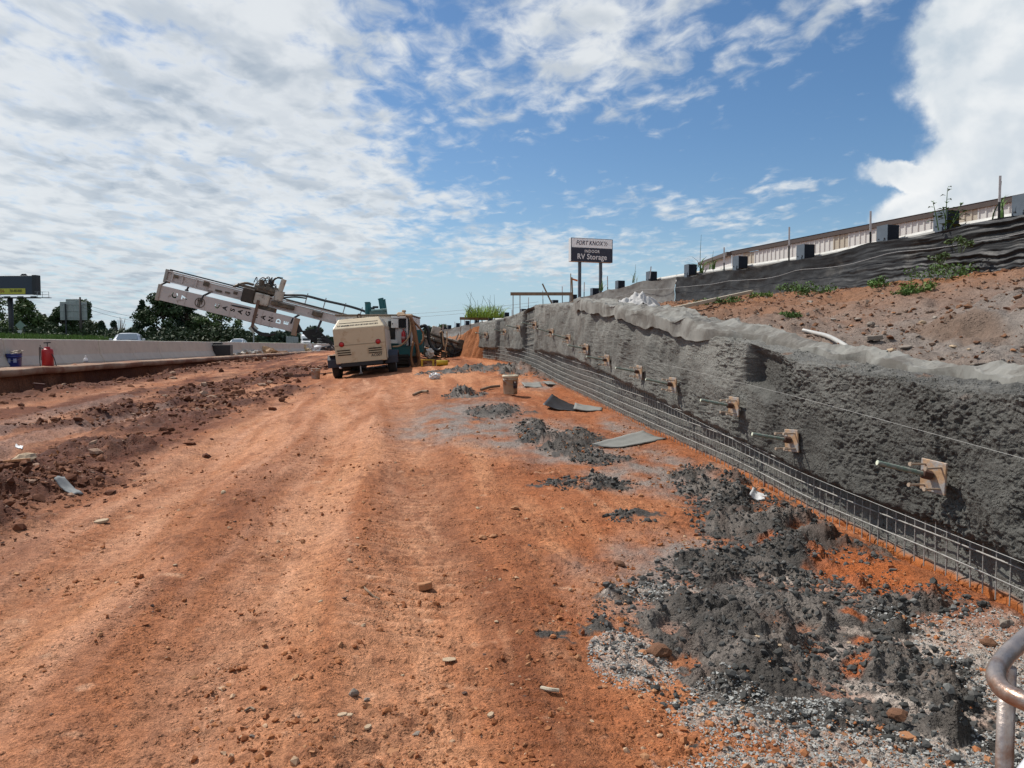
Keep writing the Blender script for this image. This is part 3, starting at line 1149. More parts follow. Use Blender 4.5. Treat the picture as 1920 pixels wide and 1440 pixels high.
    nut_me = MB().tube([(0, 0, .018), (0, 0, .075)], .029, 6).mesh('nut', .003)
    st = MB().cyl((0, 0, .01), (0, 0, .112), .0065, n=8).cyl((0, 0, .112), (0, 0, .122), .0125, n=10)
    stud_me = st.mesh('headed_stud')
    cap_me = MB().cyl((0, 0, L_), (0, 0, L_ + .003), .0145, n=10).mesh('bar_end')
    cap_m = mat('cut_bar_end', (.62, .66, .52), .5)
    nails = [(4.26, .69), (6.1, .66), (7.3, .845), (9.1, .96), (10.4, 1.07), (12.1, 1.20), (13.6, 1.38), (15.3, 1.58), (16.8, 1.73), (18.2, 1.94),
             (19.85, 1.90), (21.3, 1.82), (22.9, 1.76)]
    for i, (y, z) in enumerate(nails):
        p, tg, nm = frame(y)
        up = Vector((0, 0, 1))
        tilt = math.radians(random.uniform(9, 15))
        zax = (nm * math.cos(tilt) + up * math.sin(tilt) + tg * random.uniform(-.05, .05)).normalized()
        xax = tg
        pl_z = (nm + Vector((0, -1, 0)) * random.uniform(.14, .26)).normalized()
        # plate sits on the face; bar leans upward out of it
        org = p + nm * .075 + Vector((0, 0, z))
        M = Matrix((xax, zax.cross(xax), zax)).transposed()
        nail = link('soil_nail', bar_me, bar_m if i == 0 else None, t, True)
        nail.matrix_world = Matrix.Translation(org) @ M.to_4x4()
        inv = nail.matrix_world.inverted()
        roll = random.uniform(-.12, .12)
        Mp = Matrix((up.cross(pl_z), up, pl_z)).transposed().to_4x4() @ Matrix.Rotation(roll, 4, 'Z')
        for me_, mm, offs in [(plate_me, plate_m, (0, 0)), (nut_me, nut_m, None), (cap_me, cap_m, None)] + [(stud_me, stud_m, (a, b)) for a in (-.058, .058) for b in (-.062, .062)]:
            c = link(me_.name.split('.')[0], me_, mm if i == 0 else None, nail)
            if offs is not None:
                lm = Matrix.Translation(org) @ Mp @ Matrix.Translation((offs[0], offs[1], 0))
                if me_ is stud_me:
                    lm = lm @ Matrix.Rotation(random.uniform(-.04, .04), 4, 'X')
                c.matrix_local = inv @ lm
    return t


build_wall()


# ------------------------------------------------------------------ the bank above the wall
def bank_h(X, Yv, U):
    """U: 0 at the wall rim, 1 at the silt fence"""
    zt = WALL_TOP(Yv) + .0
    zf = FENCE_BASE(Yv)
    wdt = np.maximum(FENCE_X(Yv) - WALL_X(Yv), .3)
    s = np.clip(U, 0, 1)
    prof = .10 * s + .90 * sstep(.34, 1.04, s)
    h = zt + (zf - zt) * prof - .14 * np.exp(-((s - .22) / .17) ** 2) * sstep(21, 14, Yv)
    return h, wdt


def bank_z(x, y, detail=True):
    x = np.asarray(x, float)
    y = np.asarray(y, float)
    wdt = np.maximum(FENCE_X(y) - WALL_X(y), .3)
    U = (x - WALL_X(y)) / wdt
    h, _ = bank_h(x, y, U)
    if detail:
        on = sstep(.02, .12, U)
        near = np.exp(-np.hypot(x, y) / 14)
        h = h + on * (.10 * fbm(x * .7, y * .7, 3, 120) + .055 * fbm(x * 2.4, y * 2.4, 3, 121) + .022 * fbm(x * 7, y * 7, 3, 122))
        h = h + on * (.07 * lumps(x * 4.0, y * 4.0, 123) * sstep(-.2, .3, fbm(x, y, 2, 124)) + .03 * lumps(x * 10, y * 10, 125) + .013 * lumps(x * 22, y * 22, 126))
        # undercut hump near the right end
        q = np.sqrt(((x - 5.3) / 1.25) ** 2 + ((y - 7.7) / 1.3) ** 2)
        hump = sstep(1.0, .35, q + .25 * fbm(x * 2, y * 2, 3, 127))
        face = sstep(.10, .32, (x - 4.60) + .18 * (y - 7.7) + .22 * fbm(x * 1.5, y * 1.9, 3, 128))
        h = h + .20 * hump * face * (.75 + .5 * lumps(x * 3, y * 3, 129))
    return h, U


def build_bank():
    ys = [0.0]
    while ys[-1] < 70:
        ys.append(ys[-1] + max(.022, min(.006 * ys[-1], .5)))
    ys = np.array(ys)
    us = np.concatenate([np.linspace(-.03, .12, 34), np.linspace(.12, 1.0, 210)[1:], 1 + np.array([.02, .06, .15, .3, .6, 1.2, 2.5, 5, 9, 14])])
    Yg, U = np.meshgrid(ys, us, indexing='ij')
    wdt = np.maximum(FENCE_X(Yg) - WALL_X(Yg), .3)
    X = WALL_X(Yg) + .42 + (wdt - .42) * np.clip(U, 0, 1.0) + np.where(U > 1, (U - 1) * 4.0, 0)
    far = Yg > WALL_END
    H, _ = bank_z(X, Yg)
    # rim: tuck under the rolled edge of the wall
    H = H - .05 * sstep(.04, .0, U) - sstep(-.001, -.03, U) * .5
    dxy = (WALL_X(Yg + .05) - WALL_X(Yg - .05)) / .1
    n1, n2, n3 = fbm(X * .5, Yg * .5, 4, 130), fbm(X * 2, Yg * 2, 4, 131), fbm(X * 8, Yg * 8, 3, 132)
    C = np.ones(X.shape + (3,)) * np.array((.335, .165, .085))

    def lay(col, k):
        nonlocal C
        k = np.clip(k, 0, 1)[..., None]
        C = C * (1 - k) + np.array(col) * k
    lay((.26, .135, .08), sstep(-.1, .4, n1 + .4 * n2) * .7)
    lay((.385, .175, .075), sstep(.62, .95, U + n2 * .10) * .8)
    grey = sstep(14.5, 7.5, Yg + n2 * 1.4 + U * 2.2) * sstep(.97, .72, U + n2 * .12)
    lay((.30, .285, .265), grey * .92)
    lay((.30, .22, .17), sstep(.34, .10, U + n2 * .06) * .75)
    lay((.30, .275, .245), sstep(.14, .03, U + n3 * .02) * sstep(18, 12, Yg) * .8)
    lay((.20, .085, .04), sstep(.30, .55, n2 + .3 * n3) * .45)
    lay((.44, .36, .30), sstep(.38, .6, fbm(X * 5, Yg * 5, 3, 133)) * .45)
    C = C * np.array((.70, .67, .65))
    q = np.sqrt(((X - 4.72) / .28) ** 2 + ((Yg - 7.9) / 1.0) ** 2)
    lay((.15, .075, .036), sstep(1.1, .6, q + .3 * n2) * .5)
    me = grid_mesh('embankment', np.stack([X, Yg, H], -1), np.clip(C, .02, .6), np.zeros(X.shape), flip=False)
    o = link('embankment', me, earth('bank_soil'))
    tag(o, kind='structure')
    # raw clay face beyond the end of the wall
    yy = np.concatenate([np.arange(WALL_END - .5, 34, .05), np.arange(34, 70, .5)])
    tz = np.linspace(0, 1, 70)
    Y2, T2 = np.meshgrid(yy, tz, indexing='ij')
    lo, hi = TOE(Y2) - .3, WALL_TOP(Y2) + .03
    z = lo + (hi - lo) * T2
    dsp = -.55 * T2 + .2 + .10 * fbm(Y2 * 1.2, z * .5, 3, 140) + .10 * (ridged(Y2 * 3.2, z * .45, 3, 141) - .5) + .03 * fbm(Y2 * 9, z * 4, 3, 142)
    dsp = dsp - .36 * sstep(WALL_END + .9, WALL_END - .1, Y2)
    dsp = np.where(T2 > .985, -.9, dsp)
    dxy = (WALL_X(Y2 + .05) - WALL_X(Y2 - .05)) / .1
    L = np.sqrt(dxy ** 2 + 1)
    P = np.stack([WALL_X(Y2) - dsp / L, Y2 + dxy * dsp / L, z], -1)
    k = fbm(Y2 * 3, z * .8, 4, 143)[..., None]
    Cc = np.array((.30, .112, .042)) * (1 + .35 * k)
    me = grid_mesh('cut_slope', P, np.clip(Cc, .02, .6), np.zeros(Y2.shape), flip=True)
    o = link('cut_slope', me, bpy.data.materials['bank_soil'])
    tag(o, kind='structure')


build_bank()


# ================================================================== left side: barrier, road, traffic, trees
def seg_frame(y):
    """a point on the barrier line and the heading of that line"""
    return Vector((bar_x(y), y, ROAD_Z)), math.atan2(.13, 1.0)


def build_road():
    ys = np.concatenate([np.arange(-30, 60, 2.0), np.arange(60, 1500, 15.0)])
    xs = np.array([-.34, -3.6, -7.2, -10.8, -14.5, -16.5])
    X = bar_x(ys)[:, None] + xs[None]
    Y = np.repeat(ys[:, None], len(xs), 1)
    Z = np.full(X.shape, ROAD_Z + .02)
    me = grid_mesh('road', np.stack([X, Y, Z], -1))
    o = link('road', me, mat('asphalt', (.075, .073, .070), .85, 0, .15, 3, .4, 60))
    tag(o, kind='structure')
    white = mat('road_paint', (.62, .62, .58), .6)
    m = MB()
    for off in (-1.2, -14.2):
        for y in range(-10, 400, 10):
            a, b = bar_x(y) + off, bar_x(y + 10) + off
            m.add([(a, y, ROAD_Z + .026), (a + .12, y, ROAD_Z + .026), (b + .12, y + 10, ROAD_Z + .026), (b, y + 10, ROAD_Z + .026)], [(0, 1, 2, 3)])
    for off in (-4.9, -8.5):
        for y in range(-10, 400, 12):
            a, b = bar_x(y) + off, bar_x(y + 3) + off
            m.add([(a, y, ROAD_Z + .026), (a + .12, y, ROAD_Z + .026), (b + .12, y + 3, ROAD_Z + .026), (b, y + 3, ROAD_Z + .026)], [(0, 1, 2, 3)])
    tag(m.obj('road_markings', white), kind='structure')


build_road()


def build_barrier():
    conc = mat('barrier_concrete', (.50, .455, .385), .85, 0, .10, 2.2, .3, 50, dirt=(.38, .33, .27), dirt_amt=.12, dirt_scale=1.1)
    prof = [(-.305, 0), (.305, 0), (.305, .075), (.165, .33), (.105, .80), (.085, .815), (-.085, .815), (-.105, .80), (-.165, .33), (-.305, .075)]
    L = 3.05
    me = MB().prism(prof, -L / 2 + .009, L / 2 - .009, 'y').mesh('concrete_barrier', .012)
    step = L / math.hypot(1, .13)
    y = 23.1 - step / 2 - 4 * step
    first = None
    where = {4: 'concrete barrier section behind the red sprayer tank', 5: 'concrete barrier section behind the small white bottle', 3: 'concrete barrier section behind the blue bucket',
             16: 'concrete barrier section behind the black box'}
    i = 0
    while y < 215:
        p, a = seg_frame(y)
        o = bpy.data.objects.new('concrete_barrier', me)
        COL.objects.link(o)
        if first is None:
            me.materials.append(conc)
            first = o
        o.location = p + Vector((random.uniform(-.012, .012), 0, random.uniform(-.006, .006) - .015))
        o.rotation_euler = (random.uniform(-.003, .003), 0, a + random.uniform(-.004, .004))
        od = ('first', 'second', 'third', 'fourth', 'fifth', 'sixth', 'seventh', 'eighth', 'ninth', 'tenth')
        if 6 <= i <= 15:
            where[i] = od[i - 6] + ' concrete barrier section counted from the white bottle towards the black box'
        tag(o, where.get(i, 'pale concrete barrier section in the row along the highway'), 'barrier', 'concrete barriers along the highway')
        y += step
        i += 1


build_barrier()


def car_mesh_set():
    """sedan, 4.6 long along +y (nose at -y), made once"""
    t = {}
    side = [(-2.28, .32), (-2.30, .55), (-2.18, .72), (-1.2, .93), (-.98, .96), (-.32, 1.36), (.0, 1.43), (.55, 1.45), (1.05, 1.38), (1.72, 1.04), (2.2, 1.0), (2.3, .7), (2.26, .32)]
    bm = bmesh.new()
    rows = []
    for xs_, k in ((-.90, 0), (-.86, 1), (-.62, 2), (0, 3), (.62, 2), (.86, 1), (.90, 0)):
        row = []
        for yq, zq in side:
            z = zq
            x = xs_
            if zq > 1.0:
                x = xs_ * (1 - .20 * (zq - 1.0) / .45)
            if k == 0:
                z = min(z, .9) - (.02 if zq > .9 else 0)
            if k == 1:
                z = zq - .03 * (zq > .6) if zq < 1.0 else zq - .10
            if k == 3:
                z = zq + (.02 if zq > .7 else 0)
            yy = yq * (1.0 if k else .96) if abs(yq) > 2 else yq
            row.append(bm.verts.new((x, yy, z)))
        rows.append(row)
    n = len(side)
    for a, b in zip(rows[:-1], rows[1:]):
        for i in range(n):
            j = (i + 1) % n
            bm.faces.new((a[i], a[j], b[j], b[i]))
    bm.faces.new(rows[0])
    bm.faces.new(rows[-1][::-1])
    bmesh.ops.recalc_face_normals(bm, faces=bm.faces[:])
    me = bpy.data.meshes.new('body')
    bm.to_mesh(me)
    bm.free()
    t['body'] = me
    t['windshield'] = MB().add([(-.66, -.965, .99), (.66, -.965, .99), (.55, -.345, 1.37), (-.55, -.345, 1.37)], [(0, 1, 2, 3)]).mesh('windshield')
    for v in t['windshield'].vertices:
        v.co.y -= .02
        v.co.z += .018
    t['side_window'] = MB().prism([(-.82, 1.0), (-.25, 1.33), (.5, 1.36), (1.0, 1.3), (1.35, 1.02)], -.012, .012, 'x').mesh('side_window')
    wp = [(.0, -.11), (.20, -.11), (.31, -.10), (.325, -.06), (.325, .06), (.31, .10), (.20, .11), (0, .11)]
    t['wheel'] = MB().lathe(wp, 18, M=Matrix.Rotation(math.pi / 2, 4, 'Y')).mesh('wheel')
    t['headlight'] = MB().box((0, 0, 0), (.34, .16, .13)).mesh('headlight', .03)
    t['mirror'] = MB().box((0, 0, 0), (.2, .1, .13)).mesh('mirror', .03)
    t['grille'] = MB().box((0, -2.27, .52), (.9, .05, .2)).mesh('grille', .01)
    return t


CAR = car_mesh_set()


def car(label, loc, heading, paint):
    r = thing('car', label, 'car', loc, (0, 0, heading), 'cars on the highway beyond the barrier')
    link('body', CAR['body'].copy(), paint, r, True)
    g = mat('car_glass', (.10, .13, .16), .12, .0, .05)
    g2 = mat('car_glass_dark', (.02, .025, .03), .05)
    link('windshield', CAR['windshield'], g, r)
    for s_ in (-1, 1):
        wq = link('side_window', CAR['side_window'], g2, r)
        wq.location = (s_ * .80, 0, 0)
        wq.rotation_euler = (0, -s_ * .22, 0)
        wq.location.x = s_ * 1.045
        h = link('headlight', CAR['headlight'], mat('lamp_lens', (.75, .76, .78), .1), r)
        h.location = (s_ * .66, -2.16, .64)
        q = link('mirror', CAR['mirror'], paint, r)
        q.location = (s_ * 1.0, -.72, 1.0)
        for yq in (-1.42, 1.38):
            k = link('wheel', CAR['wheel'], mat('tyre_rubber', (.022, .021, .02), .85), r, True)
            k.location = (s_ * .78, yq, .325)
    link('grille', CAR['grille'], g2, r)
    return r


silver = mat('silver_paint', (.30, .33, .37), .35, .4, .03)
pale = mat('white_paint_car', (.50, .52, .54), .4, .1, .03)
c1 = at(241, 640, 51)
car('silver sedan driving towards the camera behind the barrier', (c1.x, 51, ROAD_Z), math.atan2(.13, 1) + .25, silver)
c2 = at(446, 641, 96)
car('white car half hidden behind the barrier beneath the drill mast', (c2.x, 96, ROAD_Z), math.atan2(.13, 1), pale)


def truck(label, loc, heading):
    r = thing('semi_truck', label, 'truck', loc, (0, 0, heading), 'white semi trucks on the highway')
    wh = mat('truck_white', (.78, .79, .80), .35, 0, .03)
    dk = mat('car_glass_dark', (.02, .025, .03), .05)
    tr = MB().box((0, 9.2, 2.55), (2.6, 13.4, 2.75)).obj('trailer', wh, r, .03)
    cb = MB().prism([(-1.6, .6), (-1.65, 1.75), (-.25, 1.95), (.05, 2.65), (.35, 3.35), (1.3, 3.75), (1.9, 3.85), (1.9, .6)], -1.18, 1.18, 'x').obj('cab', wh, r, .08, segs=2)
    MB().add([(-1.0, -.30, 1.99), (1.0, -.30, 1.99), (.95, .03, 2.68), (-.95, .03, 2.68)], [(0, 1, 2, 3)]).obj('windshield', dk, r)
    MB().box((0, -1.67, 1.2), (1.1, .08, .95)).obj('grille', mat('chrome', (.5, .5, .5), .25, .9), r, .02)
    MB().box((0, -1.72, .55), (2.3, .22, .35)).obj('bumper', mat('chrome', (.5, .5, .5), .25, .9), r, .04)
    for s_ in (-1, 1):
        MB().box((s_ * .86, -1.62, 1.2), (.34, .12, .24)).obj('headlight', mat('lamp_lens', (.75, .76, .78), .1), r, .03)
        MB().box((s_ * 1.42, -.3, 2.3), (.16, .12, .55)).obj('mirror', dk, r, .02)
        for yq in (-.75, 4.0, 5.2, 13.5, 14.8):
            wp = [(.0, -.15), (.30, -.15), (.48, -.14), (.5, -.08), (.5, .08), (.48, .14), (.3, .15), (0, .15)]
            k = MB().lathe(wp, 16, (0, 0, 0), Matrix.Rotation(math.pi / 2, 4, 'Y')).obj('wheel', mat('tyre_rubber', (.022, .021, .02), .85), r, 0, True)
            k.location = (s_ * 1.05, yq, .5)
    return r


q = at(574, 640, 215)
truck('nearer white semi truck, left of the pair beyond the barrier', (q.x, 215, ROAD_Z - .1), math.atan2(.13, 1) + .16)
q = at(605, 640, 262)
truck('farther white semi truck, right of the pair beyond the barrier', (q.x, 262, ROAD_Z - .1), math.atan2(.13, 1) + .16)


# ------------------------------------------------------------------ trees
def leaf_cloud(centres, radii, n_per, size, squash=.8):
    """many small leaf faces scattered through clumps"""
    V, Q = [], []
    cs = np.array(centres)
    rs = np.array(radii)
    tot = len(cs) * n_per
    d = RNG.normal(size=(tot, 3))
    d /= np.linalg.norm(d, axis=1)[:, None]
    rad = RNG.random(tot) ** .45
    P = np.repeat(cs, n_per, 0) + d * rad[:, None] * np.repeat(rs, n_per)[:, None] * np.array((1, 1, squash))
    nrm = d + RNG.normal(size=(tot, 3)) * .8
    nrm /= np.linalg.norm(nrm, axis=1)[:, None]
    a = np.cross(nrm, RNG.normal(size=(tot, 3)))
    a /= np.linalg.norm(a, axis=1)[:, None]
    b = np.cross(nrm, a)
    s_ = size * (.6 + .8 * RNG.random(tot))[:, None]
    V = np.stack([P - a * s_ * .9, P + b * s_ * .45, P + a * s_, P - b * s_ * .5], 1).reshape(-1, 3)
    Q = np.arange(tot * 4).reshape(-1, 4)
    return V, Q


def leaf_mat(name, col):
    m = mat(name, col, .65, 0, .35, .9, spec=.25)
    return m


LEAF = {'dark': leaf_mat('leaf_dark', (.042, .068, .026)), 'mid': leaf_mat('leaf_mid', (.075, .115, .038)), 'pine': leaf_mat('leaf_pine', (.030, .055, .032)),
        'grey': leaf_mat('leaf_grey', (.075, .095, .05)), 'far': leaf_mat('leaf_far', (.045, .070, .045)), 'bright': leaf_mat('leaf_bright', (.10, .165, .032)),
        'weed': leaf_mat('leaf_weed', (.075, .14, .03))}
BARK = mat('bark', (.085, .065, .05), .9, 0, .3, 5)


def tree(px, y, top_py, width_px, label, kind='dark', shape='round', base=1.0, group='trees beyond the highway', dens=1.0, base_py=None):
    p = at(px, top_py, y)
    H = p.z - base
    W = width_px / F * y / 2
    r = thing('pine_tree' if shape == 'cone' else 'tree', label, 'tree', (p.x, y, base), (0, 0, 0), group)
    rnd = random.Random(int(px * 7 + y))
    m = MB()
    tp = []
    for i in range(6):
        k = i / 5
        tp.append((rnd.uniform(-.03, .03) * H * k, rnd.uniform(-.03, .03) * H * k, H * .92 * k))
    m.tube(tp, [H * .028 * (1 - .85 * i / 5) + .02 for i in range(6)], 8)
    cs, rs = [], []
    nb = 26 if shape != 'sparse' else 22
    for i in range(nb):
        k = rnd.random()
        if shape == 'cone':
            zz = H * (.12 + .84 * k)
            rad = W * (1.02 - k) * rnd.uniform(.5, 1)
            rr_ = max(.35, W * .40 * (1.1 - k))
        else:
            zz = H * (.20 + .70 * k)
            env = math.sin(math.pi * min(1, .18 + .76 * k)) ** .65
            rad = W * env * rnd.uniform(.25, .86)
            rr_ = W * rnd.uniform(.22, .42)
            if shape == 'sparse':
                rr_ = W * rnd.uniform(.16, .28)
                rad *= 1.15
        a = rnd.uniform(0, 2 * math.pi)
        c = (rad * math.cos(a), rad * math.sin(a), zz)
        cs.append(c)
        rs.append(rr_)
        b0 = Vector((0, 0, max(zz * .55, H * .1)))
        m.tube([b0, (b0 + Vector(c)) * .5 + Vector((0, 0, -.03 * H)), Vector(c)], [H * .010, H * .007, .02], 5, False)
    cs.append((0, 0, H * .93))
    rs.append(W * (.16 if shape == 'cone' else .22))
    m.obj('trunk', BARK, r, smooth=True)
    size = max(.14, y * .0022)
    npc = int((190 if shape != 'sparse' else 90) * dens)
    V, Q = leaf_cloud(cs, rs, npc, size)
    V[:, 2] = np.maximum(V[:, 2], .1)
    link('crown', raw_mesh('crown', V, Q, smooth=False), LEAF[kind], r)
    return r


tree(-25, 185, 556, 110, 'bushy green tree at the left edge below the billboard', 'mid')
tree(42, 180, 560, 95, 'large rounded tree right of the billboard pole', 'mid')
tree(80, 190, 590, 60, 'lower green tree between billboard and big grey sign', 'grey')
tree(118, 150, 574, 60, 'dark tree left behind the big grey sign board', 'dark')
tree(150, 158, 560, 62, 'tall dark tree with crown showing above the big grey sign board', 'dark')
tree(165, 150, 598, 30, 'narrow shrubby tree right of the big grey sign board', 'grey')
tree(190, 140, 602, 26, 'small pointed dark conifer, left one of two near the silver sedan', 'pine', 'cone')
tree(213, 142, 602, 20, 'small pointed dark conifer, right one of two near the silver sedan', 'pine', 'cone')
tree(266, 128, 560, 52, 'dark pine on the left side of the dense tree clump', 'pine', 'cone', dens=1.6)
tree(305, 124, 544, 92, 'tallest leafy tree of the dense clump left of the drill mast', 'dark', dens=1.5)
tree(352, 130, 560, 78, 'dark tree in the middle of the dense clump below the mast', 'pine', dens=1.4)
tree(408, 118, 572, 88, 'loose open tree with sky showing through beneath the mast', 'mid', 'sparse')
tree(372, 126, 590, 60, 'low dark tree filling the foot of the clump below the mast', 'dark')
tree(466, 240, 622, 26, 'small grey green tree below the diamond sign', 'grey')
tree(497, 260, 627, 40, 'low dark tree right of the diamond sign', 'far')
tree(520, 260, 623, 38, 'far round tree between diamond sign and grey panel', 'far')
tree(547, 270, 615, 40, 'far tree standing above the small grey panel sign', 'far')
tree(590, 300, 613, 44, 'far round tree behind the white semi trucks', 'far')
tree(803, 200, 612, 34, 'far dark tree right of the drill rig engine housing', 'far', base=1.4)
tree(830, 170, 611, 42, 'far green tree above the drill head', 'mid', base=1.6)
for i in range(14):
    tree(425 + i * 17 + random.uniform(-4, 4), 330 + random.uniform(-20, 30), 634 - random.uniform(0, 5), 30, 'low tree in the distant tree line along the highway', 'far',
         dens=.6, group='distant low tree line')
for i in range(9):
    tree(742 + i * 15 + random.uniform(-4, 4), 260 + random.uniform(-20, 30), 628 - random.uniform(0, 8), 30, 'low tree in the distant line right of the drill rig', 'far',
         dens=.6, group='distant trees right of the drill rig')


def bare_shrub():
    p = at(225, 640, 120)
    r = thing('bare_shrub', 'leafless grey shrub above the silver sedan', 'shrub', (p.x, 120, 1.0))
    m = MB()
    for i in range(26):
        a = random.uniform(0, 6.28)
        e = Vector((math.cos(a) * random.uniform(.2, 1.6), math.sin(a) * .6, random.uniform(2, 5.0)))
        m.tube(catmull([(0, 0, 0), (e.x * .3, e.y * .3, e.z * .5), e], 3), [.05 - .004 * k for k in range(7)], 4)
    m.obj('branches', mat('dry_twig', (.25, .21, .18), .9), r)


bare_shrub()


def roadside():
    # understorey growth at the foot of the trees: too many plants to count
    cs, rs = [], []
    for i in range(420):
        px = random.uniform(-120, 470)
        y = random.uniform(100, 150)
        p = at(px, 640, y)
        cs.append((p.x, y, 1.4 + random.uniform(0, 1.9)))
        rs.append(random.uniform(.7, 1.8))
    V, Q = leaf_cloud(cs, rs, 90, .30)
    o = link('undergrowth', raw_mesh('undergrowth', V, Q, smooth=False), leaf_mat('leaf_undergrowth', (.032, .050, .020)))
    tag(o, kind='stuff')
    # rank grass on the verge
    n = 26000
    yy = 36 + RNG.random(n) ** 1.3 * 120
    xx = bar_x(yy) - 18.5 - RNG.random(n) * 22
    zz = ground(xx, yy)
    hgt = .25 + .35 * RNG.random(n)
    a = RNG.random(n) * 2 * np.pi
    wv = .035 + .0006 * yy
    ln = RNG.normal(size=(n, 2)) * .12
    P0 = np.stack([xx - np.cos(a) * wv, yy - np.sin(a) * wv, zz - .02], -1)
    P1 = np.stack([xx + np.cos(a) * wv, yy + np.sin(a) * wv, zz - .02], -1)
    P2 = np.stack([xx + ln[:, 0], yy + ln[:, 1], zz + hgt], -1)
    V = np.stack([P0, P1, P2], 1).reshape(-1, 3)
    o = link('verge_grass', raw_mesh('verge_grass', V, np.arange(n * 3).reshape(-1, 3), smooth=False), LEAF['bright'])
    tag(o, kind='stuff')


roadside()

steel_dk = mat('dark_steel', (.035, .037, .042), .6, .3, .2)
galv = mat('galvanised_post', (.36, .37, .37), .5, .6, .15, 8)
alum = mat('sign_back', (.30, .33, .32), .5, .5, .12, 1.5)


def billboard():
    Y = 170
    a, b = at(-45, 517, Y), at(74, 552, Y)
    W, H = b.x - a.x, a.z - b.z
    c = at(14, 535, Y)
    r = thing('billboard', 'dark roadside billboard with a yellow phone number strip on one thick pole', 'billboard', (c.x, Y, 1.0), (0, 0, -.06))
    zc_ = c.z - 1.0
    MB().box((0, 0, zc_), (W, 1.2, H)).obj('panel', mat('billboard_dark', (.030, .042, .065), .5, 0, .1), r, .05)
    MB().box((W / 2 - .2, -.15, zc_), (.9, 1.7, H + .25)).obj('end_frame', steel_dk, r, .04)
    y0 = -.64
    st = MB().box((-.9 + 2.0, y0, zc_ - H * .33), (W * .50, .06, H * .30)).obj('number_strip', mat('billboard_yellow', (.50, .47, .06), .6), r)
    tm = text_mesh('704-', 1.15, extrude=.01, space=.95)
    t1 = link('lettering', tm, mat('billboard_red', (.25, .05, .02), .6), st)
    t1.rotation_euler = (math.pi / 2, 0, 0)
    t1.location = (1.1 - W * .25 + 1.6, y0 - .05, zc_ - H * .33)
    tm = text_mesh('784-480-8080', .92, extrude=.01, space=.95, offset=.01)
    t2 = link('lettering', tm, mat('billboard_ink', (.09, .09, .015), .6), st)
    t2.rotation_euler = (math.pi / 2, 0, 0)
    t2.location = (1.1 + 1.35, y0 - .05, zc_ - H * .32)
    t2.scale.x = .60
    t1.scale.x = .8
    MB().box((0, -.3, zc_ - H / 2 - .75), (W + .8, 1.5, .25)).box((W / 2 + 1.3, -1.0, zc_ - H / 2 - .8), (4.6, 1.0, .12)).obj('catwalk', steel_dk, r)
    m = MB()
    for x in (W / 2 + .8, W / 2 + 2.0, W / 2 + 3.5):
        m.cyl((x, -1.3, zc_ - H / 2 - .8), (x, -1.3, zc_ - H / 2 + .55), .05, n=5)
    for z in (0, .6):
        m.cyl((W / 2 + .2, -1.3, zc_ - H / 2 - .1 + z), (W / 2 + 3.5, -1.3, zc_ - H / 2 - .1 + z), .045, n=5)
    m.obj('railing', galv, r)
    MB().box((4.0, 0, zc_ + H / 2 + .25), (1.6, .6, .5), taper=.5).obj('lamp_housing', steel_dk, r, .05)
    pl = at(21, 600, Y)
    MB().cyl((pl.x - c.x, 0, -.4), (pl.x - c.x, 0, zc_ - H / 2 - .7), .52, n=18).obj('pole', steel_dk, r, smooth=True)
    for i in range(5):
        MB().box((-W / 2 + 2 + i * 3.1, -1.5, zc_ - H / 2 - .55), (1.2, .5, .25)).obj('floodlight', galv, r, .04)


billboard()


def guide_sign_back():
    Y = 118
    c = at(138, 583, Y)
    W, H = 49 / F * Y, 34 / F * Y
    r = thing('highway_sign', 'large grey back of a highway guide sign on two posts', 'road sign', (c.x, Y, 1.2), (0, 0, .06))
    z = c.z - 1.2
    n = 8
    for i in range(n):
        MB().box((-W / 2 + W / n * (i + .5), 0, z), (W / n - .02, .05, H)).obj('panel', alum, r, .008)
    MB().box((.0, .0, z + H / 2 + .22), (W * .55, .05, .42)).obj('top_tab', alum, r, .008)
    for k in (-.35, 0, .35):
        MB().box((0, -.09, z + H * k), (W, .08, .07)).obj('stringer', galv, r)
    for k in (-.27, .27):
        MB().box((W * k, -.22, (z + H * .38) / 2 - .3), (.16, .20, z + H * .38 + .6)).obj('post', steel_dk if k < 0 else galv, r)


guide_sign_back()


def utility_pole():
    Y = 112
    p = at(150, 557, Y)
    r = thing('utility_pole', 'dark wooden utility pole standing in front of the guide sign', 'utility pole', (p.x, Y, 1.0))
    MB().cyl((0, 0, -.4), (0, 0, p.z - 1.0), .19, .13, 10).obj('pole', mat('creosote', (.06, .05, .045), .9), r, smooth=True)
    a = at(152, 571, Y)
    m = MB()
    r2 = thing('power_line', 'thin power lines sagging from the utility pole towards the trees', 'power line', (0, 0, 0))
    for (x0, y0_, x1, y1_) in ((152, 569, 330, 592), (152, 576, 330, 600)):
        A, B = at(x0, y0_, Y), at(x1, y1_, 190)
        pts = [A.lerp(B, k / 14) - Vector((0, 0, 1.3 * math.sin(math.pi * k / 14))) for k in range(15)]
        MB().tube(pts, .022, 4).obj('wire', steel_dk, r2)
    r3 = thing('power_line', 'thin power lines crossing the sky behind the drill rig', 'power line', (0, 0, 0))
    for (x0, y0_, x1, y1_) in ((640, 590, 1010, 566), (640, 597, 1010, 572)):
        A, B = at(x0, y0_, 190), at(x1, y1_, 130)
        pts = [A.lerp(B, k / 14) - Vector((0, 0, .8 * math.sin(math.pi * k / 14))) for k in range(15)]
        MB().tube(pts, .022, 4).obj('wire', steel_dk, r3)


utility_pole()


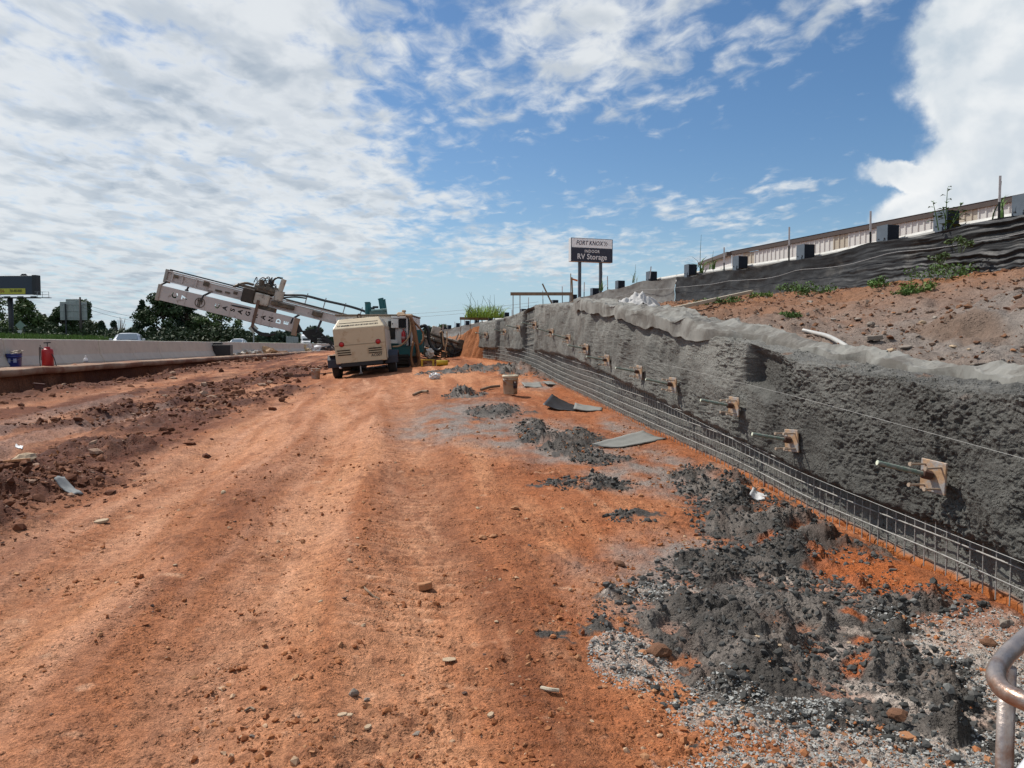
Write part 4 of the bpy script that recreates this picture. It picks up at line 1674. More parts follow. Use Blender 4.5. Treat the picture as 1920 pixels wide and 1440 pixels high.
def diamond(px, py, Y, d_px, base, label, light):
    c = at(px, py, Y)
    s_ = d_px / F * Y / 2
    r = thing('warning_sign', label, 'road sign', (c.x, Y, base), (0, 0, .1), 'diamond warning signs seen from behind')
    z = c.z - base
    MB().prism([(0, -s_), (s_, 0), (0, s_), (-s_, 0)], -.012, .012, 'y').obj('panel', light, r)
    o = r.children[0]
    o.location.z = z
    MB().box((.0, .05, (z + s_ * .5) / 2 - .2), (.09, .06, z + s_ * .5 + .4)).obj('post', galv, r)
    if label.startswith('green'):
        MB().box((-.05, -.03, z - s_ * 1.28), (s_ * .8, .03, s_ * .5)).obj('plate', mat('pale_plate', (.45, .47, .47), .5), r)


diamond(38, 610, 92, 18, 1.6, 'green grey diamond sign back on the grassy verge below the billboard', mat('sign_back_green', (.17, .24, .20), .5, .3))
diamond(475, 616, 78, 19, 1.0, 'tan grey diamond sign back below the drill mast', mat('sign_back_tan', (.40, .37, .31), .5, .2))


def far_panel():
    Y = 125
    c = at(548, 637, Y)
    r = thing('panel_sign', 'small grey slatted sign back beside the semi trucks', 'road sign', (c.x, Y, ROAD_Z))
    z = c.z - ROAD_Z
    W = 23 / F * Y
    for i in range(5):
        MB().box((-W / 2 + W / 5 * (i + .5), 0, z), (W / 5 - .03, .05, 1.15 - .05 * i)).obj('slat', alum, r, .006)
    for k in (-.3, .3):
        MB().box((W * k, .06, z / 2 - .1), (.1, .06, z + .3)).obj('post', galv, r)


far_panel()


# ------------------------------------------------------------------ things along the barrier
def on_ledge(px, py_bottom, Y):
    p = at(px, py_bottom, Y)
    return Vector((p.x, Y, max(ROAD_Z, gz(p.x, Y))))


def bucket(name, label, loc, h, r_top, body_m, lid_m=None, rot=0, handle=True, group=None, cat='bucket'):
    t = thing(name, label, cat, loc, (0, 0, rot), group)
    rb = r_top * .87
    pr = [(0, .0), (rb, 0), (rb + .004, .012), (r_top * .975, h * .76), (r_top * 1.03, h * .765), (r_top * 1.03, h * .80), (r_top * .985, h * .81), (r_top * .99, h * .90), (r_top * 1.04, h * .905),
          (r_top * 1.05, h * .985), (r_top * 1.02, h), (r_top * .97, h * .995), (r_top * .93, h * .6), (0, h * .55)]
    MB().lathe(pr, 28).obj('body', body_m, t, 0, True)
    if handle:
        a = [(r_top * 1.05 * math.cos(k), r_top * 1.05 * math.sin(k) * .99, h * .80 - .11 * math.sin(k) * (k > 0)) for k in np.linspace(0, math.pi, 14)]
        MB().tube([(x, -abs(y), z) for x, y, z in a], .003, 6).obj('handle', galv, t, 0, True)
    return t


Yb = 20.0
loc = on_ledge(27, 692, Yb + .2)
bb = bucket('blue_bucket', 'blue plastic bucket in front of the barrier with gloves on top', loc, .385, .185, mat('blue_plastic', (.012, .025, .17), .4, 0, .1), rot=.4)
for k in (-.5, .3):
    lb = MB().box((.0, 0, 0), (.075, .004, .11)).obj('label_patch', mat('pale_print', (.20, .25, .42), .5), bb)
    lb.location = (math.sin(k) * .178, -math.cos(k) * .178, .2)
    lb.rotation_euler = (-.06, 0, k)


def blob_mesh(name, sx, sy, sz, seed, amp=.35, sub=2, flat=None, freq=2.2):
    V, T = (ICO0, ICO1, ICO2)[min(sub, 2)]
    V = V.copy()
    out_ = []
    for v in V:
        k = 1 + amp * mn.fractal(Vector(v) * freq + Vector((seed * 3.7, seed, 0)), 1.0, 2.0, 3)
        out_.append((v[0] * k * sx, v[1] * k * sy, v[2] * k * sz))
    Vv = np.array(out_)
    if flat is not None:
        Vv[:, 2] = np.maximum(Vv[:, 2], flat)
    return raw_mesh(name, Vv, T, smooth=False)


g = link('work_gloves', blob_mesh('work_gloves', .16, .10, .055, 3, .7), mat('glove_cloth', (.34, .29, .23), .9, 0, .4, 20))
g.location = loc + Vector((.06, 0, .415))
g.rotation_euler = (0, -.15, .3)
tag(g, 'pair of dirty pale gloves lying on the blue bucket', 'gloves')

loc = on_ledge(90, 687, Yb + .6)
sp = thing('sprayer', 'tall red pump sprayer tank with black hose against the barrier', 'sprayer', loc, (0, 0, .1))
red = mat('red_plastic', (.36, .012, .014), .38, 0, .1, dirt=(.25, .08, .05), dirt_amt=.15)
blk = mat('black_rubber', (.015, .015, .016), .5)
MB().lathe([(0, 0), (.135, 0), (.145, .02), (.145, .46), (.135, .50), (.07, .525), (0, .53)], 24).obj('tank', red, sp, 0, True)
MB().lathe([(0, .5), (.075, .5), (.075, .56), (.04, .575), (0, .58)], 16).obj('cap', red, sp, 0, True)
MB().cyl((0, 0, .56), (0, 0, .68), .012, n=8).beam((-.09, 0, .68), (.09, 0, .69), .03, .03).obj('pump_handle', blk, sp)
MB().tube(catmull([(-.05, -.1, .5), (-.16, -.08, .56), (-.19, -.05, .42), (-.18, -.06, .15), (-.15, -.1, .03)], 6), .011, 6).obj('hose', blk, sp, 0, True)
MB().tube([(-.155, -.04, .2), (-.165, -.04, .62)], .010, 6).obj('wand', blk, sp)
MB().tube(catmull([(.13, -.05, .38), (.20, -.06, .25), (.235, -.06, .1), (.26, -.06, .0)], 6), .011, 6).obj('strap', blk, sp, 0, True)

loc = on_ledge(161, 684, Yb + 3.6)
bt = thing('bottle', 'small white spray bottle standing on the dirt ledge', 'bottle', loc)
MB().lathe([(0, 0), (.06, 0), (.065, .01), (.065, .15), (.05, .19), (.022, .21), (.022, .235), (0, .235)], 16).obj('body', mat('white_plastic', (.75, .76, .76), .4), bt, 0, True)
MB().lathe([(.066, .05), (.067, .05), (.067, .12), (.066, .12)], 16).obj('label_band', mat('grey_print', (.25, .27, .3), .5), bt, 0, True)
MB().lathe([(0, .23), (.025, .23), (.022, .27), (0, .275)], 12).obj('cap', mat('white_plastic', (.75, .76, .76), .4), bt, 0, True)

# black crate with sheet
Y = 41
loc = on_ledge(400, 668, Y)
cr = thing('black_box', 'big black open box half covered with black plastic sheet by the barrier', 'box', loc, (0, 0, .15))
bl = mat('black_plastic', (.012, .012, .014), .45, 0, .2)
m = MB()
m.box((.35, 0, .32), (1.25, .7, .64))
m.obj('box', bl, cr, .02)
MB().box((.1, .05, .71), (.75, .35, .13)).obj('lid', bl, cr, .03)
P = np.zeros((14, 10, 3))
for i in range(14):
    for j in range(10):
        u, v_ = i / 13, j / 9
        P[i, j] = (-.95 + 1.1 * u, -.45 - .12 * math.sin(u * 7) + .9 * v_, (.62 * u ** .7 + .05) * (1 - .25 * abs(v_ - .5)) + .05 * mn.noise((u * 5, v_ * 4, 1)))
link('plastic_sheet', grid_mesh('plastic_sheet', P), bl, cr)
P2 = P.copy()
P2[..., 0] = -.98 + (P[..., 0] + .98) * .42
P2[..., 1] = -.55 + (P[..., 1] + .55) * .5
P2[..., 2] *= .6
link('sheet_fold', grid_mesh('sheet_fold', P2), mat('glossy_sheet', (.16, .17, .20), .25), cr)

for i, (px, py, Y, sx, sy, sz, col, lab, nm, cat) in enumerate([
        (432, 662, 44, .30, .2, .12, (.42, .38, .32), 'small pale stone beside the black box', 'rock', 'rock'),
        (452, 664, 46, .38, .25, .16, (.44, .41, .36), 'whitish sack lying left in the heap along the barrier', 'sack', 'sack'),
        (463, 661, 48, .42, .3, .24, (.45, .43, .39), 'whitish sack with dark folds in the middle of the heap', 'sack', 'sack'),
        (475, 661, 50, .42, .3, .26, (.40, .38, .35), 'grey white sack right in the heap before the tan tarp', 'sack', 'sack'),
        (468, 656, 49, .40, .25, .10, (.05, .045, .04), 'dark plastic lying across the sacks by the barrier', 'plastic_scrap', 'plastic'),
        (497, 658, 54, .85, .5, .42, (.46, .30, .17), 'crumpled tan tarp heap beside the barrier', 'tarp', 'tarp'),
        (489, 651, 54, .22, .2, .22, (.38, .23, .14), 'tan cloth lump on top of the tan tarp heap', 'cloth', 'cloth'),
        (521, 656, 58, .95, .3, .14, (.16, .085, .05), 'brown broken boards right of the tan tarp', 'board_pile', 'boards'),
        (561, 652, 74, 1.05, .5, .55, (.52, .40, .24), 'pale tan tarp heap next to the white bundle', 'tarp', 'tarp'),
        (578, 649, 76, 1.15, .7, .75, (.62, .63, .64), 'white plastic bundle in front of the nearer truck', 'plastic_bundle', 'bundle'),
        (611, 652, 82, 1.0, .5, .42, (.04, .042, .05), 'dark bundle with pale flecks close to the compressor', 'plastic_bundle', 'bundle')]):
    p = at(px, py, Y)
    p = Vector((bar_x(Y) + .95 + .4 * (i % 2), Y, ROAD_Z))
    p.x = at(px, py, Y).x
    o = link(nm, blob_mesh(nm, sx, sy, sz, i + 20, .75, 2, -.05, 2.6), mat('heap_%d' % i, col, .8, 0, .25, 4, dirt=(.26, .15, .09), dirt_amt=.3))
    o.location = (p.x, p.y, max(ROAD_Z, gz(p.x, p.y)) + .03)
    tag(o, lab, cat)

# rusty stub standing in the mud
x, y = gpt(72, 738)
st = thing('metal_stub', 'short rusty iron stub sticking out of the mud', 'metal stub', (x, y, gz(x, y)), (.0, .12, .4))
MB().box((0, 0, .07), (.17, .10, .16)).obj('stub', mat('dark_rust', (.07, .022, .015), .8), st, .01)
MB().box((0, 0, .165), (.24, .12, .03)).obj('flange', mat('dark_rust', (.07, .022, .015), .8), st, .006)


def pavement_edge():
    """broken edge of the old pavement, standing proud of the dug-out clay"""
    ys = np.arange(3, 110, .22)
    prof = [(-.55, 0.012), (-.02, 0.0), (.02, -.02), (.03, -.10), (.0, -.17), (-.10, -.185), (-.45, -.19)]
    P = np.zeros((len(ys), len(prof), 3))
    for i, y in enumerate(ys):
        lip = 1.55 + .10 * float(fbm(np.array([y * .35]), np.array([0.0]), 3, 41)[0])
        for j, (dx_, dz_) in enumerate(prof):
            n1 = mn.noise((y * 1.3, j * .7, 1)) * .03 * (j > 0)
            P[i, j] = (bar_x(y) + lip + dx_ + n1, y, ROAD_Z + .03 + dz_ + (.02 * mn.noise((y * .9, j, 7)) if j < 4 else 0) + .03 * max(0, mn.noise((y * .5, 3, 3))))
    me = grid_mesh('pavement_edge', P, flip=True)
    o = link('pavement_edge', me, mat('pavement_edge', (.30, .20, .135), .9, 0, .2, 1.6, .4, 40, dirt=(.20, .085, .045), dirt_amt=.45, dirt_scale=1.0))
    tag(o, kind='structure')


pavement_edge()


# ================================================================== machines at the end of the wall
BEIGE = mat('beige_paint', (.50, .41, .275), .45, 0, .05, 2.0, dirt=(.38, .26, .15), dirt_amt=.24, dirt_scale=3.5)
BEIGE2 = mat('beige_paint_light', (.58, .53, .44), .45, 0, .05)
WHITEP = mat('machine_white', (.62, .63, .62), .45, 0, .06, 3, dirt=(.40, .35, .29), dirt_amt=.18, dirt_scale=3)
TEAL = mat('teal_paint', (.010, .115, .125), .45, 0, .15, 4, dirt=(.08, .09, .08), dirt_amt=.2)
BLACKH = mat('black_hose', (.012, .012, .013), .45, 0, .2, 20)
BROWNH = mat('brown_hose', (.21, .10, .045), .7, 0, .25, 12)
TANH = mat('tan_hose', (.40, .27, .16), .65, 0, .2, 12)
DARK = mat('dark_opening', (.008, .008, .010), .8)
TYRE = mat('tyre_rubber', (.022, .021, .02), .85)
GREASE = mat('greasy_steel', (.085, .070, .052), .6, .35, .4, 9, dirt=(.20, .14, .09), dirt_amt=.35, dirt_scale=7)
CREAM = mat('worn_cream_paint', (.47, .42, .35), .55, .05, .12, 3, dirt=(.12, .085, .06), dirt_amt=.30, dirt_scale=5)
PINKW = mat('worn_mast_paint', (.50, .45, .42), .55, .05, .08, 2, dirt=(.16, .10, .07), dirt_amt=.14, dirt_scale=4)


def compressor():
    p = at(683, 704, 20.6)
    # stand it on the ground under its two wheels
    gl, gr = gz(p.x - .78, 21.3), gz(p.x + .72, 21.3)
    gl, gr = .50, .66
    r = thing('air_compressor', 'beige tow-behind air compressor with two red round tail lamps', 'compressor', (p.x - .01, 20.5, (gl + gr) / 2), (0, -.088, .10))
    W, L = 1.41, 2.2
    bm = bmesh.new()
    for x in (-W / 2, W / 2):
        for y, z in ((0, .40), (L, .40), (0.0, 1.36), (L, 1.36)):
            bm.verts.new((x * (1.0 if z > 1 else .985), y, z))
    for x in (-.56, .56):
        for y in (.30, L - .3):
            bm.verts.new((x, y, 1.63))
    bmesh.ops.convex_hull(bm, input=bm.verts[:])
    bmesh.ops.dissolve_limit(bm, angle_limit=.02, verts=bm.verts[:], edges=bm.edges[:])
    bmesh.ops.bevel(bm, geom=bm.edges[:], offset=.022, segments=2, affect='EDGES', profile=.5)
    me = bpy.data.meshes.new('body')
    bm.to_mesh(me)
    bm.free()
    body = link('body', me, BEIGE, r)
    MB().box((0, -.004, .90), (W * .98, .008, .012)).obj('panel_seam', mat('seam_shadow_gap', (.22, .18, .12), .8), body)
    MB().box((W / 2 + .006, L / 2, .86), (.012, L - .12, .80)).obj('side_panel', BEIGE2, r, .004)
    for sx, n_ in ((-.44, 0), (.40, 1)):
        for k in range(3):
            MB().box((sx - .01 * k * (1 - n_), -.006, .635 + .062 * k), (.36, .014, .024)).obj('louvre_slot', DARK, body)
            MB().box((sx - .01 * k * (1 - n_), -.016, .655 + .062 * k), (.37, .03, .010)).obj('louvre_lip', BEIGE, body)
    redl = mat('red_lens', (.42, .012, .014), .25)
    for sx, sz in ((-.50, .93), (.50, .93)):
        lm = Matrix.Rotation(math.pi / 2, 4, 'X')
        MB().lathe([(0, .03), (.048, .028), (.058, .012), (.062, 0)], 20, (sx, -.006, sz), lm).obj('tail_lamp', redl, r, 0, True)
        MB().lathe([(.062, .010), (.072, .012), (.072, -.01)], 20, (sx, -.004, sz), lm).obj('lamp_ring', mat('dark_red_ring', (.2, .02, .02), .4), body, 0, True)
    tm = text_mesh('AC007', .105, offset=.002, extrude=.002)
    t = link('lettering', tm, mat('black_print', (.03, .028, .025), .6), body)
    t.rotation_euler = (math.pi / 2, 0, 0)
    t.location = (.43, -.006, .565)
    # slots of the sloping hood
    th = math.atan2(.27, .30)
    m = MB()
    Mx = Matrix.Rotation(th, 3, 'X')
    for i in range(26):
        x = -.56 + i * .043
        wd = .020 if (i * 7) % 3 else .030
        yy = .088
        m.box((x, yy - .002, 1.36 + yy * .9 + .002), (wd, .05, .006), Mx)
    m.box((-.36, .08, 1.36 + .08 * .9 + .003), (.22, .03, .006), Mx)
    m.box((0, .165, 1.36 + .165 * .9 + .003), (1.06, .016, .006), Mx)
    m.obj('vent_slots', DARK, body)
    m = MB()
    a = [(.0 + .055 * math.cos(k), .55, 1.70 + .055 * math.sin(k)) for k in np.linspace(0, 2 * math.pi, 15)]
    m.tube(a, .016, 6, False)
    m.box((0, .55, 1.642), (.34, .20, .02))
    m.obj('lifting_eye', mat('rusty_nut', (.075, .036, .024), .7, .2), r, 0)
    for sx in (-1, 1):
        f = MB().prism([(.35, .30), (.35, .52), (.5, .66), (1.15, .66), (1.3, .52), (1.3, .46), (1.1, .58), (.55, .58), (.43, .48), (.43, .3)], sx * .60, sx * .98, 'x').obj('fender', mat('fender_blue_black', (.015, .02, .035), .5), r, .01)
        if sx < 0:
            MB().box((-.76, .50, .655), (.36, .34, .02)).obj('fender_top', BEIGE2, f, .005)
        wp = [(0, -.10), (.19, -.10), (.30, -.115), (.345, -.09), (.355, -.04), (.355, .04), (.345, .09), (.30, .115), (.19, .10), (0, .10)]
        k = MB().lathe(wp, 26, (0, 0, 0), Matrix.Rotation(math.pi / 2, 4, 'Y')).obj('wheel', TYRE, r, 0, True)
        k.location = (sx * .78, .80, .33)
        hb = MB().lathe([(0, -.09), (.12, -.09), (.17, -.06), (.18, -.105)], 16, (0, 0, 0), Matrix.Rotation(math.pi / 2, 4, 'Y')).obj('rim', galv, k, 0, True)
        hb.scale = (-1 if sx > 0 else 1, 1, 1)
    MB().box((0, 1.05, .36), (1.15, 2.1, .12)).box((0, .8, .33), (1.5, .12, .12)).obj('chassis', mat('chassis_black', (.012, .012, .014), .6), r, .01)
    MB().cyl((-.05, .05, .34), (-.05, .05, .12), .018, n=8).box((-.05, .05, .10), (.09, .06, .015)).obj('prop_stand', galv, r)
    MB().beam((0, 2.2, .36), (0, 3.3, .34), .10, .10).obj('tow_bar', mat('chassis_black', (.012, .012, .014), .6), r)
    MB().lathe([(0, 0), (.035, .01), (.045, .05), (0, .07)], 12, (-.60, .10, .26)).obj('tow_lamp', mat('lamp_lens', (.75, .76, .78), .1), r, 0, True)


compressor()


def cutout_panel(L, H):
    """sheet steel panel with the stencil letters cut right through it"""
    cu = bpy.data.curves.new('panel', 'CURVE')
    cu.dimensions = '2D'
    cu.fill_mode = 'BOTH'
    cu.extrude = .008

    def add(pts):
        sp_ = cu.splines.new('POLY')
        sp_.points.add(len(pts) - 1)
        for q, (x, y) in zip(sp_.points, pts):
            q.co = (x, y, 0, 1)
        sp_.use_cyclic_u = True
    add([(0, -H / 2), (L, -H / 2), (L, H / 2), (0, H / 2)])

    def letter(ch, cx, cy, size):
        me = text_mesh(ch, size, offset=.012 * size / .3, extrude=0)
        bm = bmesh.new()
        bm.from_mesh(me)
        bmesh.ops.remove_doubles(bm, verts=bm.verts[:], dist=1e-5)
        ed = {e for e in bm.edges if len(e.link_faces) == 1}
        xs = [v.co.x for v in bm.verts]
        ysv = [v.co.y for v in bm.verts]
        mx, my = (max(xs) + min(xs)) / 2, (max(ysv) + min(ysv)) / 2
        while ed:
            e = ed.pop()
            loop = [e.verts[0], e.verts[1]]
            while True:
                nx = [q for q in loop[-1].link_edges if q in ed]
                if not nx:
                    break
                ed.discard(nx[0])
                loop.append(nx[0].other_vert(loop[-1]))
            if loop[0] is loop[-1]:
                loop.pop()
            if len(loop) > 2:
                # letters read down the mast: their tops point to its free end
                add([(cx - (v.co.y - my), cy + (v.co.x - mx)) for v in loop])
        bm.free()
        bpy.data.meshes.remove(me)
    letter('C', .53, .02, .27)
    letter('7', .86, .03, .27)
    for i, ch in enumerate('CASAGRANDE'):
        letter(ch, 1.98 + i * .263, .0, .215)
    o = bpy.data.objects.new('panel', cu)
    COL.objects.link(o)
    dg = bpy.context.evaluated_depsgraph_get()
    me = bpy.data.meshes.new_from_object(o.evaluated_get(dg))
    bpy.data.objects.remove(o)
    me.name = 'cover_panel'
    return me


def drill_rig():
    base = Vector((-4.33, 24.2, .66))
    r = thing('drill_rig', 'white and teal crawler drill rig with a long mast lowered towards the road', 'drill rig', base)

    def W_(px, py, Y):
        return at(px, py, Y) - base
    x0, x1 = W_(629, 600, 23).x, W_(769, 600, 23).x
    zt, zm, zl = W_(700, 592, 23).z, W_(700, 646, 23).z, W_(700, 662, 23).z
    yf, yb = -1.2, 1.3
    hull = MB().box(((x0 + x1) / 2, (yf + yb) / 2 + .03, (zt + zm) / 2), (x1 - x0, yb - yf - .06, zt - zm)).obj('engine_housing', WHITEP, r, .03, segs=2)
    MB().box(((x0 + x1) / 2, (yf + yb) / 2, (zm + zl) / 2 - .06), (x1 - x0 + .02, yb - yf, zm - zl + .12)).obj('chassis', TEAL, r, .03)

    def face(name, a, b, m, proud=.02, par=None, bev=0):
        A, B = W_(a[0], a[1], 23), W_(b[0], b[1], 23)
        return MB().box(((A.x + B.x) / 2, yf - proud / 2, (A.z + B.z) / 2), (abs(B.x - A.x), proud + .02, abs(A.z - B.z))).obj(name, m, par or hull, bev)
    face('opening', (728, 602), (741, 637), DARK, .012)
    d = face('door', (734, 598), (747.5, 615), WHITEP, .05, None, .006)
    face('handle', (735.5, 606), (737, 608.5), DARK, .07)
    face('opening', (748, 598), (762, 614.5), DARK, .012)
    face('frame_bar', (762, 596), (766, 648), WHITEP, .05, None, .005)
    face('frame_bar', (734, 593), (766, 597), WHITEP, .05, None, .005)
    face('opening', (766, 598), (770, 648), DARK, .014)
    face('frame_bar', (770.4, 596), (773, 649), WHITEP, .10, None, .005)
    face('step_plate', (732, 637), (746, 644), WHITEP, .04, None, .005)
    face('opening', (731, 644.2), (747, 645.4), TEAL, .05)
    face('cabinet', (631, 600), (646, 640), WHITEP, .03, None, .006)
    face('opening', (634, 603), (641, 612), DARK, .04)
    MB().box(((x0 + x1) / 2, (yf + yb) / 2, zt + .02), (x1 - x0 + .04, yb - yf + .04, .05)).obj('roof', mat('roof_dark', (.16, .13, .10), .8, 0, .2), r, .01)
    A = W_(750, 590, 23.2)
    MB().box((A.x, yf + .5, zt + .08), (.32, .4, .10), taper=.6).box((A.x + .08, yf + .5, zt + .16), (.12, .12, .08)).obj('filler_cap', TANH, r, .02)
    # tracks
    for s_ in (-1, 1):
        cx = (x0 + x1) / 2 + s_ * .90
        pr = [(-1.35, .28), (-1.2, .06), (-1.05, .0), (1.15, .0), (1.32, .06), (1.45, .28), (1.32, .50), (1.15, .56), (-1.05, .56), (-1.2, .50)]
        tk = MB().prism(pr, cx - .22, cx + .22, 'x').obj('track', mat('track_steel', (.03, .024, .02), .8, .2, .3), r, .02)
        m = MB()
        for k in range(17):
            y = -1.05 + k * .14
            m.box((cx, y, .565), (.46, .05, .03)).box((cx, y, -.005), (.46, .05, .03))
        for k in range(4):
            m.box((cx, -1.30 - .03 * math.sin(k), .12 + k * .11), (.46, .05, .04))
        m.obj('track_shoes', mat('track_steel', (.03, .024, .02), .8, .2, .3), tk)
    # upright rams
    for (a, b, rad) in (((690, 596), (689, 568), .085), ((694, 596), (692, 570), .06), ((722, 596), (714, 561), .085), ((727, 596), (720, 563), .05)):
        A, B = W_(a[0], a[1], 24.6), W_(b[0], b[1], 24.6)
        MB().cyl(A - Vector((0, 0, .3)), B, rad, n=14).cyl(B, B + (B - A).normalized() * .03, rad * 1.12, n=14).obj('ram', TEAL, r, 0, False)
    A, B = W_(700, 598, 24.4), W_(699, 576, 24.4)
    MB().beam(A, B, .12, .10).beam(B, B + Vector((.18, 0, .0)), .07, .07).obj('exhaust', steel_dk, r)
    A = W_(709, 590, 24.3)
    MB().box(A + Vector((0, 0, .02)), (.5, .3, .16)).cyl(A + Vector((-.2, -.1, .1)), A + Vector((.3, -.1, .14)), .06, n=8).obj('valve_block', mat('valve_block', (.10, .17, .16), .5, .2, .4), r)
    # the mast
    A, B = W_(312, 516, 25.5), W_(866, 657, 26.0)
    ux = (B - A).normalized()
    uy = Vector((0, 0, 1)).cross(ux).normalized()
    uz = ux.cross(uy)
    M = Matrix((ux, uy, uz)).transposed().to_4x4()
    L = (B - A).length
    k_ = 54.5

    def mx(px):
        return (px - 312) / (866 - 312) * L
    m = MB()
    m.box((L * .5, 0, -.02), (L, .26, .26))
    m.box((mx(560), -.01, .15), (mx(560) * 2, .34, .05))
    m.box((mx(560), -.01, -.175), (mx(560) * 2, .34, .05))
    mast = m.obj('mast', PINKW, r, .008)
    mast.matrix_local = Matrix.Translation(A) @ M

    def sub(mb, name, mt, bev=0, smooth=False):
        return mb.obj(name, mt, mast, bev, smooth)
    sub(MB().box((L * .46, .0, .215), (L * .9, .14, .045)), 'rack_rail', steel_dk)
    sub(MB().box((.06, 0, -.02), (.10, .40, .46)), 'end_plate', mat('end_plate', (.30, .28, .25), .6, .2, .2), .01)
    for i, px in enumerate((333, 388, 412, 428, 442)):
        sub(MB().box((mx(px), -.172, random.uniform(-.1, .06)), (random.uniform(.10, .28), .006, random.uniform(.06, .2))), 'bare_patch', GREASE)
    for px in (327, 345, 370, 600, 650):
        sub(MB().box((mx(px), -.18, -.01), (.05, .02, .30)), 'stiffener', PINKW, .004)
    # stencil cover below
    pl = link('cover_panel', cutout_panel(4.72, .50), PINKW, mast)
    pl.rotation_euler = (math.pi / 2, -.012, 0)
    pl.location = (.08 - .05, -.34, -.62)
    sub(MB().box((.02, -.33, -.62), (.10, .12, .56)), 'panel_post', mat('post_tan', (.36, .31, .26), .6), .006)
    sub(MB().box((4.72, -.33, -.62), (.16, .14, .60)), 'panel_post', mat('post_tan2', (.28, .19, .13), .6), .006)
    for px in (362, 443, 501, 517):
        sub(MB().box((mx(px), -.352, -.62), (.014, .012, .50)), 'panel_rib', mat('rib_tan', (.40, .35, .31), .6))
    sub(MB().box((mx(488), -.36, -.52), (.09, .05, .95)), 'strut', mat('rust_strut', (.13, .075, .05), .7), .006)
    lg = MB()
    for k in range(24):
        a0 = k / 24 * 2 * math.pi
        lg.beam((1.43 + .16 * math.cos(a0), -.357, -.62 + .16 * math.sin(a0)), (1.43 + .16 * math.cos(a0 + .27), -.357, -.62 + .16 * math.sin(a0 + .27)), .012, .022)
    lg.box((1.43, -.357, -.62), (.05, .012, .30)).box((1.37, -.357, -.62), (.03, .012, .26)).box((1.49, -.357, -.58), (.03, .012, .18)).box((1.43, -.357, -.56), (.18, .012, .04))
    sub(lg, 'round_emblem', GREASE)
    for px in (320, 398, 562):
        x = mx(px)
        sub(MB().tube([(x, -.1, -.18), (x - .06, -.22, -.27), (x - .13, -.33, -.36), (x - .16, -.34, -.55)], .035, 6), 'hanger', steel_dk)
    sub(MB().beam((mx(357), -.1, -.2), (mx(357) - .03, -.1, -.32), .05, .05).box((mx(357) - .03, -.1, -.33), (.1, .08, .05)), 'hook', steel_dk)
    # added dark backing: stands for the shade seen through the middle letters
    sub(MB().box((3.0, -.20, -.64), (1.9, .10, .42)), 'dark_backing', mat('backing_shade', (.03, .025, .022), .8), .005)
    sub(MB().box((mx(502), -.1, -.35), (.62, .25, .34)), 'carriage_plate', GREASE, .01)
    sub(MB().tube(catmull([(2.3, -.3, -.45), (2.8, -.36, -.42), (3.3, -.3, -.4)], 6), .03, 6), 'hose', BLACKH)
    for q in range(3):
        sub(MB().tube(catmull([(3.25, -.3, -.96), (3.5, -.3, -1.08 - .03 * q), (3.85, -.3, -1.10 - .03 * q), (4.1, -.3, -1.02)], 6), .028, 6), 'hose', BLACKH, 0, True)
    # drill head: gearbox, motors, swivel and its hoses
    hx = mx(485)
    sub(MB().box((hx - .35, -.05, .02), (.42, .50, .50)), 'gearbox', mat('gearbox_dark', (.05, .038, .028), .6, .3, .3), .03)
    sub(MB().box((hx + .12, -.06, .0), (.50, .46, .40)), 'gearbox', CREAM, .03)
    sub(MB().cyl((hx - .1, -.05, .36), (hx + .55, -.05, .36), .16, n=14).cyl((hx - .25, -.05, .36), (hx - .1, -.05, .36), .11, n=12), 'motor', GREASE)
    sub(MB().cyl((hx - .05, -.1, .45), (hx - .05, -.1, .66), .09, n=10).cyl((hx + .22, .02, .45), (hx + .22, .02, .74), .10, n=10).box((hx + .08, 0, .5), (.4, .3, .14)), 'motor', GREASE, .01)
    sub(MB().cyl((hx + .62, -.1, .10), (hx + .62, -.1, .44), .17, n=16).cyl((hx + .62, -.1, .44), (hx + .66, -.1, .86), .09, n=14), 'swivel', CREAM, 0)
    sub(MB().box((hx - .05, -.05, .30), (1.5, .30, .10)), 'slide', GREASE, .01)
    for q in range(12):
        a0 = Vector((hx - .3 + random.uniform(0, .7), random.uniform(-.2, .1), .4 + random.uniform(0, .2)))
        b0 = Vector((hx + random.uniform(-.5, .7), random.uniform(-.2, .1), .3 + random.uniform(0, .3)))
        mid = (a0 + b0) / 2 + Vector((0, 0, random.uniform(.12, .32)))
        sub(MB().tube(catmull([a0, mid, b0], 6), .017, 5), 'hose', BLACKH, 0, True)
    sub(MB().tube(catmull([(hx + .2, -.1, .5), (hx + .38, -.1, .83), (hx + .6, -.1, .88)], 6), .035, 6), 'hose', BLACKH, 0, True)
    sub(MB().tube(catmull([(hx - .95, -.1, .18), (hx - .6, -.1, .40), (hx - .3, -.1, .42)], 6), .05, 6), 'hose', GREASE, 0, True)
    # hose line held above the mast
    pts = [(hx + .65, -.05, .3)] + [(mx(px), -.05, .40 + dz) for px, dz in ((545, .03), (566, .10), (600, .10), (637, .12), (668, .10), (692, .02))]
    for dy in (-.05, .04):
        sub(MB().tube(catmull([(x, y + dy, z + dy * .3) for x, y, z in pts], 5), .032, 6), 'hose', BLACKH, 0, True)
    sub(MB().tube(catmull([(hx + .65, -.05, .2), (mx(545), -.05, .36), (mx(566), -.05, .42)], 5), .028, 6), 'hose', BLACKH, 0, True)
    for px in (566, 600, 637, 668):
        sub(MB().cyl((mx(px), -.05, .18), (mx(px) + .02, -.05, .60), .018, n=6), 'standoff', galv)
    # feed chain edge and clamp on the lower half
    sub(MB().box((mx(690), -.02, .20), (mx(860) - mx(545), .16, .06)), 'feed_rail', GREASE)
    sub(MB().box((mx(594), -.2, -.02), (.34, .12, .16)), 'clamp', GREASE, .02)
    sub(MB().box((mx(530), -.2, -.02), (.8, .1, .15)), 'clamp', GREASE, .02)
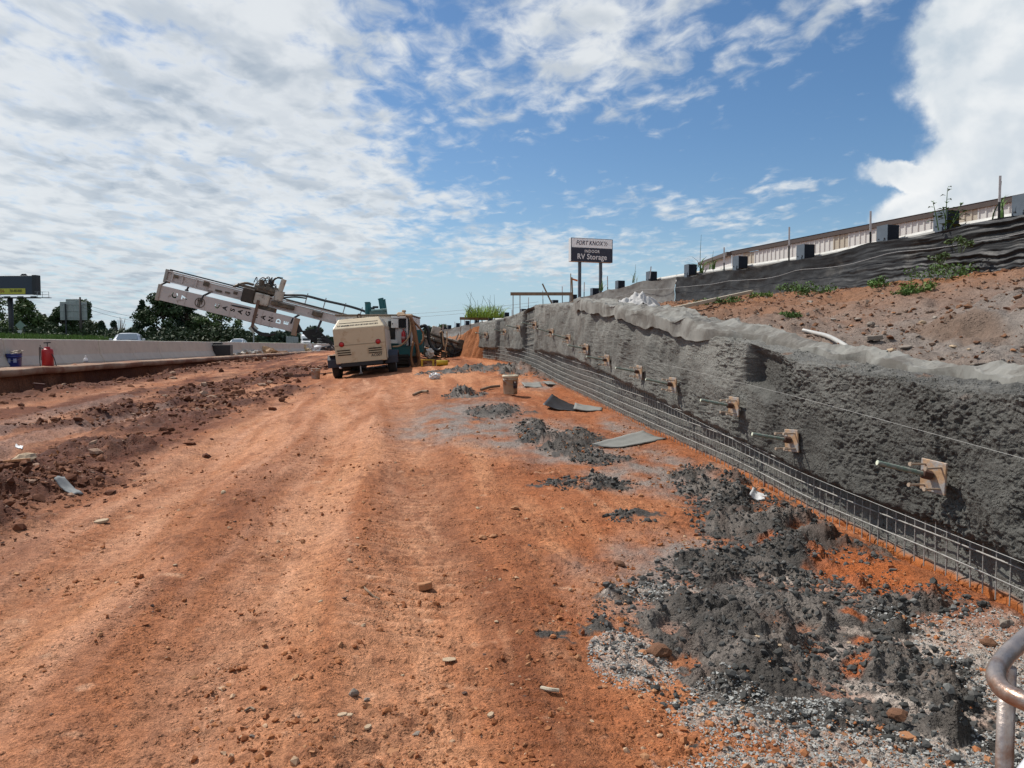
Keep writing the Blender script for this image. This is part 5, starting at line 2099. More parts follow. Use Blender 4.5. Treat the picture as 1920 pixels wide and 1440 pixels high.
    # bundle of hoses sagging between cover and body
    for q in range(9):
        z0 = -.58 - .045 * q
        sub(MB().tube(catmull([(4.75, -.33, z0 + .12), (5.1, -.3, -.82 + .02 * q), (5.5, -.3, -.95 + .05 * q), (5.95, -.3, -.88 + .03 * (q % 4)), (6.5, -.3, -.95 - .07 * (q % 5))], 5), .024, 5), 'hose', BLACKH, 0, True)
    sub(MB().beam((mx(603), -.15, -.2), (mx(601), -.3, -.62), .06, .06), 'hanger', steel_dk)
    # drilling end against the cut
    e = mx(835)
    sub(MB().box((e, -.12, .20), (1.1, .30, .22)).box((e - .45, -.15, .42), (.30, .34, .34)), 'rod_guide', CREAM, .02)
    sub(MB().box((e + .55, -.05, .05), (.35, .5, .62)), 'clamp_jaw', GREASE, .03)
    for q in range(7):
        sub(MB().cyl((e - .75, -.2 + .05 * (q % 3), -.18 - .07 * q), (e + .62, -.2 + .06 * (q % 2), -.12 - .07 * q), .022, n=6), 'drill_rod', GREASE)
    sub(MB().box((e + .1, -.08, -.52), (1.2, .3, .16)).box((e + .4, -.08, -.35), (.5, .35, .3)), 'lower_beam', GREASE, .03)
    sub(MB().cyl((e + .5, -.1, -.3), (e + .42, -.1, -1.0), .07, n=10), 'support_leg', mat('rust_strut', (.13, .075, .05), .7))
    sub(MB().box((e - 1.0, -.1, -.15), (.5, .35, .5)), 'mount', mat('mount_teal', (.03, .09, .085), .5), .03)
    for q, px in enumerate((812, 826, 843)):
        sub(MB().beam((mx(px), -.2, -.1), (mx(px) + .3, -.2, -.55), .06, .05), 'brace', GREASE)
    sub(MB().beam((e - .2, -.2, .3), (e - .26, -.2, .72), .07, .06).beam((e + .30, -.2, .3), (e + .34, -.2, .55), .05, .05), 'upright', mat('post_tan', (.36, .31, .26), .6))
    rnd = random.Random(3)
    for q in range(14):
        a0 = Vector((e - .9 + rnd.uniform(0, 1.5), -.32 - rnd.uniform(0, .1), rnd.uniform(-.35, .25)))
        b0 = a0 + Vector((rnd.uniform(.1, .7), 0, rnd.uniform(-.35, .05)))
        sub(MB().tube(catmull([a0, (a0 + b0) / 2 + Vector((0, -.08, -rnd.uniform(.05, .25))), b0], 5), .018, 5), 'hose', BLACKH, 0, True)
    sub(MB().cyl((e - .75, -.30, .30), (e + .45, -.30, .22), .045, n=8).cyl((e - .75, -.32, .12), (e + .55, -.32, .05), .05, n=8), 'drill_rod', GREASE)
    sub(MB().box((e + .30, -.25, -.15), (.34, .2, .40)).box((e - .25, -.28, -.20), (.22, .18, .34)).box((e + .02, -.28, -.30), (.18, .2, .22)), 'clamp', GREASE, .03)
    sub(MB().cyl((e + .30, -.37, -.05), (e + .30, -.37, -.30), .06, n=10).cyl((e - .25, -.39, -.1), (e - .25, -.39, -.34), .05, n=10), 'clamp_ram', steel_dk)
    sub(MB().prism([(e - 1.0, -.30), (e - .2, -.72), (e + .55, -.80), (e + .62, -.66), (e - .1, -.56), (e - .8, -.18)], -.3, -.12, 'y'), 'lower_arm', GREASE)
    # hoses at the corner of the housing

    def hose(pts, rad, mt, Y=22.75):
        return MB().tube(catmull([W_(px, py, Y + (dy if len(q_) else 0)) for (px, py, *q_), dy in zip(pts, np.linspace(0, .1, len(pts)))], 7), rad, 8).obj('hose', mt, r, 0, True)
    hose([(764, 592), (770, 597), (775, 625), (782, 655), (785, 676), (781, 688), (775, 684), (771, 664), (776, 630), (774, 602), (768, 594)], .035, BROWNH, 22.7)
    hose([(766, 592), (774, 602), (779, 630), (785, 660), (787, 678), (782, 691), (775, 688), (771, 668), (775, 640)], .033, BROWNH, 22.6)
    hose([(768, 594), (777, 612), (781, 640), (783, 668)], .045, BROWNH, 22.8)
    hose([(769, 596), (778, 620), (783, 648), (784, 670)], .040, BROWNH, 22.65)
    hose([(745, 592), (760, 591), (768, 596), (770, 620), (763, 637), (750, 648), (736, 650)], .026, TANH, 22.75)
    hose([(770, 597), (782, 610), (792, 622), (794, 634), (790, 643), (786, 646)], .028, BROWNH, 22.8)
    hose([(790, 640), (793, 636), (793, 626)], .03, TANH, 22.8)
    hose([(788, 613), (797, 611), (803, 620), (804, 636), (810, 651), (820, 657), (829, 652), (830, 638), (828, 624), (832, 622)], .055, BLACKH, 24.4)
    hose([(824, 624), (829, 622), (831, 640), (833, 650)], .022, TANH, 24.2)
    hose([(838, 622), (838, 640), (835, 655), (837, 662)], .020, TANH, 24.2)
    A = W_(790, 640, 24.3)
    MB().box(A + Vector((-.05, 0, 0)), (.25, .4, .75)).obj('side_tank', TEAL, r, .03)
    A = W_(759, 592, 22.9)
    MB().box(A + Vector((.14, 0, .0)), (.22, .25, .10)).obj('hose_wrap', TANH, r, .03)
    # fire extinguisher clipped to the housing
    E = W_(756.5, 631, 22.86)
    ext = thing('fire_extinguisher', 'red fire extinguisher hanging on the white drill rig housing', 'fire extinguisher', E + base)
    MB().lathe([(0, -.20), (.062, -.20), (.068, -.185), (.068, .10), (.05, .15), (.022, .17), (0, .17)], 18).obj('cylinder', mat('extinguisher_red', (.36, .015, .018), .35), ext, 0, True)
    MB().lathe([(.069, -.10), (.070, -.10), (.070, .0), (.069, .0)], 18).obj('label_band', mat('extinguisher_label', (.32, .16, .15), .5), ext, 0, True)
    MB().cyl((0, 0, .165), (0, 0, .215), .02, n=8).beam((-.05, 0, .22), (.05, 0, .235), .02, .018).obj('valve', mat('extinguisher_valve', (.22, .03, .03), .5), ext)
    MB().tube(catmull([(.03, 0, .2), (.085, 0, .12), (.08, 0, -.02), (.075, 0, -.14)], 5), .011, 6).obj('hose', BLACKH, ext, 0, True)


drill_rig()

# loose things round the machines
x, y = at(806, 672, 23.6).x, 23.6
o = link('white_sack', blob_mesh('white_sack', .13, .12, .15, 71, .5, 2, -.16), mat('white_sack_cloth', (.62, .58, .52), .8, 0, .1, 5, dirt=(.36, .25, .16), dirt_amt=.25))
o.location = (x, y, at(806, 663, 23.6).z)
tag(o, 'crumpled white sack beneath the drill end of the rig', 'sack')
x = at(829, 682, 22).x
yp = thing('yellow_pipe', 'short yellow pipe piece lying on the ground near the drill', 'pipe', (x, 22, gz(x, 22) + .085), (0, 0, .15))
YEL = mat('yellow_paint', (.50, .34, .02), .5, 0, .1, 5, dirt=(.25, .16, .06), dirt_amt=.2)
MB().lathe([(.085, -.17), (.085, .17), (.07, .17), (.07, -.17), (.085, -.17)], 20, M=Matrix.Rotation(math.pi / 2, 3, 'Y').to_4x4()).obj('pipe', YEL, yp, 0, True)
MB().cyl((-.168, 0, 0), (-.10, 0, 0), .069, n=16).obj('bore', DARK, yp)
x = at(802, 684, 22.3).x
ys_ = thing('yellow_stand', 'low muddy yellow stand on the ground beside the hose loop', 'stand', (x, 22.3, gz(x, 22.3)))
MB().box((0, 0, .19), (.42, .12, .03)).obj('top', YEL, ys_)
for s_ in (-.17, .17):
    MB().box((s_, 0, .09), (.05, .1, .19)).obj('leg', YEL, ys_)
for i in range(7):
    px, py = random.uniform(790, 840), random.uniform(668, 682)
    o = link('clay_lump', blob_mesh('clay_lump', .12, .1, .07, 80 + i, .6, 1), mat('clay_red', (.30, .12, .05), .9, 0, .2))
    x = at(px, py, 23.0).x
    yv = 22.6 + random.uniform(0, 1)
    o.location = (x, yv, gz(x, yv) + .04)
    tag(o, 'red clay lump in the rubble beneath the drill end', 'clay lump', 'clay lumps beneath the drill')

# buckets
bucket_m = mat('muddy_bucket', (.42, .33, .23), .55, 0, .12, 6, dirt=(.24, .13, .07), dirt_amt=.38, dirt_scale=6)
p = at(957, 739, 14.2)
bk = bucket('bucket', 'muddy cream plastic bucket with a dark label on bare clay', (p.x, 14.2, p.z), .365, .148, bucket_m, rot=.5)
lb = MB().box((0, 0, 0), (.082, .004, .145)).obj('label_patch', mat('label_dark', (.025, .018, .03), .5), bk)
lb.matrix_local = Matrix.Rotation(.18, 4, 'Z') @ Matrix.Translation((.0, -.142, .19)) @ Matrix.Rotation(-.07, 4, 'X')
l2 = MB().box((0, 0, 0), (.035, .006, .035)).obj('label_square', mat('label_white', (.5, .48, .46), .5), lb)
l2.location = (0, -.001, .045)
MB().lathe([(.150, .322), (.157, .325), (.157, .362), (.150, .368), (.135, .366), (.135, .34), (.150, .322)], 28).obj('rim', mat('bucket_rim', (.62, .55, .40), .5), bk, 0, True)
p = at(592, 713, 22.4)
bk2 = bucket('bucket', 'clay-stained whitish bucket on the bank left of the compressor', (p.x, 22.4, gz(p.x, 22.4) - .01), .31, .135, mat('dusty_bucket', (.42, .36, .31), .6, 0, .12, 5, dirt=(.36, .19, .11), dirt_amt=.5, dirt_scale=5), rot=1.2)

# clear plastic block
x, y = gpt(815, 712)
o = link('plastic_bag', blob_mesh('plastic_bag', .13, .09, .085, 91, .5, 2, -.07, 3.0), mat('frosted_plastic', (.62, .64, .63), .3, 0, .05))
o.location = (x, y, gz(x, y) + .07)
tag(o, 'small crumpled frosted plastic bag on the clay near the mortar heap', 'plastic bag')

# ================================================================== the top of the bank
SILT = mat('silt_fabric', (.020, .021, .023), .55, 0, .25, 6, .25, 90, dirt=(.055, .053, .05), dirt_amt=.25, dirt_scale=2.5, spec=.3)
SILT2 = mat('silt_fabric_faded', (.150, .148, .140), .75, 0, .12, 5, .2, 90, dirt=(.10, .098, .095), dirt_amt=.25, dirt_scale=1.5)


def fence_top(y):
    return np.interp(y, (0, 11.4, 13.5, 17, 19.2, 21.9, 24.9, 30, 37.8, 50, 60, 100), (3.45, 3.44, 3.46, 3.38, 3.42, 3.48, 3.60, 3.46, 3.22, 2.85, 2.6, 2.2))


POST_Y = [6.1, 8.9, 11.76, 14.5, 17.04, 19.8, 22.4, 24.7, 27.9, 30.6, 33.3, 36.2, 39, 42, 45, 48, 51, 54, 57, 60, 64, 68]


def silt_fence():
    t = thing('silt_fence', 'long black fabric silt fence on steel posts along the top of the bank', 'fence', (0, 0, 0))
    ys = np.concatenate([np.arange(2, 30, .06), np.arange(30, 75, .25)])
    v = np.linspace(0, 1, 64)
    Y, V_ = np.meshgrid(ys, v, indexing='ij')
    py_ = np.array(POST_Y)
    # sag between posts
    i = np.clip(np.searchsorted(py_, Y) - 1, 0, len(py_) - 2)
    k = np.clip((Y - py_[i]) / (py_[i + 1] - py_[i]), 0, 1)
    sag = np.sin(k * np.pi)
    top = fence_top(Y) - .06 * sag * (1 + .6 * fbm(Y * .4, Y * 0, 2, 150)) + .02 * fbm(Y * 2, Y * 0, 2, 151)
    bot = np.asarray(bank_z(FENCE_X(Y) - .02, Y)[0]) - .05
    Z = bot + (top - bot) * V_
    pleat = sstep(16.5, 12.5, Y)
    ph = V_ * 5.0 + 2.2 * fbm(Y * .30, V_ * 1.3, 3, 152) + .25 * fbm(Y * 1.6, V_ * 3, 3, 156)
    off = .05 * fbm(Y * .7, V_ * 1.4, 3, 153) + .015 * fbm(Y * 3, V_ * 5, 3, 154) + pleat * .05 * (1 - np.abs(((ph) % 1.0) * 2 - 1) ** .6) * np.clip(.6 + 1.5 * fbm(Y * .4, V_ * 2, 2, 157), .1, 1.4) - .05 * sag * np.sin(V_ * np.pi) \
        + pleat * .030 * ridged(Y * .7, V_ * 13, 3, 155)
    off = off + .10 * (1 - V_) ** 2
    P = np.stack([FENCE_X(Y) - off, Y + .2 * off * 0, Z], -1)
    k0 = int(np.argmax(ys > 22.35))
    link('fabric', grid_mesh('fabric', P[:k0 + 1]), SILT, t)
    P[:, :, 0] -= .015
    f2 = link('fabric', grid_mesh('fabric', P[k0:]), SILT2, t)
    f2['label'] = 'faded grey fence fabric beyond the leaning post'
    wire = mat('fence_wire', (.33, .33, .33), .5)
    pts = [(float(FENCE_X(y)) - .09 - .01 * math.sin(y * 2), y, float(fence_top(y)) - .30 - .05 * math.sin(max(0, min(1, (y % 2.75) / 2.75)) * math.pi) + .05 * mn.noise((y * .7, 0, 0))) for y in np.arange(4, 27, .3)]
    MB().tube(pts, .0055, 5).obj('tie_wire', wire, t)
    black = mat('post_black', (.018, .020, .020), .5, .2)
    wht = mat('post_white', (.52, .50, .49), .5, 0, .2, 25)
    for n_, y in enumerate(POST_Y):
        x = float(FENCE_X(y)) + .05
        z0 = float(FENCE_BASE(y)) - .3
        H = 1.86 + random.uniform(-.06, .06)
        if y > 40:
            H = 1.4
        lean = (random.uniform(-.03, .03), random.uniform(-.03, .03))
        if n_ == 6:
            lean = (.12, .50)
            H = 1.75
        if n_ == 7:
            lean = (0, .10)
        m = MB().box((0, -.018, H * .39), (.034, .006, H * .78)).box((0, 0, H * .39), (.005, .036, H * .78))
        for q in range(int(H * .7 / .06)):
            m.box((0, -.024, .1 + q * .06), (.018, .008, .012))
        o = m.obj('post', black, t)
        o.location = (x, y, z0)
        o.rotation_euler = (lean[0], lean[1], -.2)
        m = MB().box((0, -.018, H * .89), (.036, .008, H * .22)).box((0, 0, H * .89), (.007, .036, H * .22))
        m.obj('white_tip', wht, o)


silt_fence()


def guardrail():
    t = thing('guardrail', 'steel highway guardrail with dark block posts behind the silt fence', 'guardrail', (0, 0, 0))
    g1 = mat('guardrail_steel', (.50, .49, .46), .75, .1, .12, 3, dirt=(.32, .29, .25), dirt_amt=.2)
    blk_ = mat('block_shaded', (.014, .018, .026), .8, 0, .2, 6, spec=.15)  # block colour darkened to paint in its shaded side
    blf = mat('block_lit_tone', (.12, .145, .175), .7, .1, .15, 6, spec=.2)
    ysn = [9.4, 12.0, 13.55, 14.95, 17.5, 20.25, 23.0, 25.75, 28.5, 31.2, 33.9, 36.6, 39.4, 42.1, 44.8, 47.6, 50.4, 53, 56, 59, 62, 65]
    zt = lambda y: float(fence_top(y)) + .42
    pr = [(.0, -.155), (.03, -.11), (.075, -.095), (.075, -.06), (.03, -.02), (.03, .02), (.075, .06), (.075, .095), (.03, .11), (.0, .155), (-.004, .155), (.024, .105), (.068, .09), (.068, .06),
          (.022, .02), (.022, -.02), (.068, -.06), (.068, -.09), (.024, -.105), (-.004, -.155)]
    for a, b in zip(ysn[:-1], ysn[1:]):
        A = Vector((float(FENCE_X(a)) + 1.02, a - .08, zt(a) - .36))
        B = Vector((float(FENCE_X(b)) + 1.02, b + .02, zt(b) - .36))
        d = B - A
        me = MB().prism(pr, 0, d.length, 'y').mesh('rail')
        o = link('rail', me, g1, t)
        yaw = math.atan2(-d.x, d.y)
        o.location = A
        o.rotation_euler = (math.atan2(d.z, math.hypot(d.x, d.y)), 0, yaw)
        o.scale = (-1, 1, 1)
    for y in ysn:
        x = float(FENCE_X(y)) + .72
        yaw = .24
        o = MB().box((0, 0, 0), (.27, .30, .33)).obj('block', blk_, t, .01)
        o.location = (x, y, zt(y) - .18)
        o.rotation_euler = (0, 0, yaw)
        f = MB().box((-.142, 0, 0), (.012, .30, .34)).obj('flange', blf, o)  # paler plate paints the lit side of the block
        m = MB()
        for s_ in (-.08, .08):
            m.cyl((-.145, s_, -.10), (-.163, s_, -.10), .016, n=6)
        m.obj('bolt', steel_dk, o)
        q = MB().box((-.05, 0, -.75), (.14, .16, 1.5)).obj('post', blf, t)
        q.location = (x - .05, y, zt(y) - .30)
        q.rotation_euler = (0, 0, yaw)


guardrail()


def building():
    A = at(1945, 360, 29.5)
    B = at(1373, 472, 45)
    d = (B - A)
    A2 = A - d * .35
    Lh = Vector((B.x - A2.x, B.y - A2.y, 0)).length
    yaw = math.atan2(B.y - A2.y, B.x - A2.x)
    t = thing('metal_building', 'long low white ribbed metal building with brown roof edge behind the guardrail', 'building', (A2.x, A2.y, 2.6), (0, 0, yaw))
    za, zb_ = A2.z - 2.6, B.z - 2.6
    cream = mat('ribbed_cream', (.64, .635, .605), .55, 0, .06, 1.0)
    tan_ = mat('ribbed_tan', (.50, .45, .36), .55, 0, .06, 1.0)
    brown = mat('roof_trim_brown', (.075, .055, .048), .6)
    n = int(Lh / .92)
    wd = Lh / n

    def zr(x):
        return za + (zb_ - za) * x / Lh
    for i in range(n):
        x0, x1 = i * wd, (i + 1) * wd
        pts = []
        for k in range(3):
            u = x0 + wd * k / 3
            q = wd / 3
            pts += [(u + q * .02, 0), (u + q * .70, 0), (u + q * .76, .035), (u + q * .94, .035), (u + q * .99, 0)]
        V = []
        for (x, y) in pts:
            V.append((x, y, 0))
        for (x, y) in pts:
            V.append((x, y, zr(x) - .22))
        k = len(pts)
        F_ = [(j, j + 1, k + j + 1, k + j) for j in range(k - 1)]
        MB().add(V, F_).obj('wall_panel', tan_ if i in (9, 10, 16, 29, n - 2) else cream, t)
    MB().add([(-.2, .10, zr(0) + .02), (Lh + .1, .10, zr(Lh) + .02), (Lh + .1, .10, zr(Lh) - .21), (-.2, .10, zr(0) - .21), (-.2, .04, zr(0) + .02), (Lh + .1, .04, zr(Lh) + .02),
              (Lh + .1, .04, zr(Lh) - .21), (-.2, .04, zr(0) - .21)],
             [(0, 1, 2, 3), (4, 5, 6, 7), (0, 1, 5, 4), (3, 2, 6, 7), (0, 4, 7, 3), (1, 5, 6, 2)]).obj('gutter', brown, t)
    MB().add([(-.2, .12, zr(0) + .03), (Lh + .1, .12, zr(Lh) + .03), (Lh + .1, -14, zr(Lh) + 1.2), (-.2, -14, zr(0) + 1.2)], [(0, 1, 2, 3)]).obj('roof', mat('roof_metal', (.30, .29, .27), .5, .3), t)
    MB().add([(Lh, -.001, 0), (Lh, -14, 0), (Lh, -14, zr(Lh) + 1.1), (Lh, -.001, zr(Lh) - .05)], [(0, 1, 2, 3)]).obj('end_wall', cream, t)
    # lower porch at the far end
    C = at(1312, 495, 58)
    c0 = Vector((Lh + .05, .2, zb_))
    Mi = Matrix.Rotation(-yaw, 3, 'Z')
    c1_ = Mi @ (C - Vector((A2.x, A2.y, 2.6)))
    m = MB()
    m.beam(c0 - Vector((0, 0, .12)), c1_, .3, .22)
    m.obj('porch_edge', brown, t)
    m = MB()
    m.add([(c0.x, 0, .3), (c1_.x, c1_.y - .2, .3), (c1_.x, c1_.y - .2, c1_.z - .1), (c0.x, 0, c0.z - .22)], [(0, 1, 2, 3)])
    m.obj('porch_wall', mat('porch_white', (.66, .66, .64), .6), t)


building()


def storage_sign():
    Y = 50
    c = at(1107.5, 470, Y)
    zb_ = 2.5
    r = thing('sign', 'two-post roadside sign, white band over dark panel reading RV Storage', 'sign', (c.x, Y, zb_), (0, 0, .33))
    W, H, D = 3.05, 1.56, .42
    z = c.z - zb_
    cab = MB().box((0, 0, z), (W, D, H)).obj('cabinet', mat('sign_frame', (.60, .61, .62), .5, 0, .03), r, .02)
    MB().box((0, -D / 2 - .004, z + H * .29), (W - .10, .02, H * .38)).obj('upper_face', mat('sign_white', (.80, .82, .84), .5), cab)
    MB().box((0, -D / 2 - .004, z - H * .205), (W - .06, .02, H * .56)).obj('lower_face', mat('sign_plum', (.011, .013, .034), .5), cab)
    MB().box((0, -D / 2 - .002, z), (W, .012, H)).obj('face_border', mat('sign_border', (.05, .06, .09), .5), cab)
    navy = mat('sign_navy', (.02, .022, .06), .6)
    wt = mat('sign_letter_white', (.68, .68, .69), .5)

    def txt(s_, size, x, zz, m_, shear=0, off=0, sx=1.0, sp_=1.0):
        o = link('lettering', text_mesh(s_, size, shear, off, .006, space=sp_), m_, cab)
        o.rotation_euler = (math.pi / 2, 0, 0)
        o.location = (x, -D / 2 - .022, zz)
        o.scale.x = sx
        return o
    txt('FORT KNOX', .40, -.20, z + H * .29, navy, .25, .004, .82, 1.04)
    for k in range(2):
        x0 = .86 + k * .13
        m = MB()
        for s_ in (-1, 1):
            m.beam((x0 + .02, -D / 2 - .022, z + H * .29 + s_ * .14), (x0 + .14, -D / 2 - .022, z + H * .29), .012, .05, (0, 1, 0))
        m.obj('chevron', navy, cab)
    txt('INDOOR', .27, 0, z - H * .055, wt, 0, .004, .95, 1.12)
    txt('RV Storage', .50, 0, z - H * .29, wt, 0, .007, .92, 1.04)
    for px in (-.80, .74):
        MB().box((px, 0, (z - H / 2) / 2 - .2), (.17, .17, z - H / 2 + .4)).obj('post', mat('sign_post', (.055, .065, .085), .5, .3), r)


storage_sign()


def bpt(px, py, lo=3.0, hi=45.0):
    """where the sight line of a photograph pixel meets the bank"""
    d = px_dir(px, py)[2]
    t = np.linspace(lo, hi, 4000)
    x, y, z = d.x / d.y * t, t, CAMZ + d.z / d.y * t
    h, U = bank_z(x, y)
    ok = (z < h) & (x > WALL_X(y) + .3)
    i = int(np.argmax(ok)) if ok.any() else len(t) - 1
    return Vector((float(x[i]), float(y[i]), float(h[i])))


# batter boards
WOOD = mat('weathered_wood', (.20, .135, .085), .8, 0, .25, 9, .3, 60)
WOOD2 = mat('pale_lumber', (.42, .36, .27), .8, 0, .15, 9, .3, 60)


def batter(label, a, b, Y, stakes, th=.085):
    A, B = at(*a, Y), at(*b, Y)
    o = Vector((A.x, Y, float(WALL_TOP(Y))))
    r = thing('batter_board', label, 'batter board', o)
    MB().beam(A - o, B - o, .03, th).obj('board', WOOD, r)
    for (p0, p1, wd) in stakes:
        P0, P1 = at(*p0, Y + .05) - o, at(*p1, Y + .05) - o
        d = (P0 - P1).normalized()
        MB().beam(P0 + d * .0, P1 - d * .25, wd, wd * .7).obj('stake', WOOD, r)


batter('brown horizontal board on stakes above the grey wall, left of the sign', (957, 551), (1074, 551), 19.6,
       [((1072, 520), (1074, 575), .055), ((1017, 532), (1035, 570), .05), ((962, 553), (962, 575), .03), ((975, 553), (975, 570), .03)])
batter('farther brown board on thin stakes by the green grass clump', (862, 597), (916, 598), 26.5,
       [((864, 595), (864, 620), .03), ((882, 593), (882, 615), .03), ((902, 585), (905, 612), .05)], .10)

# marker stake with orange ribbon
b0 = at(1070, 545, 21)
fs = thing('survey_stake', 'slim wooden stake with orange ribbon in front of the sign post', 'stake', (b0.x, 21, float(WALL_TOP(21))))
MB().beam((0, 0, -.1), (.0, 0, at(1070, 513, 21).z - float(WALL_TOP(21))), .045, .02).obj('stake', WOOD, fs)
MB().beam((.03, 0, at(1070, 523, 21).z - float(WALL_TOP(21))), (.20, .05, at(1070, 526, 21).z - float(WALL_TOP(21))), .005, .05).obj('ribbon', mat('orange_ribbon', (.65, .18, .04), .6), fs)

# ------------------------------------------------------------------ geotextile on the rim
GEO = mat('geotextile', (.205, .20, .18), .85, 0, .12, 4, .35, 120, dirt=(.115, .105, .09), dirt_amt=.5, dirt_scale=3.0)
GEO2 = mat('geotextile_pale', (.42, .41, .40), .8, 0, .08, 5, dirt=(.34, .30, .26), dirt_amt=.2)


def geotextile():
    ys = np.arange(2.2, 16.2, .035)
    v = np.linspace(0, 1, 84)
    Y, V_ = np.meshgrid(ys, v, indexing='ij')
    hang = (.03 + .15 * np.clip(.45 + fbm(Y * .9, Y * 0, 3, 160), 0, 1)) * sstep(7.6, 8.6, Y) * sstep(15.8, 14.8, Y)
    e0 = np.where(Y > 0, .26 + .18 * fbm(Y * .55, Y * 0, 3, 160) + .06 * fbm(Y * 2.4, Y * 0, 3, 161), 0) * sstep(8.6, 7.4, Y) + .5 * sstep(15.0, 16.0, Y)
    wd = (.92 + .30 * fbm(Y * .5, Y * 0 + 5, 3, 162)) * (.75 + .25 * sstep(3, 8, Y))
    arc = V_ * (hang + wd)
    over = np.clip(arc - hang, 0, None)                 # length lying on top; the rest hangs down the face
    down = np.clip(hang - arc, 0, None)
    front = -.07 * sstep(.0, .05, hang) + .03 * fbm(Y * 3, Y * 0 + 3, 2, 169) * sstep(.0, .05, hang)
    X = WALL_X(Y) + e0 + front + over - .03 * np.clip(down * 8, 0, 1)
    bz, _ = bank_z(X, Y, False)
    rim = WALL_TOP(Y) + .055
    base = np.maximum(bz, np.where(X < WALL_X(Y) + .50, rim, -9)) - down * 1.0
    cr = 1 - np.abs(perlin(Y * .8 + V_ * .8, V_ * 3.0 + .2 * Y, 163)) * 2.0          # long creases
    cr2 = 1 - np.abs(perlin(Y * 1.5 - V_ * 2.2, V_ * 4.5 + .5 * Y, 166)) * 2.2
    cr3 = 1 - np.abs(fbm(Y * 6.0, V_ * 7 - .8 * Y, 2, 168)) * 3
    fold = np.clip(cr, 0, 1) ** 1.3
    amp = np.clip(.75 + fbm(Y * .7, V_ * 1.2, 2, 164) * 1.4, .1, 1.5)
    Z = base + .012 + .085 * fold * amp + .016 * fbm(Y * 9, V_ * 9, 2, 170) + .035 * np.clip(cr2, 0, 1) ** 1.5 * np.clip(1.3 - amp, .2, 1) + .012 * np.clip(cr3, 0, 1)
    ends = np.minimum(sstep(2.2, 2.6, Y), sstep(16.2, 15.6, Y))
    edge = np.minimum(sstep(0, .04, V_), sstep(1, .96, V_)) * ends
    Z = base - .05 * (1 - edge) + (Z - base) * edge
    P = np.stack([X + .05 * fold, Y, Z], -1)
    o = link('geotextile', grid_mesh('geotextile', P), GEO)
    o.data.polygons.foreach_set('use_smooth', np.zeros(len(o.data.polygons), bool))
    tag(o, 'long wrinkled strip of pale grey geotextile lying along the wall top', 'geotextile')


geotextile()


def cloth_heap(name, label, cat, c, sx, sy, h, seed, m_, rz=0):
    n = 44
    u = np.linspace(-1, 1, n)
    U, V_ = np.meshgrid(u, u, indexing='ij')
    R = np.sqrt(U ** 2 + V_ ** 2)
    wv = 1 + .35 * fbm(np.arctan2(V_, U) * 1.1, R * .3, 3, seed)
    k = np.clip(1 - R / wv, 0, 1) ** .6
    rg = ridged(U * 1.5 + seed, V_ * 1.3, 3, seed + 1)
    Z = h * k * (.35 + .75 * np.clip(rg, 0, 1.2)) + .03 * fbm(U * 5, V_ * 5, 2, seed + 2) - .03
    X = U * sx * (1 + .15 * fbm(U * 2, V_ * 2, 2, seed + 3))
    Y = V_ * sy * (1 + .15 * fbm(U * 2, V_ * 2, 2, seed + 4))
    o = link(name, grid_mesh(name, np.stack([X, Y, Z], -1)), m_)
    o.location = c
    o.rotation_euler = (0, 0, rz)
    return tag(o, label, cat)


q = at(1196, 575, 14.2)
cloth_heap('fabric_bundle', 'crumpled whitish fabric bundle on the bank in front of the silt fence', 'fabric', (q.x, 14.2, q.z - .05), .50, .40, .42, 171, GEO2)
q = at(1185, 588, 12.6)
cloth_heap('fabric_bundle', 'flatter grey fabric heap just below the whitish bundle at the strip end', 'fabric', (q.x + .42, 12.6, q.z - .06), .50, .5, .24, 181, GEO, .3)
q = at(1130, 575, 15.0)
cloth_heap('fabric_bundle', 'thin grey fabric fold left of the whitish bundle near the wall top', 'fabric', (q.x + .62, 15.0, q.z - .02), .38, .22, .13, 191, GEO, .2)
q = at(1612, 676, 7.4)
cloth_heap('fabric_bundle', 'grey fabric end bunched round the lower end of the bent pipe', 'fabric', (q.x, 7.4, q.z - .06), .22, .28, .16, 201, GEO, .2)

# bent pipe and lumber
PVC = mat('grey_pvc', (.42, .41, .38), .5, 0, .08, 6, dirt=(.30, .25, .2), dirt_amt=.2)
pp = thing('plastic_pipe', 'bent grey plastic pipe lying on the bank above the fabric strip', 'pipe', (0, 0, 0))
pts = [bpt(px, py) + Vector((0, 0, .035)) for px, py in ((1506, 625), (1528, 630), (1552, 638), (1578, 651), (1606, 670))]
MB().tube(catmull(pts, 6), .024, 12, False).obj('tube', PVC, pp, 0, True)
d_ = (pts[0] - pts[1]).normalized()
MB().cyl(pts[0] - d_ * .02, pts[0] - d_ * .01, .022, n=12).obj('bore', DARK, pp)


def lumber(label, a, b, wd, th, m_, lift=.03):
    A, B = bpt(*a), bpt(*b)
    A.z += lift
    B.z += lift
    o = (A + B) / 2
    r = link('lumber', MB().beam(A - o, B - o, wd, th).mesh('lumber', .004), m_)
    r.location = o
    tag(r, label, 'lumber')


lumber('long pale lumber slanting up the bank towards the silt fence', (1262, 590), (1410, 556), .06, .06, WOOD2, .10)
lumber('thin brown stick lying under the long pale lumber', (1235, 593), (1316, 588), .04, .03, WOOD, .05)
q = bpt(1252, 596)
o = link('scrap_block', MB().box((0, 0, 0), (.16, .09, .07)).mesh('scrap_block', .008), WOOD2)
o.location = q + Vector((0, 0, .05))
o.rotation_euler = (.1, 0, .3)
tag(o, 'short pale wood block on the bank beside the fabric strip', 'wood block')


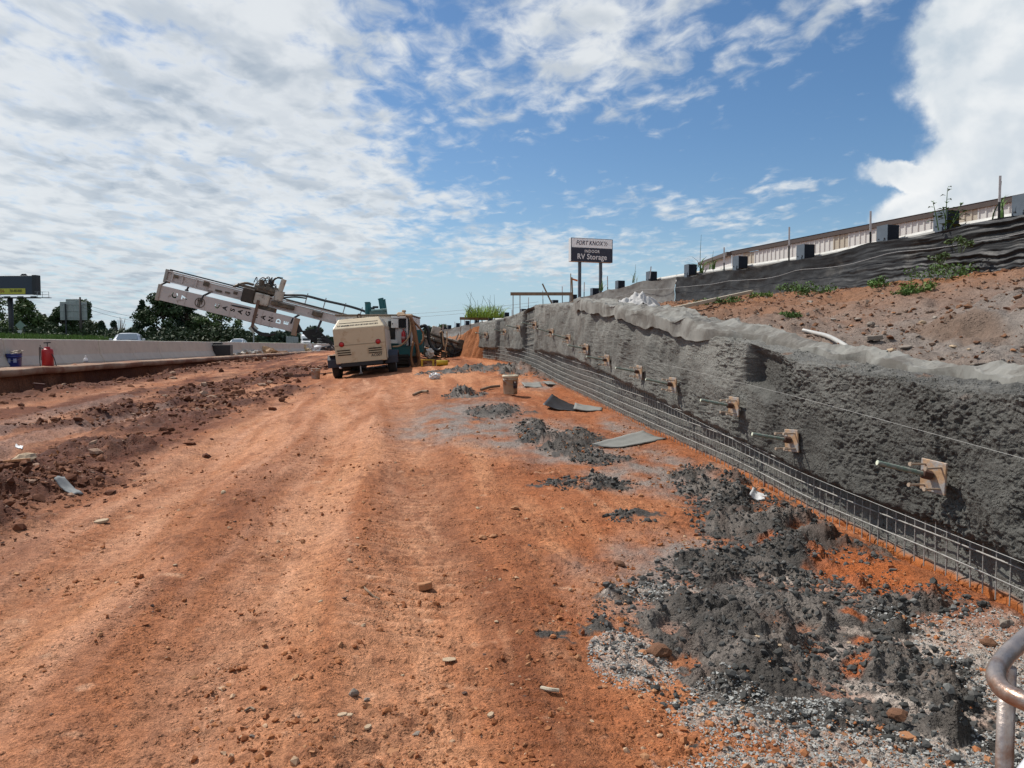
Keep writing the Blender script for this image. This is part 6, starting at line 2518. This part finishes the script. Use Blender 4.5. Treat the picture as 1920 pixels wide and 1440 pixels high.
# ------------------------------------------------------------------ plants
def blade_set(n, h0, h1, w0, spread, lean, seed):
    """arching blades of grass"""
    rg = np.random.default_rng(seed)
    V, Q = [], []
    for i in range(n):
        a = rg.uniform(0, 6.28)
        r_ = spread * math.sqrt(rg.random())
        b = rg.uniform(0, 6.28)
        x, y = r_ * math.cos(b), r_ * math.sin(b)
        h = rg.uniform(h0, h1)
        ln = lean * rg.uniform(.2, 1.2) * h
        k0 = len(V)
        for k in range(5):
            t = k / 4
            wdt = w0 * (1 - t) ** .7 + .001
            px, py = x + math.cos(a) * ln * t * t, y + math.sin(a) * ln * t * t
            pz = h * (t - .28 * lean * t * t * t)
            V += [(px - math.sin(a) * wdt, py + math.cos(a) * wdt, pz), (px + math.sin(a) * wdt, py - math.cos(a) * wdt, pz)]
        for k in range(4):
            Q.append((k0 + 2 * k, k0 + 2 * k + 1, k0 + 2 * k + 3, k0 + 2 * k + 2))
    return np.array(V), np.array(Q)


GRASSG = leaf_mat('leaf_grass', (.22, .33, .05))
c = Vector((at(908, 600, 26.5).x, 26.5, 2.42))
gr = thing('grass_clump', 'tall bright green grass clump on the bank end left of the grey wall', 'grass', c)
V, Q = blade_set(520, .22, .70, .011, .72, 1.1, 5)
link('blades', raw_mesh('blades', V, Q, smooth=False), GRASSG, gr)
m = MB()
for i in range(10):
    x, y = random.uniform(-.7, .7), random.uniform(-.4, .4)
    e = Vector((x + random.uniform(-.2, .3), y, random.uniform(.6, .95)))
    m.tube([(x, y, 0), (x + .02, y, e.z * .6), e], [.008, .006, .003], 4)
m.obj('seed_stalks', LEAF['grey'], gr)


def weed(label, c, h, spread, n, size, kind='weed', group=None, squash=.8):
    r = thing('weed', label, 'weed', c, (0, 0, random.uniform(0, 6)), group)
    m = MB()
    cs, rs = [], []
    for i in range(9):
        a = random.uniform(0, 6.28)
        q_ = random.random() ** .5
        e = (math.cos(a) * spread * q_, math.sin(a) * spread * q_, h * random.uniform(.35, 1.0))
        m.tube([(e[0] * .3, e[1] * .3, -.03), (e[0] * .7, e[1] * .7, e[2] * .6), e], [.006, .004, .002], 4)
        cs.append((e[0], e[1], e[2] * .8))
        rs.append(max(.06, spread * .38))
    m.obj('stem', LEAF['grey'], r)
    V, Q = leaf_cloud(cs, rs, n, size, squash)
    V[:, 2] = np.maximum(V[:, 2], .0)
    link('leaves', raw_mesh('leaves', V, Q, smooth=False), LEAF[kind], r)


wl = [(1905, 497, .22, .35, 'low weed at the fence foot nearest the right edge'), (1792, 512, .38, .45, 'bushy bright weed at the fence foot right of the tall leafy plant'), (1745, 522, .36, .50, 'widest green weed clump at the fence foot'),
      (1712, 540, .18, .30, 'low spreading weed below the widest clump'), (1650, 532, .24, .3, 'small dark weed against the smooth black fabric'), (1615, 522, .28, .38, 'green weed patch at the fence foot, centre of the row'),
      (1580, 528, .20, .30, 'thin weed left of the central patch'), (1530, 548, .28, .36, 'round weed clump at the fence foot above the pipe'), (1490, 540, .24, .36, 'grassy weed at the fence foot left of the round clump'),
      (1430, 550, .16, .26, 'low weed at the upper end of the long pale lumber'), (1365, 562, .16, .26, 'small weed under the long pale lumber'), (1330, 565, .14, .34, 'flat grassy weed near the fence foot beside the fabric bundle'),
      (1192, 562, .34, .3, 'weed growing behind the whitish fabric bundle'), (1482, 590, .16, .2, 'lone small weed on the open bank slope'), (1690, 545, .12, .25, 'tiny weed on the orange soil lip')]
for i, (px, py, h, sp_, lab) in enumerate(wl):
    q = bpt(px, py + 6)
    weed(lab, q + Vector((0, 0, -.03)), h * .8, sp_ * .9, 46 if sp_ > .28 else 28, .024, 'weed' if i % 3 else 'bright', 'weeds along the silt fence', .6)


def vine(label, px, py, Y, h, sp_):
    c_ = at(px, py, Y)
    weed(label, c_, h * .8, sp_ * .8, 16, .032, 'mid', 'vines on the silt fence')


vine('dark vine creeping up the pleated black fabric', 1800, 470, 11.9, .35, .22)
vine('second vine patch low on the pleated fabric near the weeds', 1762, 500, 12.2, .30, .16)


def broadleaf(px, py, Y, h, label):
    c_ = at(px, py, Y)
    r = thing('leafy_plant', label, 'plant', (c_.x, Y, c_.z))
    rnd = random.Random(5)
    m, lf = MB(), MB()
    stems = [((0, 0, 0), (.02, 0, h)), ((.10, .05, 0), (.26, 0, h * .62)), ((-.1, .02, 0), (-.22, 0, h * .66)), ((.02, 0, .1), (-.08, -.05, h * .5)), ((.08, 0, .05), (.34, .05, h * .45))]
    for a, b in stems:
        a, b = Vector(a), Vector(b)
        m.tube([a, (a + b) / 2 + Vector((0, 0, .03)), b], [.010, .008, .004], 5)
        for k in range(9):
            t = .25 + .75 * k / 8
            p_ = a.lerp(b, t)
            an = k * 2.4 + rnd.random()
            ln = .17 * (1.15 - .5 * t) * rnd.uniform(.8, 1.2)
            d_ = Vector((math.cos(an), math.sin(an), .45 - .7 * (1 - t)))
            s_ = Vector((-math.sin(an), math.cos(an), 0)) * ln * .26
            up = Vector((0, 0, -.03))
            q0, q1, q2 = p_ + d_ * ln * .1, p_ + d_ * ln * .55, p_ + d_ * ln + up
            lf.add([q0, q1 + s_ + Vector((0, 0, .012)), q2, q1 - s_ + Vector((0, 0, .012)), q1], [(0, 4, 1), (1, 4, 2), (2, 4, 3), (3, 4, 0)])
    m.obj('stem', LEAF['weed'], r)
    lf.obj('leaves', leaf_mat('leaf_broad', (.07, .15, .03)), r)


broadleaf(1772, 432, 12.75, .72, 'tall broad-leaved green plant rising above the guardrail')


def stalk(label, px, py, Y, h, n, lean):
    c_ = at(px, py, Y)
    r = thing('grass_stalk', label, 'grass', (c_.x, Y, c_.z), group='tall grass stalks at the guardrail')
    V, Q = blade_set(n, h * .5, h, .018, .12, lean, int(px))
    link('blades', raw_mesh('blades', V, Q, smooth=False), LEAF['weed'], r)
    MB().tube([(0, 0, 0), (.01, 0, h * .6), (.03, 0, h * 1.05)], [.009, .007, .003], 5).obj('stem', LEAF['grey'], r)


stalk('tall arching grass stalk above the silt fence by the leaning post', 1312, 512, 21.6, 1.05, 16, 1.4)
stalk('short grass tuft beside the tall arching stalk', 1335, 505, 21.0, .5, 12, 1.0)
stalk('thin dry grass stalk at the right edge above the fence', 1872, 415, 12.2, .62, 6, .6)
stalk('wispy seed stalk left of the leaning fence post', 1190, 530, 25.5, .6, 6, .5)
stalk('wispy stalk right of the sign post', 1128, 545, 29.0, .7, 9, .8)

# ================================================================== loose material on the ground
def scatter(name, n, xy, rfun, squash, m_, seed, zfun, jitter=.35, V0=ICO0):
    """many small irregular pieces joined into one mesh"""
    rg = np.random.default_rng(seed)
    V, T = V0
    X, Y = xy(rg, n)
    n = len(X)
    R = rfun(rg, n, X, Y)
    Z = zfun(X, Y)
    var = [V * (1 + jitter * rg.normal(size=(len(V), 1))) for _ in range(24)]
    vid = rg.integers(0, 24, n)
    P = np.array(var)[vid]
    a = rg.random(n) * 2 * np.pi
    sc = np.stack([R * rg.uniform(.75, 1.35, n), R * rg.uniform(.75, 1.25, n), R * squash * rg.uniform(.6, 1.3, n)], -1)
    P = P * sc[:, None, :]
    ca, sa = np.cos(a)[:, None], np.sin(a)[:, None]
    tl = rg.normal(size=(n, 1)) * .3
    x, y, z = P[..., 0], P[..., 1], P[..., 2]
    y, z = y * np.cos(tl) - z * np.sin(tl), y * np.sin(tl) + z * np.cos(tl)
    P = np.stack([x * ca - y * sa + X[:, None], x * sa + y * ca + Y[:, None], z + (Z + R * squash * .25)[:, None]], -1)
    Tt = (T[None] + (np.arange(n) * len(V))[:, None, None]).reshape(-1, 3)
    me = raw_mesh(name, P.reshape(-1, 3), Tt, smooth=False)
    o = link(name, me, m_)
    return tag(o, kind='stuff')


def piece_mat(name, cols, rough=.95):
    """each loose piece takes one of several natural colours"""
    m = bpy.data.materials.new(name)
    m.use_nodes = True
    n = NT(m.node_tree)
    b = m.node_tree.nodes['Principled BSDF']
    g_ = n.new('ShaderNodeNewGeometry')
    rp = n.new('ShaderNodeValToRGB')
    rp.color_ramp.interpolation = 'CONSTANT'
    e = rp.color_ramp.elements
    while len(e) < len(cols):
        e.new(.5)
    for i, (pos, cc) in enumerate(cols):
        e[i].position = pos
        e[i].color = (*cc, 1)
    n.link(g_.outputs['Random Per Island'], rp.inputs[0])
    nz = n.noise(g_.outputs['Position'], 60, 4, .6)
    n.link(n.mix(1.0, rp.outputs[0], n_comb(n, n.ramp(nz, .3, .7, .72, 1.2, False)), 'MULTIPLY'), b.inputs['Base Color'])
    b.inputs['Roughness'].default_value = rough
    b.inputs['Specular IOR Level'].default_value = .25
    return m


CLAY_P = piece_mat('clay_crumbs', [(0, (.30, .115, .046)), (.28, (.36, .15, .065)), (.55, (.25, .090, .036)), (.74, (.40, .20, .10)), (.93, (.45, .30, .19)), (.985, (.16, .13, .11))])
MORT_P = piece_mat('mortar_crumbs', [(0, (.058, .058, .054)), (.35, (.075, .074, .070)), (.7, (.10, .098, .092)), (.95, (.16, .16, .15))])
GRAV_P = piece_mat('cement_crumbs', [(0, (.33, .33, .31)), (.35, (.28, .28, .265)), (.6, (.38, .38, .36)), (.84, (.20, .20, .19)), (.94, (.28, .15, .08))])
BANK_P = piece_mat('bank_crumbs', [(0, (.20, .10, .055)), (.3, (.17, .12, .09)), (.55, (.23, .15, .105)), (.75, (.14, .06, .03)), (.93, (.30, .26, .22))])
MUD_P = piece_mat('mud_clods', [(0, (.11, .042, .022)), (.4, (.16, .065, .034)), (.75, (.22, .10, .055)), (.93, (.32, .21, .15))])


def ground_z(x, y):
    return ground(x, y)[0] if isinstance(ground(x[:1], y[:1]), tuple) else ground(x, y)


def xy_clay(rg, n):
    r_ = 1.9 + 9.5 * rg.random(n) ** 1.7
    th = rg.uniform(-.66, .66, n)
    x, y = r_ * np.sin(th), r_ * np.cos(th)
    dn = fbm(x * 1.3, y * 1.3, 3, 211) + .5 * fbm(x * 4, y * 4, 2, 212) + .30 * sstep(-.5, 1.2, x)
    k = (dn > rg.uniform(-.10, .65, n)) & (x < WALL_X(y) - .15)
    for e in _mort:
        k &= (ell(x, y, e) > .95 + .3 * fbm(x * 4, y * 4, 2, 241)) | (rg.random(n) < .06)
    return x[k], y[k]


scatter('clay_crumbs', 46000, xy_clay, lambda rg, n, x, y: np.clip(.0027 * np.exp(rg.exponential(.50, n)), .0022, .014) * (1 + .05 * np.hypot(x, y)), .75, CLAY_P, 31, ground)


def xy_mort(rg, n):
    X, Y = [], []
    for e in _mort:
        m_ = int(n * (e[2] * e[3]) ** .75 / 2.6)
        a, r_ = rg.random(m_) * 6.283, np.sqrt(rg.random(m_)) * 1.18
        X.append(e[0] + e[2] * r_ * np.cos(a))
        Y.append(e[1] + e[3] * r_ * np.sin(a))
    for e in _mort_far:
        m_ = int(n * .045)
        a, r_ = rg.random(m_) * 6.283, np.sqrt(rg.random(m_)) * 1.1
        X.append(e[0] + e[2] * r_ * np.cos(a))
        Y.append(e[1] + e[3] * r_ * np.sin(a))
    x, y = np.concatenate(X), np.concatenate(Y)
    k = (x < WALL_X(y) - .05) & (fbm(x * 2.1 + 3, y * 2.1, 3, 56) > -.28)
    return x[k], y[k]


scatter('mortar_crumbs', 9000, xy_mort, lambda rg, n, x, y: np.clip(.0036 * np.exp(rg.exponential(.5, n)), .003, .017) * (1 + .05 * np.minimum(y, 9)), .85, MORT_P, 33, ground, .22)


def xy_grav(rg, n):
    X, Y = [], []
    for e in _powder:
        m_ = int(n * (e[2] * e[3]) ** .8 / 1.6)
        a, r_ = rg.random(m_) * 6.283, np.sqrt(rg.random(m_)) * 1.15
        X.append(e[0] + e[2] * r_ * np.cos(a))
        Y.append(e[1] + e[3] * r_ * np.sin(a))
    x, y = np.concatenate(X), np.concatenate(Y)
    k = (x < WALL_X(y) - .05)
    for e in _mort:
        k &= ell(x, y, e) > .80 + .25 * fbm(x * 4, y * 4, 2, 240)
    return x[k], y[k]


scatter('cement_crumbs', 24000, xy_grav, lambda rg, n, x, y: np.clip(.0028 * np.exp(rg.exponential(.42, n)),   .0020, .0075), .65, GRAV_P, 35, ground, .4)


def xy_mud(rg, n):
    X, Y = [], []
    for pl, wd, am in _ridges:
        seg = rg.integers(0, len(pl) - 1, n // 4)
        t = rg.random(n // 4)
        A, B = np.array(pl)[seg], np.array(pl)[seg + 1]
        p_ = A + (B - A) * t[:, None] + rg.normal(size=(n // 4, 2)) * wd * .8
        X.append(p_[:, 0])
        Y.append(p_[:, 1])
    x, y = np.concatenate(X), np.concatenate(Y)
    k = np.hypot(x, y) > 2
    # ledge foot rubble
    yy = 8 + rg.random(n // 3) * 40
    xx = bar_x(yy) + 1.75 + np.abs(rg.normal(size=n // 3)) * .7
    return np.concatenate([x[k], xx]), np.concatenate([y[k], yy])


scatter('mud_clods', 4200, xy_mud, lambda rg, n, x, y: np.clip(.011 * np.exp(rg.exponential(.5, n)), .008, .06) * (.6 + .05 * y), .65, MUD_P, 37, ground, .3)


def xy_bank(rg, n):
    y = 2.5 + 20 * rg.random(n) ** 1.4
    u = .10 + .9 * rg.random(n)
    x = WALL_X(y) + (FENCE_X(y) - WALL_X(y)) * u
    k = fbm(x * 1.2, y * 1.2, 3, 221) > rg.uniform(-.5, .35, n)
    return x[k], y[k]


scatter('bank_crumbs', 15000, xy_bank, lambda rg, n, x, y: np.clip(.0085 * np.exp(rg.exponential(.5, n)), .006, .034) * (.7 + .03 * y), .8, BANK_P, 39, lambda x, y: bank_z(x, y)[0], .4)

# stones that can be told apart
STONE_V = [blob_mesh('stone', 1, .85, .6, 300 + i, .42, 1, -.35, 1.3) for i in range(6)]
CHIP_V = [MB().prism([(-1, -.4), (-.3, -.75), (.8, -.5), (1, .3), (.2, .7), (-.8, .5)], -.22, .22, 'z').mesh('stone', .06) for i in range(2)]
ROCK_C = {'clay': mat('stone_clay', (.38, .175, .080), .9, 0, .25, 9, .4, 50), 'pale': mat('stone_pale', (.42, .31, .20), .85, 0, .15, 9, .3, 50),
          'brown': mat('stone_brown', (.16, .075, .038), .9, 0, .35, 9, .5, 40), 'grey': mat('stone_grey', (.23, .19, .155), .9, 0, .2, 9, .4, 50),
          'dark': mat('stone_dark', (.09, .050, .035), .9, 0, .3, 9, .4, 50)}


def stone(px, py, w_px, kind, label, me, sq=1.0, rz=None, group=None, z_up=.3, onbank=False):
    if onbank:
        q_ = bpt(px, py)
        x, y, z = q_
    else:
        x, y = gpt(px, py)
        z = gz(x, y)
    rad = w_px / F * y / 2
    o = bpy.data.objects.new('stone', me.copy())
    COL.objects.link(o)
    o.data.materials.clear()
    o.data.materials.append(ROCK_C[kind])
    o.location = (x, y, z + rad * z_up * sq)
    o.rotation_euler = (random.uniform(-.15, .15), random.uniform(-.15, .15), random.uniform(0, 6.28) if rz is None else rz)
    o.scale = (rad, rad, rad * sq)
    tag(o, label, 'stone', group)


stone(797, 1104, 30, 'clay', 'blocky yellowish clay stone alone in the middle of the haul road', CHIP_V[0], 1.9, .5)
stone(642, 1360, 19, 'pale', 'pale flat chip, left one of the pair near the bottom edge', CHIP_V[1], .9, .2)
stone(655, 1356, 15, 'pale', 'pale flat chip, right one of the pair near the bottom edge', CHIP_V[0], .8, -.2)
stone(690, 1371, 16, 'pale', 'pale slanted chip alone right of the pale pair', CHIP_V[1], 1.2, .9)
stone(664, 1313, 17, 'grey', 'pointed grey brown stone above the pale chips', STONE_V[0], 1.6)
stone(688, 1316, 12, 'grey', 'small rounded grey stone beside the pointed one', STONE_V[1])
stone(722, 1384, 13, 'clay', 'round tan stone below the slanted chip', STONE_V[2], 1.1)
stone(783, 1373, 19, 'grey', 'smooth grey stone half sunk in clay near the bottom', STONE_V[3], .6)
stone(737, 1408, 34, 'clay', 'broad flat clay slab at the bottom edge', CHIP_V[0], .35, 1.2)
stone(842, 1233, 28, 'pale', 'flat pale orange slab in the clay right of centre', CHIP_V[1], .3, .3)
stone(965, 957, 17, 'clay', 'small tan stone in the upper middle of the clay', STONE_V[4], .8)
stone(905, 1013, 18, 'clay', 'tan stone, middle one of a short row on the clay', STONE_V[5], .8)
stone(925, 1012, 16, 'clay', 'tan stone, right one of a short row on the clay', STONE_V[0], .7)
stone(888, 1016, 12, 'clay', 'small tan stone, left one of a short row on the clay', STONE_V[1], .7)
stone(920, 1350, 16, 'pale', 'slim pale chip standing on edge near the lower middle', CHIP_V[0], 1.4, 1.0)
stone(1162, 1058, 24, 'brown', 'brown rounded stone on the boundary of clay and grey mortar', STONE_V[2], .9)
stone(1235, 1228, 46, 'brown', 'big brown rock left of the near mortar mass', STONE_V[3], .9, .2)
stone(1205, 1232, 22, 'clay', 'orange lump left of the big brown rock', STONE_V[4], .7)
stone(1683, 1375, 40, 'brown', 'big rusty brown rock on the pale cement gravel', STONE_V[5], 1.0, .4)
stone(1855, 1222, 30, 'brown', 'brown rock on the pale gravel near the pipe frame', STONE_V[0], .8)
stone(1886, 1190, 24, 'grey', 'upright grey stone behind the pipe frame bend', STONE_V[1], 1.4)
stone(1700, 1395, 34, 'clay', 'flat orange stone in front of the rusty brown rock', CHIP_V[0], .5, .1)
stone(190, 980, 26, 'pale', 'pale chip with dark shadow on the left clay', CHIP_V[1], .9, .4)
stone(48, 890, 40, 'pale', 'pale broken clod on the left mud windrow', STONE_V[2], .8)
stone(30, 910, 50, 'clay', 'broad clay slab tilted on the left mud windrow', CHIP_V[0], .5, .6)
stone(1638, 640, 34, 'grey', 'flat grey brick-like stone on the bank right of the pipe', CHIP_V[1], 1.1, .1, onbank=True)
stone(1697, 652, 28, 'grey', 'thin grey slab right of the brick-like stone on the bank', CHIP_V[0], .5, .3, onbank=True)
stone(1892, 765, 34, 'brown', 'dark brown stone on the wall rim at the right edge', STONE_V[3], .9, onbank=True)
stone(1692, 680, 34, 'grey', 'wide flat grey stone just above the fabric strip', CHIP_V[1], .5, -.2, onbank=True)
stone(1835, 685, 30, 'grey', 'cracked grey slab low on the bank near the right edge', CHIP_V[0], .4, .2, onbank=True)
for i in range(60):
    for _ in range(40):
        px, py = random.uniform(20, 1250), random.uniform(880, 1430)
        x, y = gpt(px, py)
        if fbm(np.array([x * 1.1]), np.array([y * 1.1]), 2, 231)[0] > random.uniform(-.2, .5) - (.2 if px > 850 else 0):
            break
    stone(px, py, random.choice((7, 7, 8, 9, 10, 12)), random.choice(('clay', 'clay', 'clay', 'brown', 'clay', 'pale', 'dark')), 'small loose clay stone scattered on the haul road',
          random.choice(STONE_V + CHIP_V[:1]), random.uniform(.6, 1.1), None, 'small stones scattered on the red clay')
for i in range(40):
    px, py = random.uniform(1350, 1900), random.uniform(1180, 1430)
    stone(px, py, random.choice((7, 9, 11, 14)), random.choice(('grey', 'grey', 'pale', 'brown', 'clay')), 'small loose chip in the pale cement gravel',
          random.choice(STONE_V + CHIP_V), random.uniform(.5, 1.0), None, 'small chips in the pale gravel')
for i in range(40):
    px, py = random.uniform(1240, 1900), random.uniform(580, 720)
    if py < 560 + (1900 - px) * .05 or py > 600 + (px - 1240) * .19:
        continue
    stone(px, py, random.choice((8, 10, 13, 16)), random.choice(('grey', 'clay', 'brown', 'pale')), 'loose clod on the bank above the fabric strip',
          random.choice(STONE_V), random.uniform(.6, 1.0), None, 'loose clods on the bank', onbank=True)


# sticks
def stick(label, pts_px, rad, m_):
    pts = []
    for px, py in pts_px:
        x, y = gpt(px, py)
        pts.append(Vector((x, y, gz(x, y) + rad * 1.5)))
    o = pts[0].copy()
    r = link('stick', MB().tube(catmull([q_ - o for q_ in pts], 4), rad, 6).mesh('stick'), m_)
    r.location = o
    tag(r, label, 'stick')


stick('thin curved root lying on the clay left of the lone clay stone', [(682, 1118), (690, 1126), (700, 1131), (712, 1133)], .006, WOOD)
stick('short pale stick on the clay right of the lower middle', [(1015, 1304), (1030, 1307), (1048, 1310)], .008, WOOD2)
stick('curled twig on the clay near the lower left', [(1065 - 605, 1352), (470, 1345), (478, 1350)], .005, WOOD)
stick('weathered wood splinter beside the muddy bucket', [(902, 735), (920, 730), (937, 729)], .03, WOOD)
stick('dark splinter on the clay left of the small mortar heap', [(775, 743), (790, 740), (802, 741)], .03, WOOD)


# flat scrap near the wall foot
def scrap(name, label, cat, corners, m_, th=.01, lift=.02, bend=.0, seed=0):
    P = []
    for px, py in corners:
        x, y = gpt(px, py)
        P.append(Vector((x, y, gz(x, y) + lift)))
    n = 12
    G = np.zeros((n, n, 3))
    for i in range(n):
        for j in range(n):
            u, v_ = i / (n - 1), j / (n - 1)
            q_ = P[0].lerp(P[1], u).lerp(P[3].lerp(P[2], u), v_)
            G[i, j] = q_
    U_, V2 = np.meshgrid(np.linspace(0, 1, n), np.linspace(0, 1, n), indexing='ij')
    gnd = ground(G[..., 0], G[..., 1])
    G[..., 2] = np.maximum(.5 * gnd + .5 * (G[..., 2] - lift), gnd - .02) + .006 + lift * (1 - U_) ** 3 + bend * (1 - U_) ** 1.6 * (.3 + .7 * V2) \
        + .012 * fbm(U_ * 3 + seed, V2 * 3, 2, 250)
    me = grid_mesh(name, G)
    o = link(name, me, m_)
    so = o.modifiers.new('thickness', 'SOLIDIFY')
    so.thickness = th
    tag(o, label, cat)


BOARD = mat('mortar_board', (.20, .20, .185), .8, 0, .12, 5, .3, 60)
scrap('board', 'flat grey mortar-smeared board right of the muddy bucket', 'board', [(978, 722), (1012, 719), (1018, 727), (985, 730)], BOARD, .02, .05)
scrap('board', 'tilted grey mortar-smeared board nearer the wall mesh', 'board', [(1018, 722), (1058, 713), (1062, 720), (1030, 729)], BOARD, .02, .05, .02, 3)
scrap('black_sheet', 'curled black plastic sheet on the clay at the wall foot', 'plastic sheet', [(1018, 766), (1080, 771), (1085, 762), (1035, 752)], mat('sheet_black', (.010, .009, .009), .5), .006, .05, .08, 5)
scrap('grey_strip', 'grey cement-dusted strip running from the black sheet to the wall', 'strip', [(1075, 772), (1128, 774), (1130, 766), (1078, 764)], BOARD, .012, .03, .04, 7)
scrap('grey_strip', 'long flat grey strip on the clay in front of the mesh', 'strip', [(1110, 840), (1160, 842), (1250, 830), (1205, 822)], BOARD, .012, .03, .03, 9)
scrap('rag', 'grey stiff rag on the mud at the left', 'rag', [(102, 932), (135, 935), (156, 930), (120, 924)], mat('grey_rag', (.19, .20, .20), .8, 0, .15, 8), .012, .04, .05, 11)
scrap('paper_scrap', 'white scrap lying in the pale wheel track at the left', 'paper', [(28, 846), (42, 847), (44, 843), (30, 842)], mat('white_scrap', (.62, .62, .62), .7), .004, .03, .01, 13)
scrap('paper_scrap', 'white plastic scrap on the mortar near the mesh', 'paper', [(1405, 948), (1432, 950), (1440, 940), (1412, 938)], mat('white_scrap', (.62, .62, .62), .7), .004, .05, .02, 15)


# steel pipe frame in the near right corner
def pipe_frame():
    b0 = at(1866, 1268, 1.62)
    gx, gy = b0.x + .05, 1.62
    r = thing('pipe_frame', 'bent scuffed steel pipe frame rising in the near right corner', 'pipe frame', (gx, gy, gz(gx, gy)))
    o = Vector(r.location)
    PM = mat('scuffed_steel_pipe', (.40, .34, .30), .38, .75, .2, 12, .2, 70, dirt=(.27, .16, .11), dirt_amt=.38, dirt_scale=7)
    pts = [at(2150, 1010, 1.95), at(1990, 1140, 1.78), at(1905, 1212, 1.68), at(1874, 1246, 1.62), at(1868, 1272, 1.57), at(1885, 1296, 1.52), at(1930, 1318, 1.47), at(2050, 1360, 1.40)]
    MB().tube(catmull([q_ - o for q_ in pts], 10), .0195, 18).obj('top_rail', PM, r, 0, True)
    a = at(1889, 1250, 1.66) - o
    MB().tube([a, Vector((a.x + .004, a.y + .002, -.05))], .0185, 16).obj('leg', PM, r, 0, True)
    b = at(1960, 1385, 1.5) - o
    MB().tube([at(1905, 1470, 1.45) - o, at(1960, 1395, 1.5) - o], .014, 12).obj('brace', mat('pale_pipe', (.60, .62, .66), .4, .3), r, 0, True)


pipe_frame()
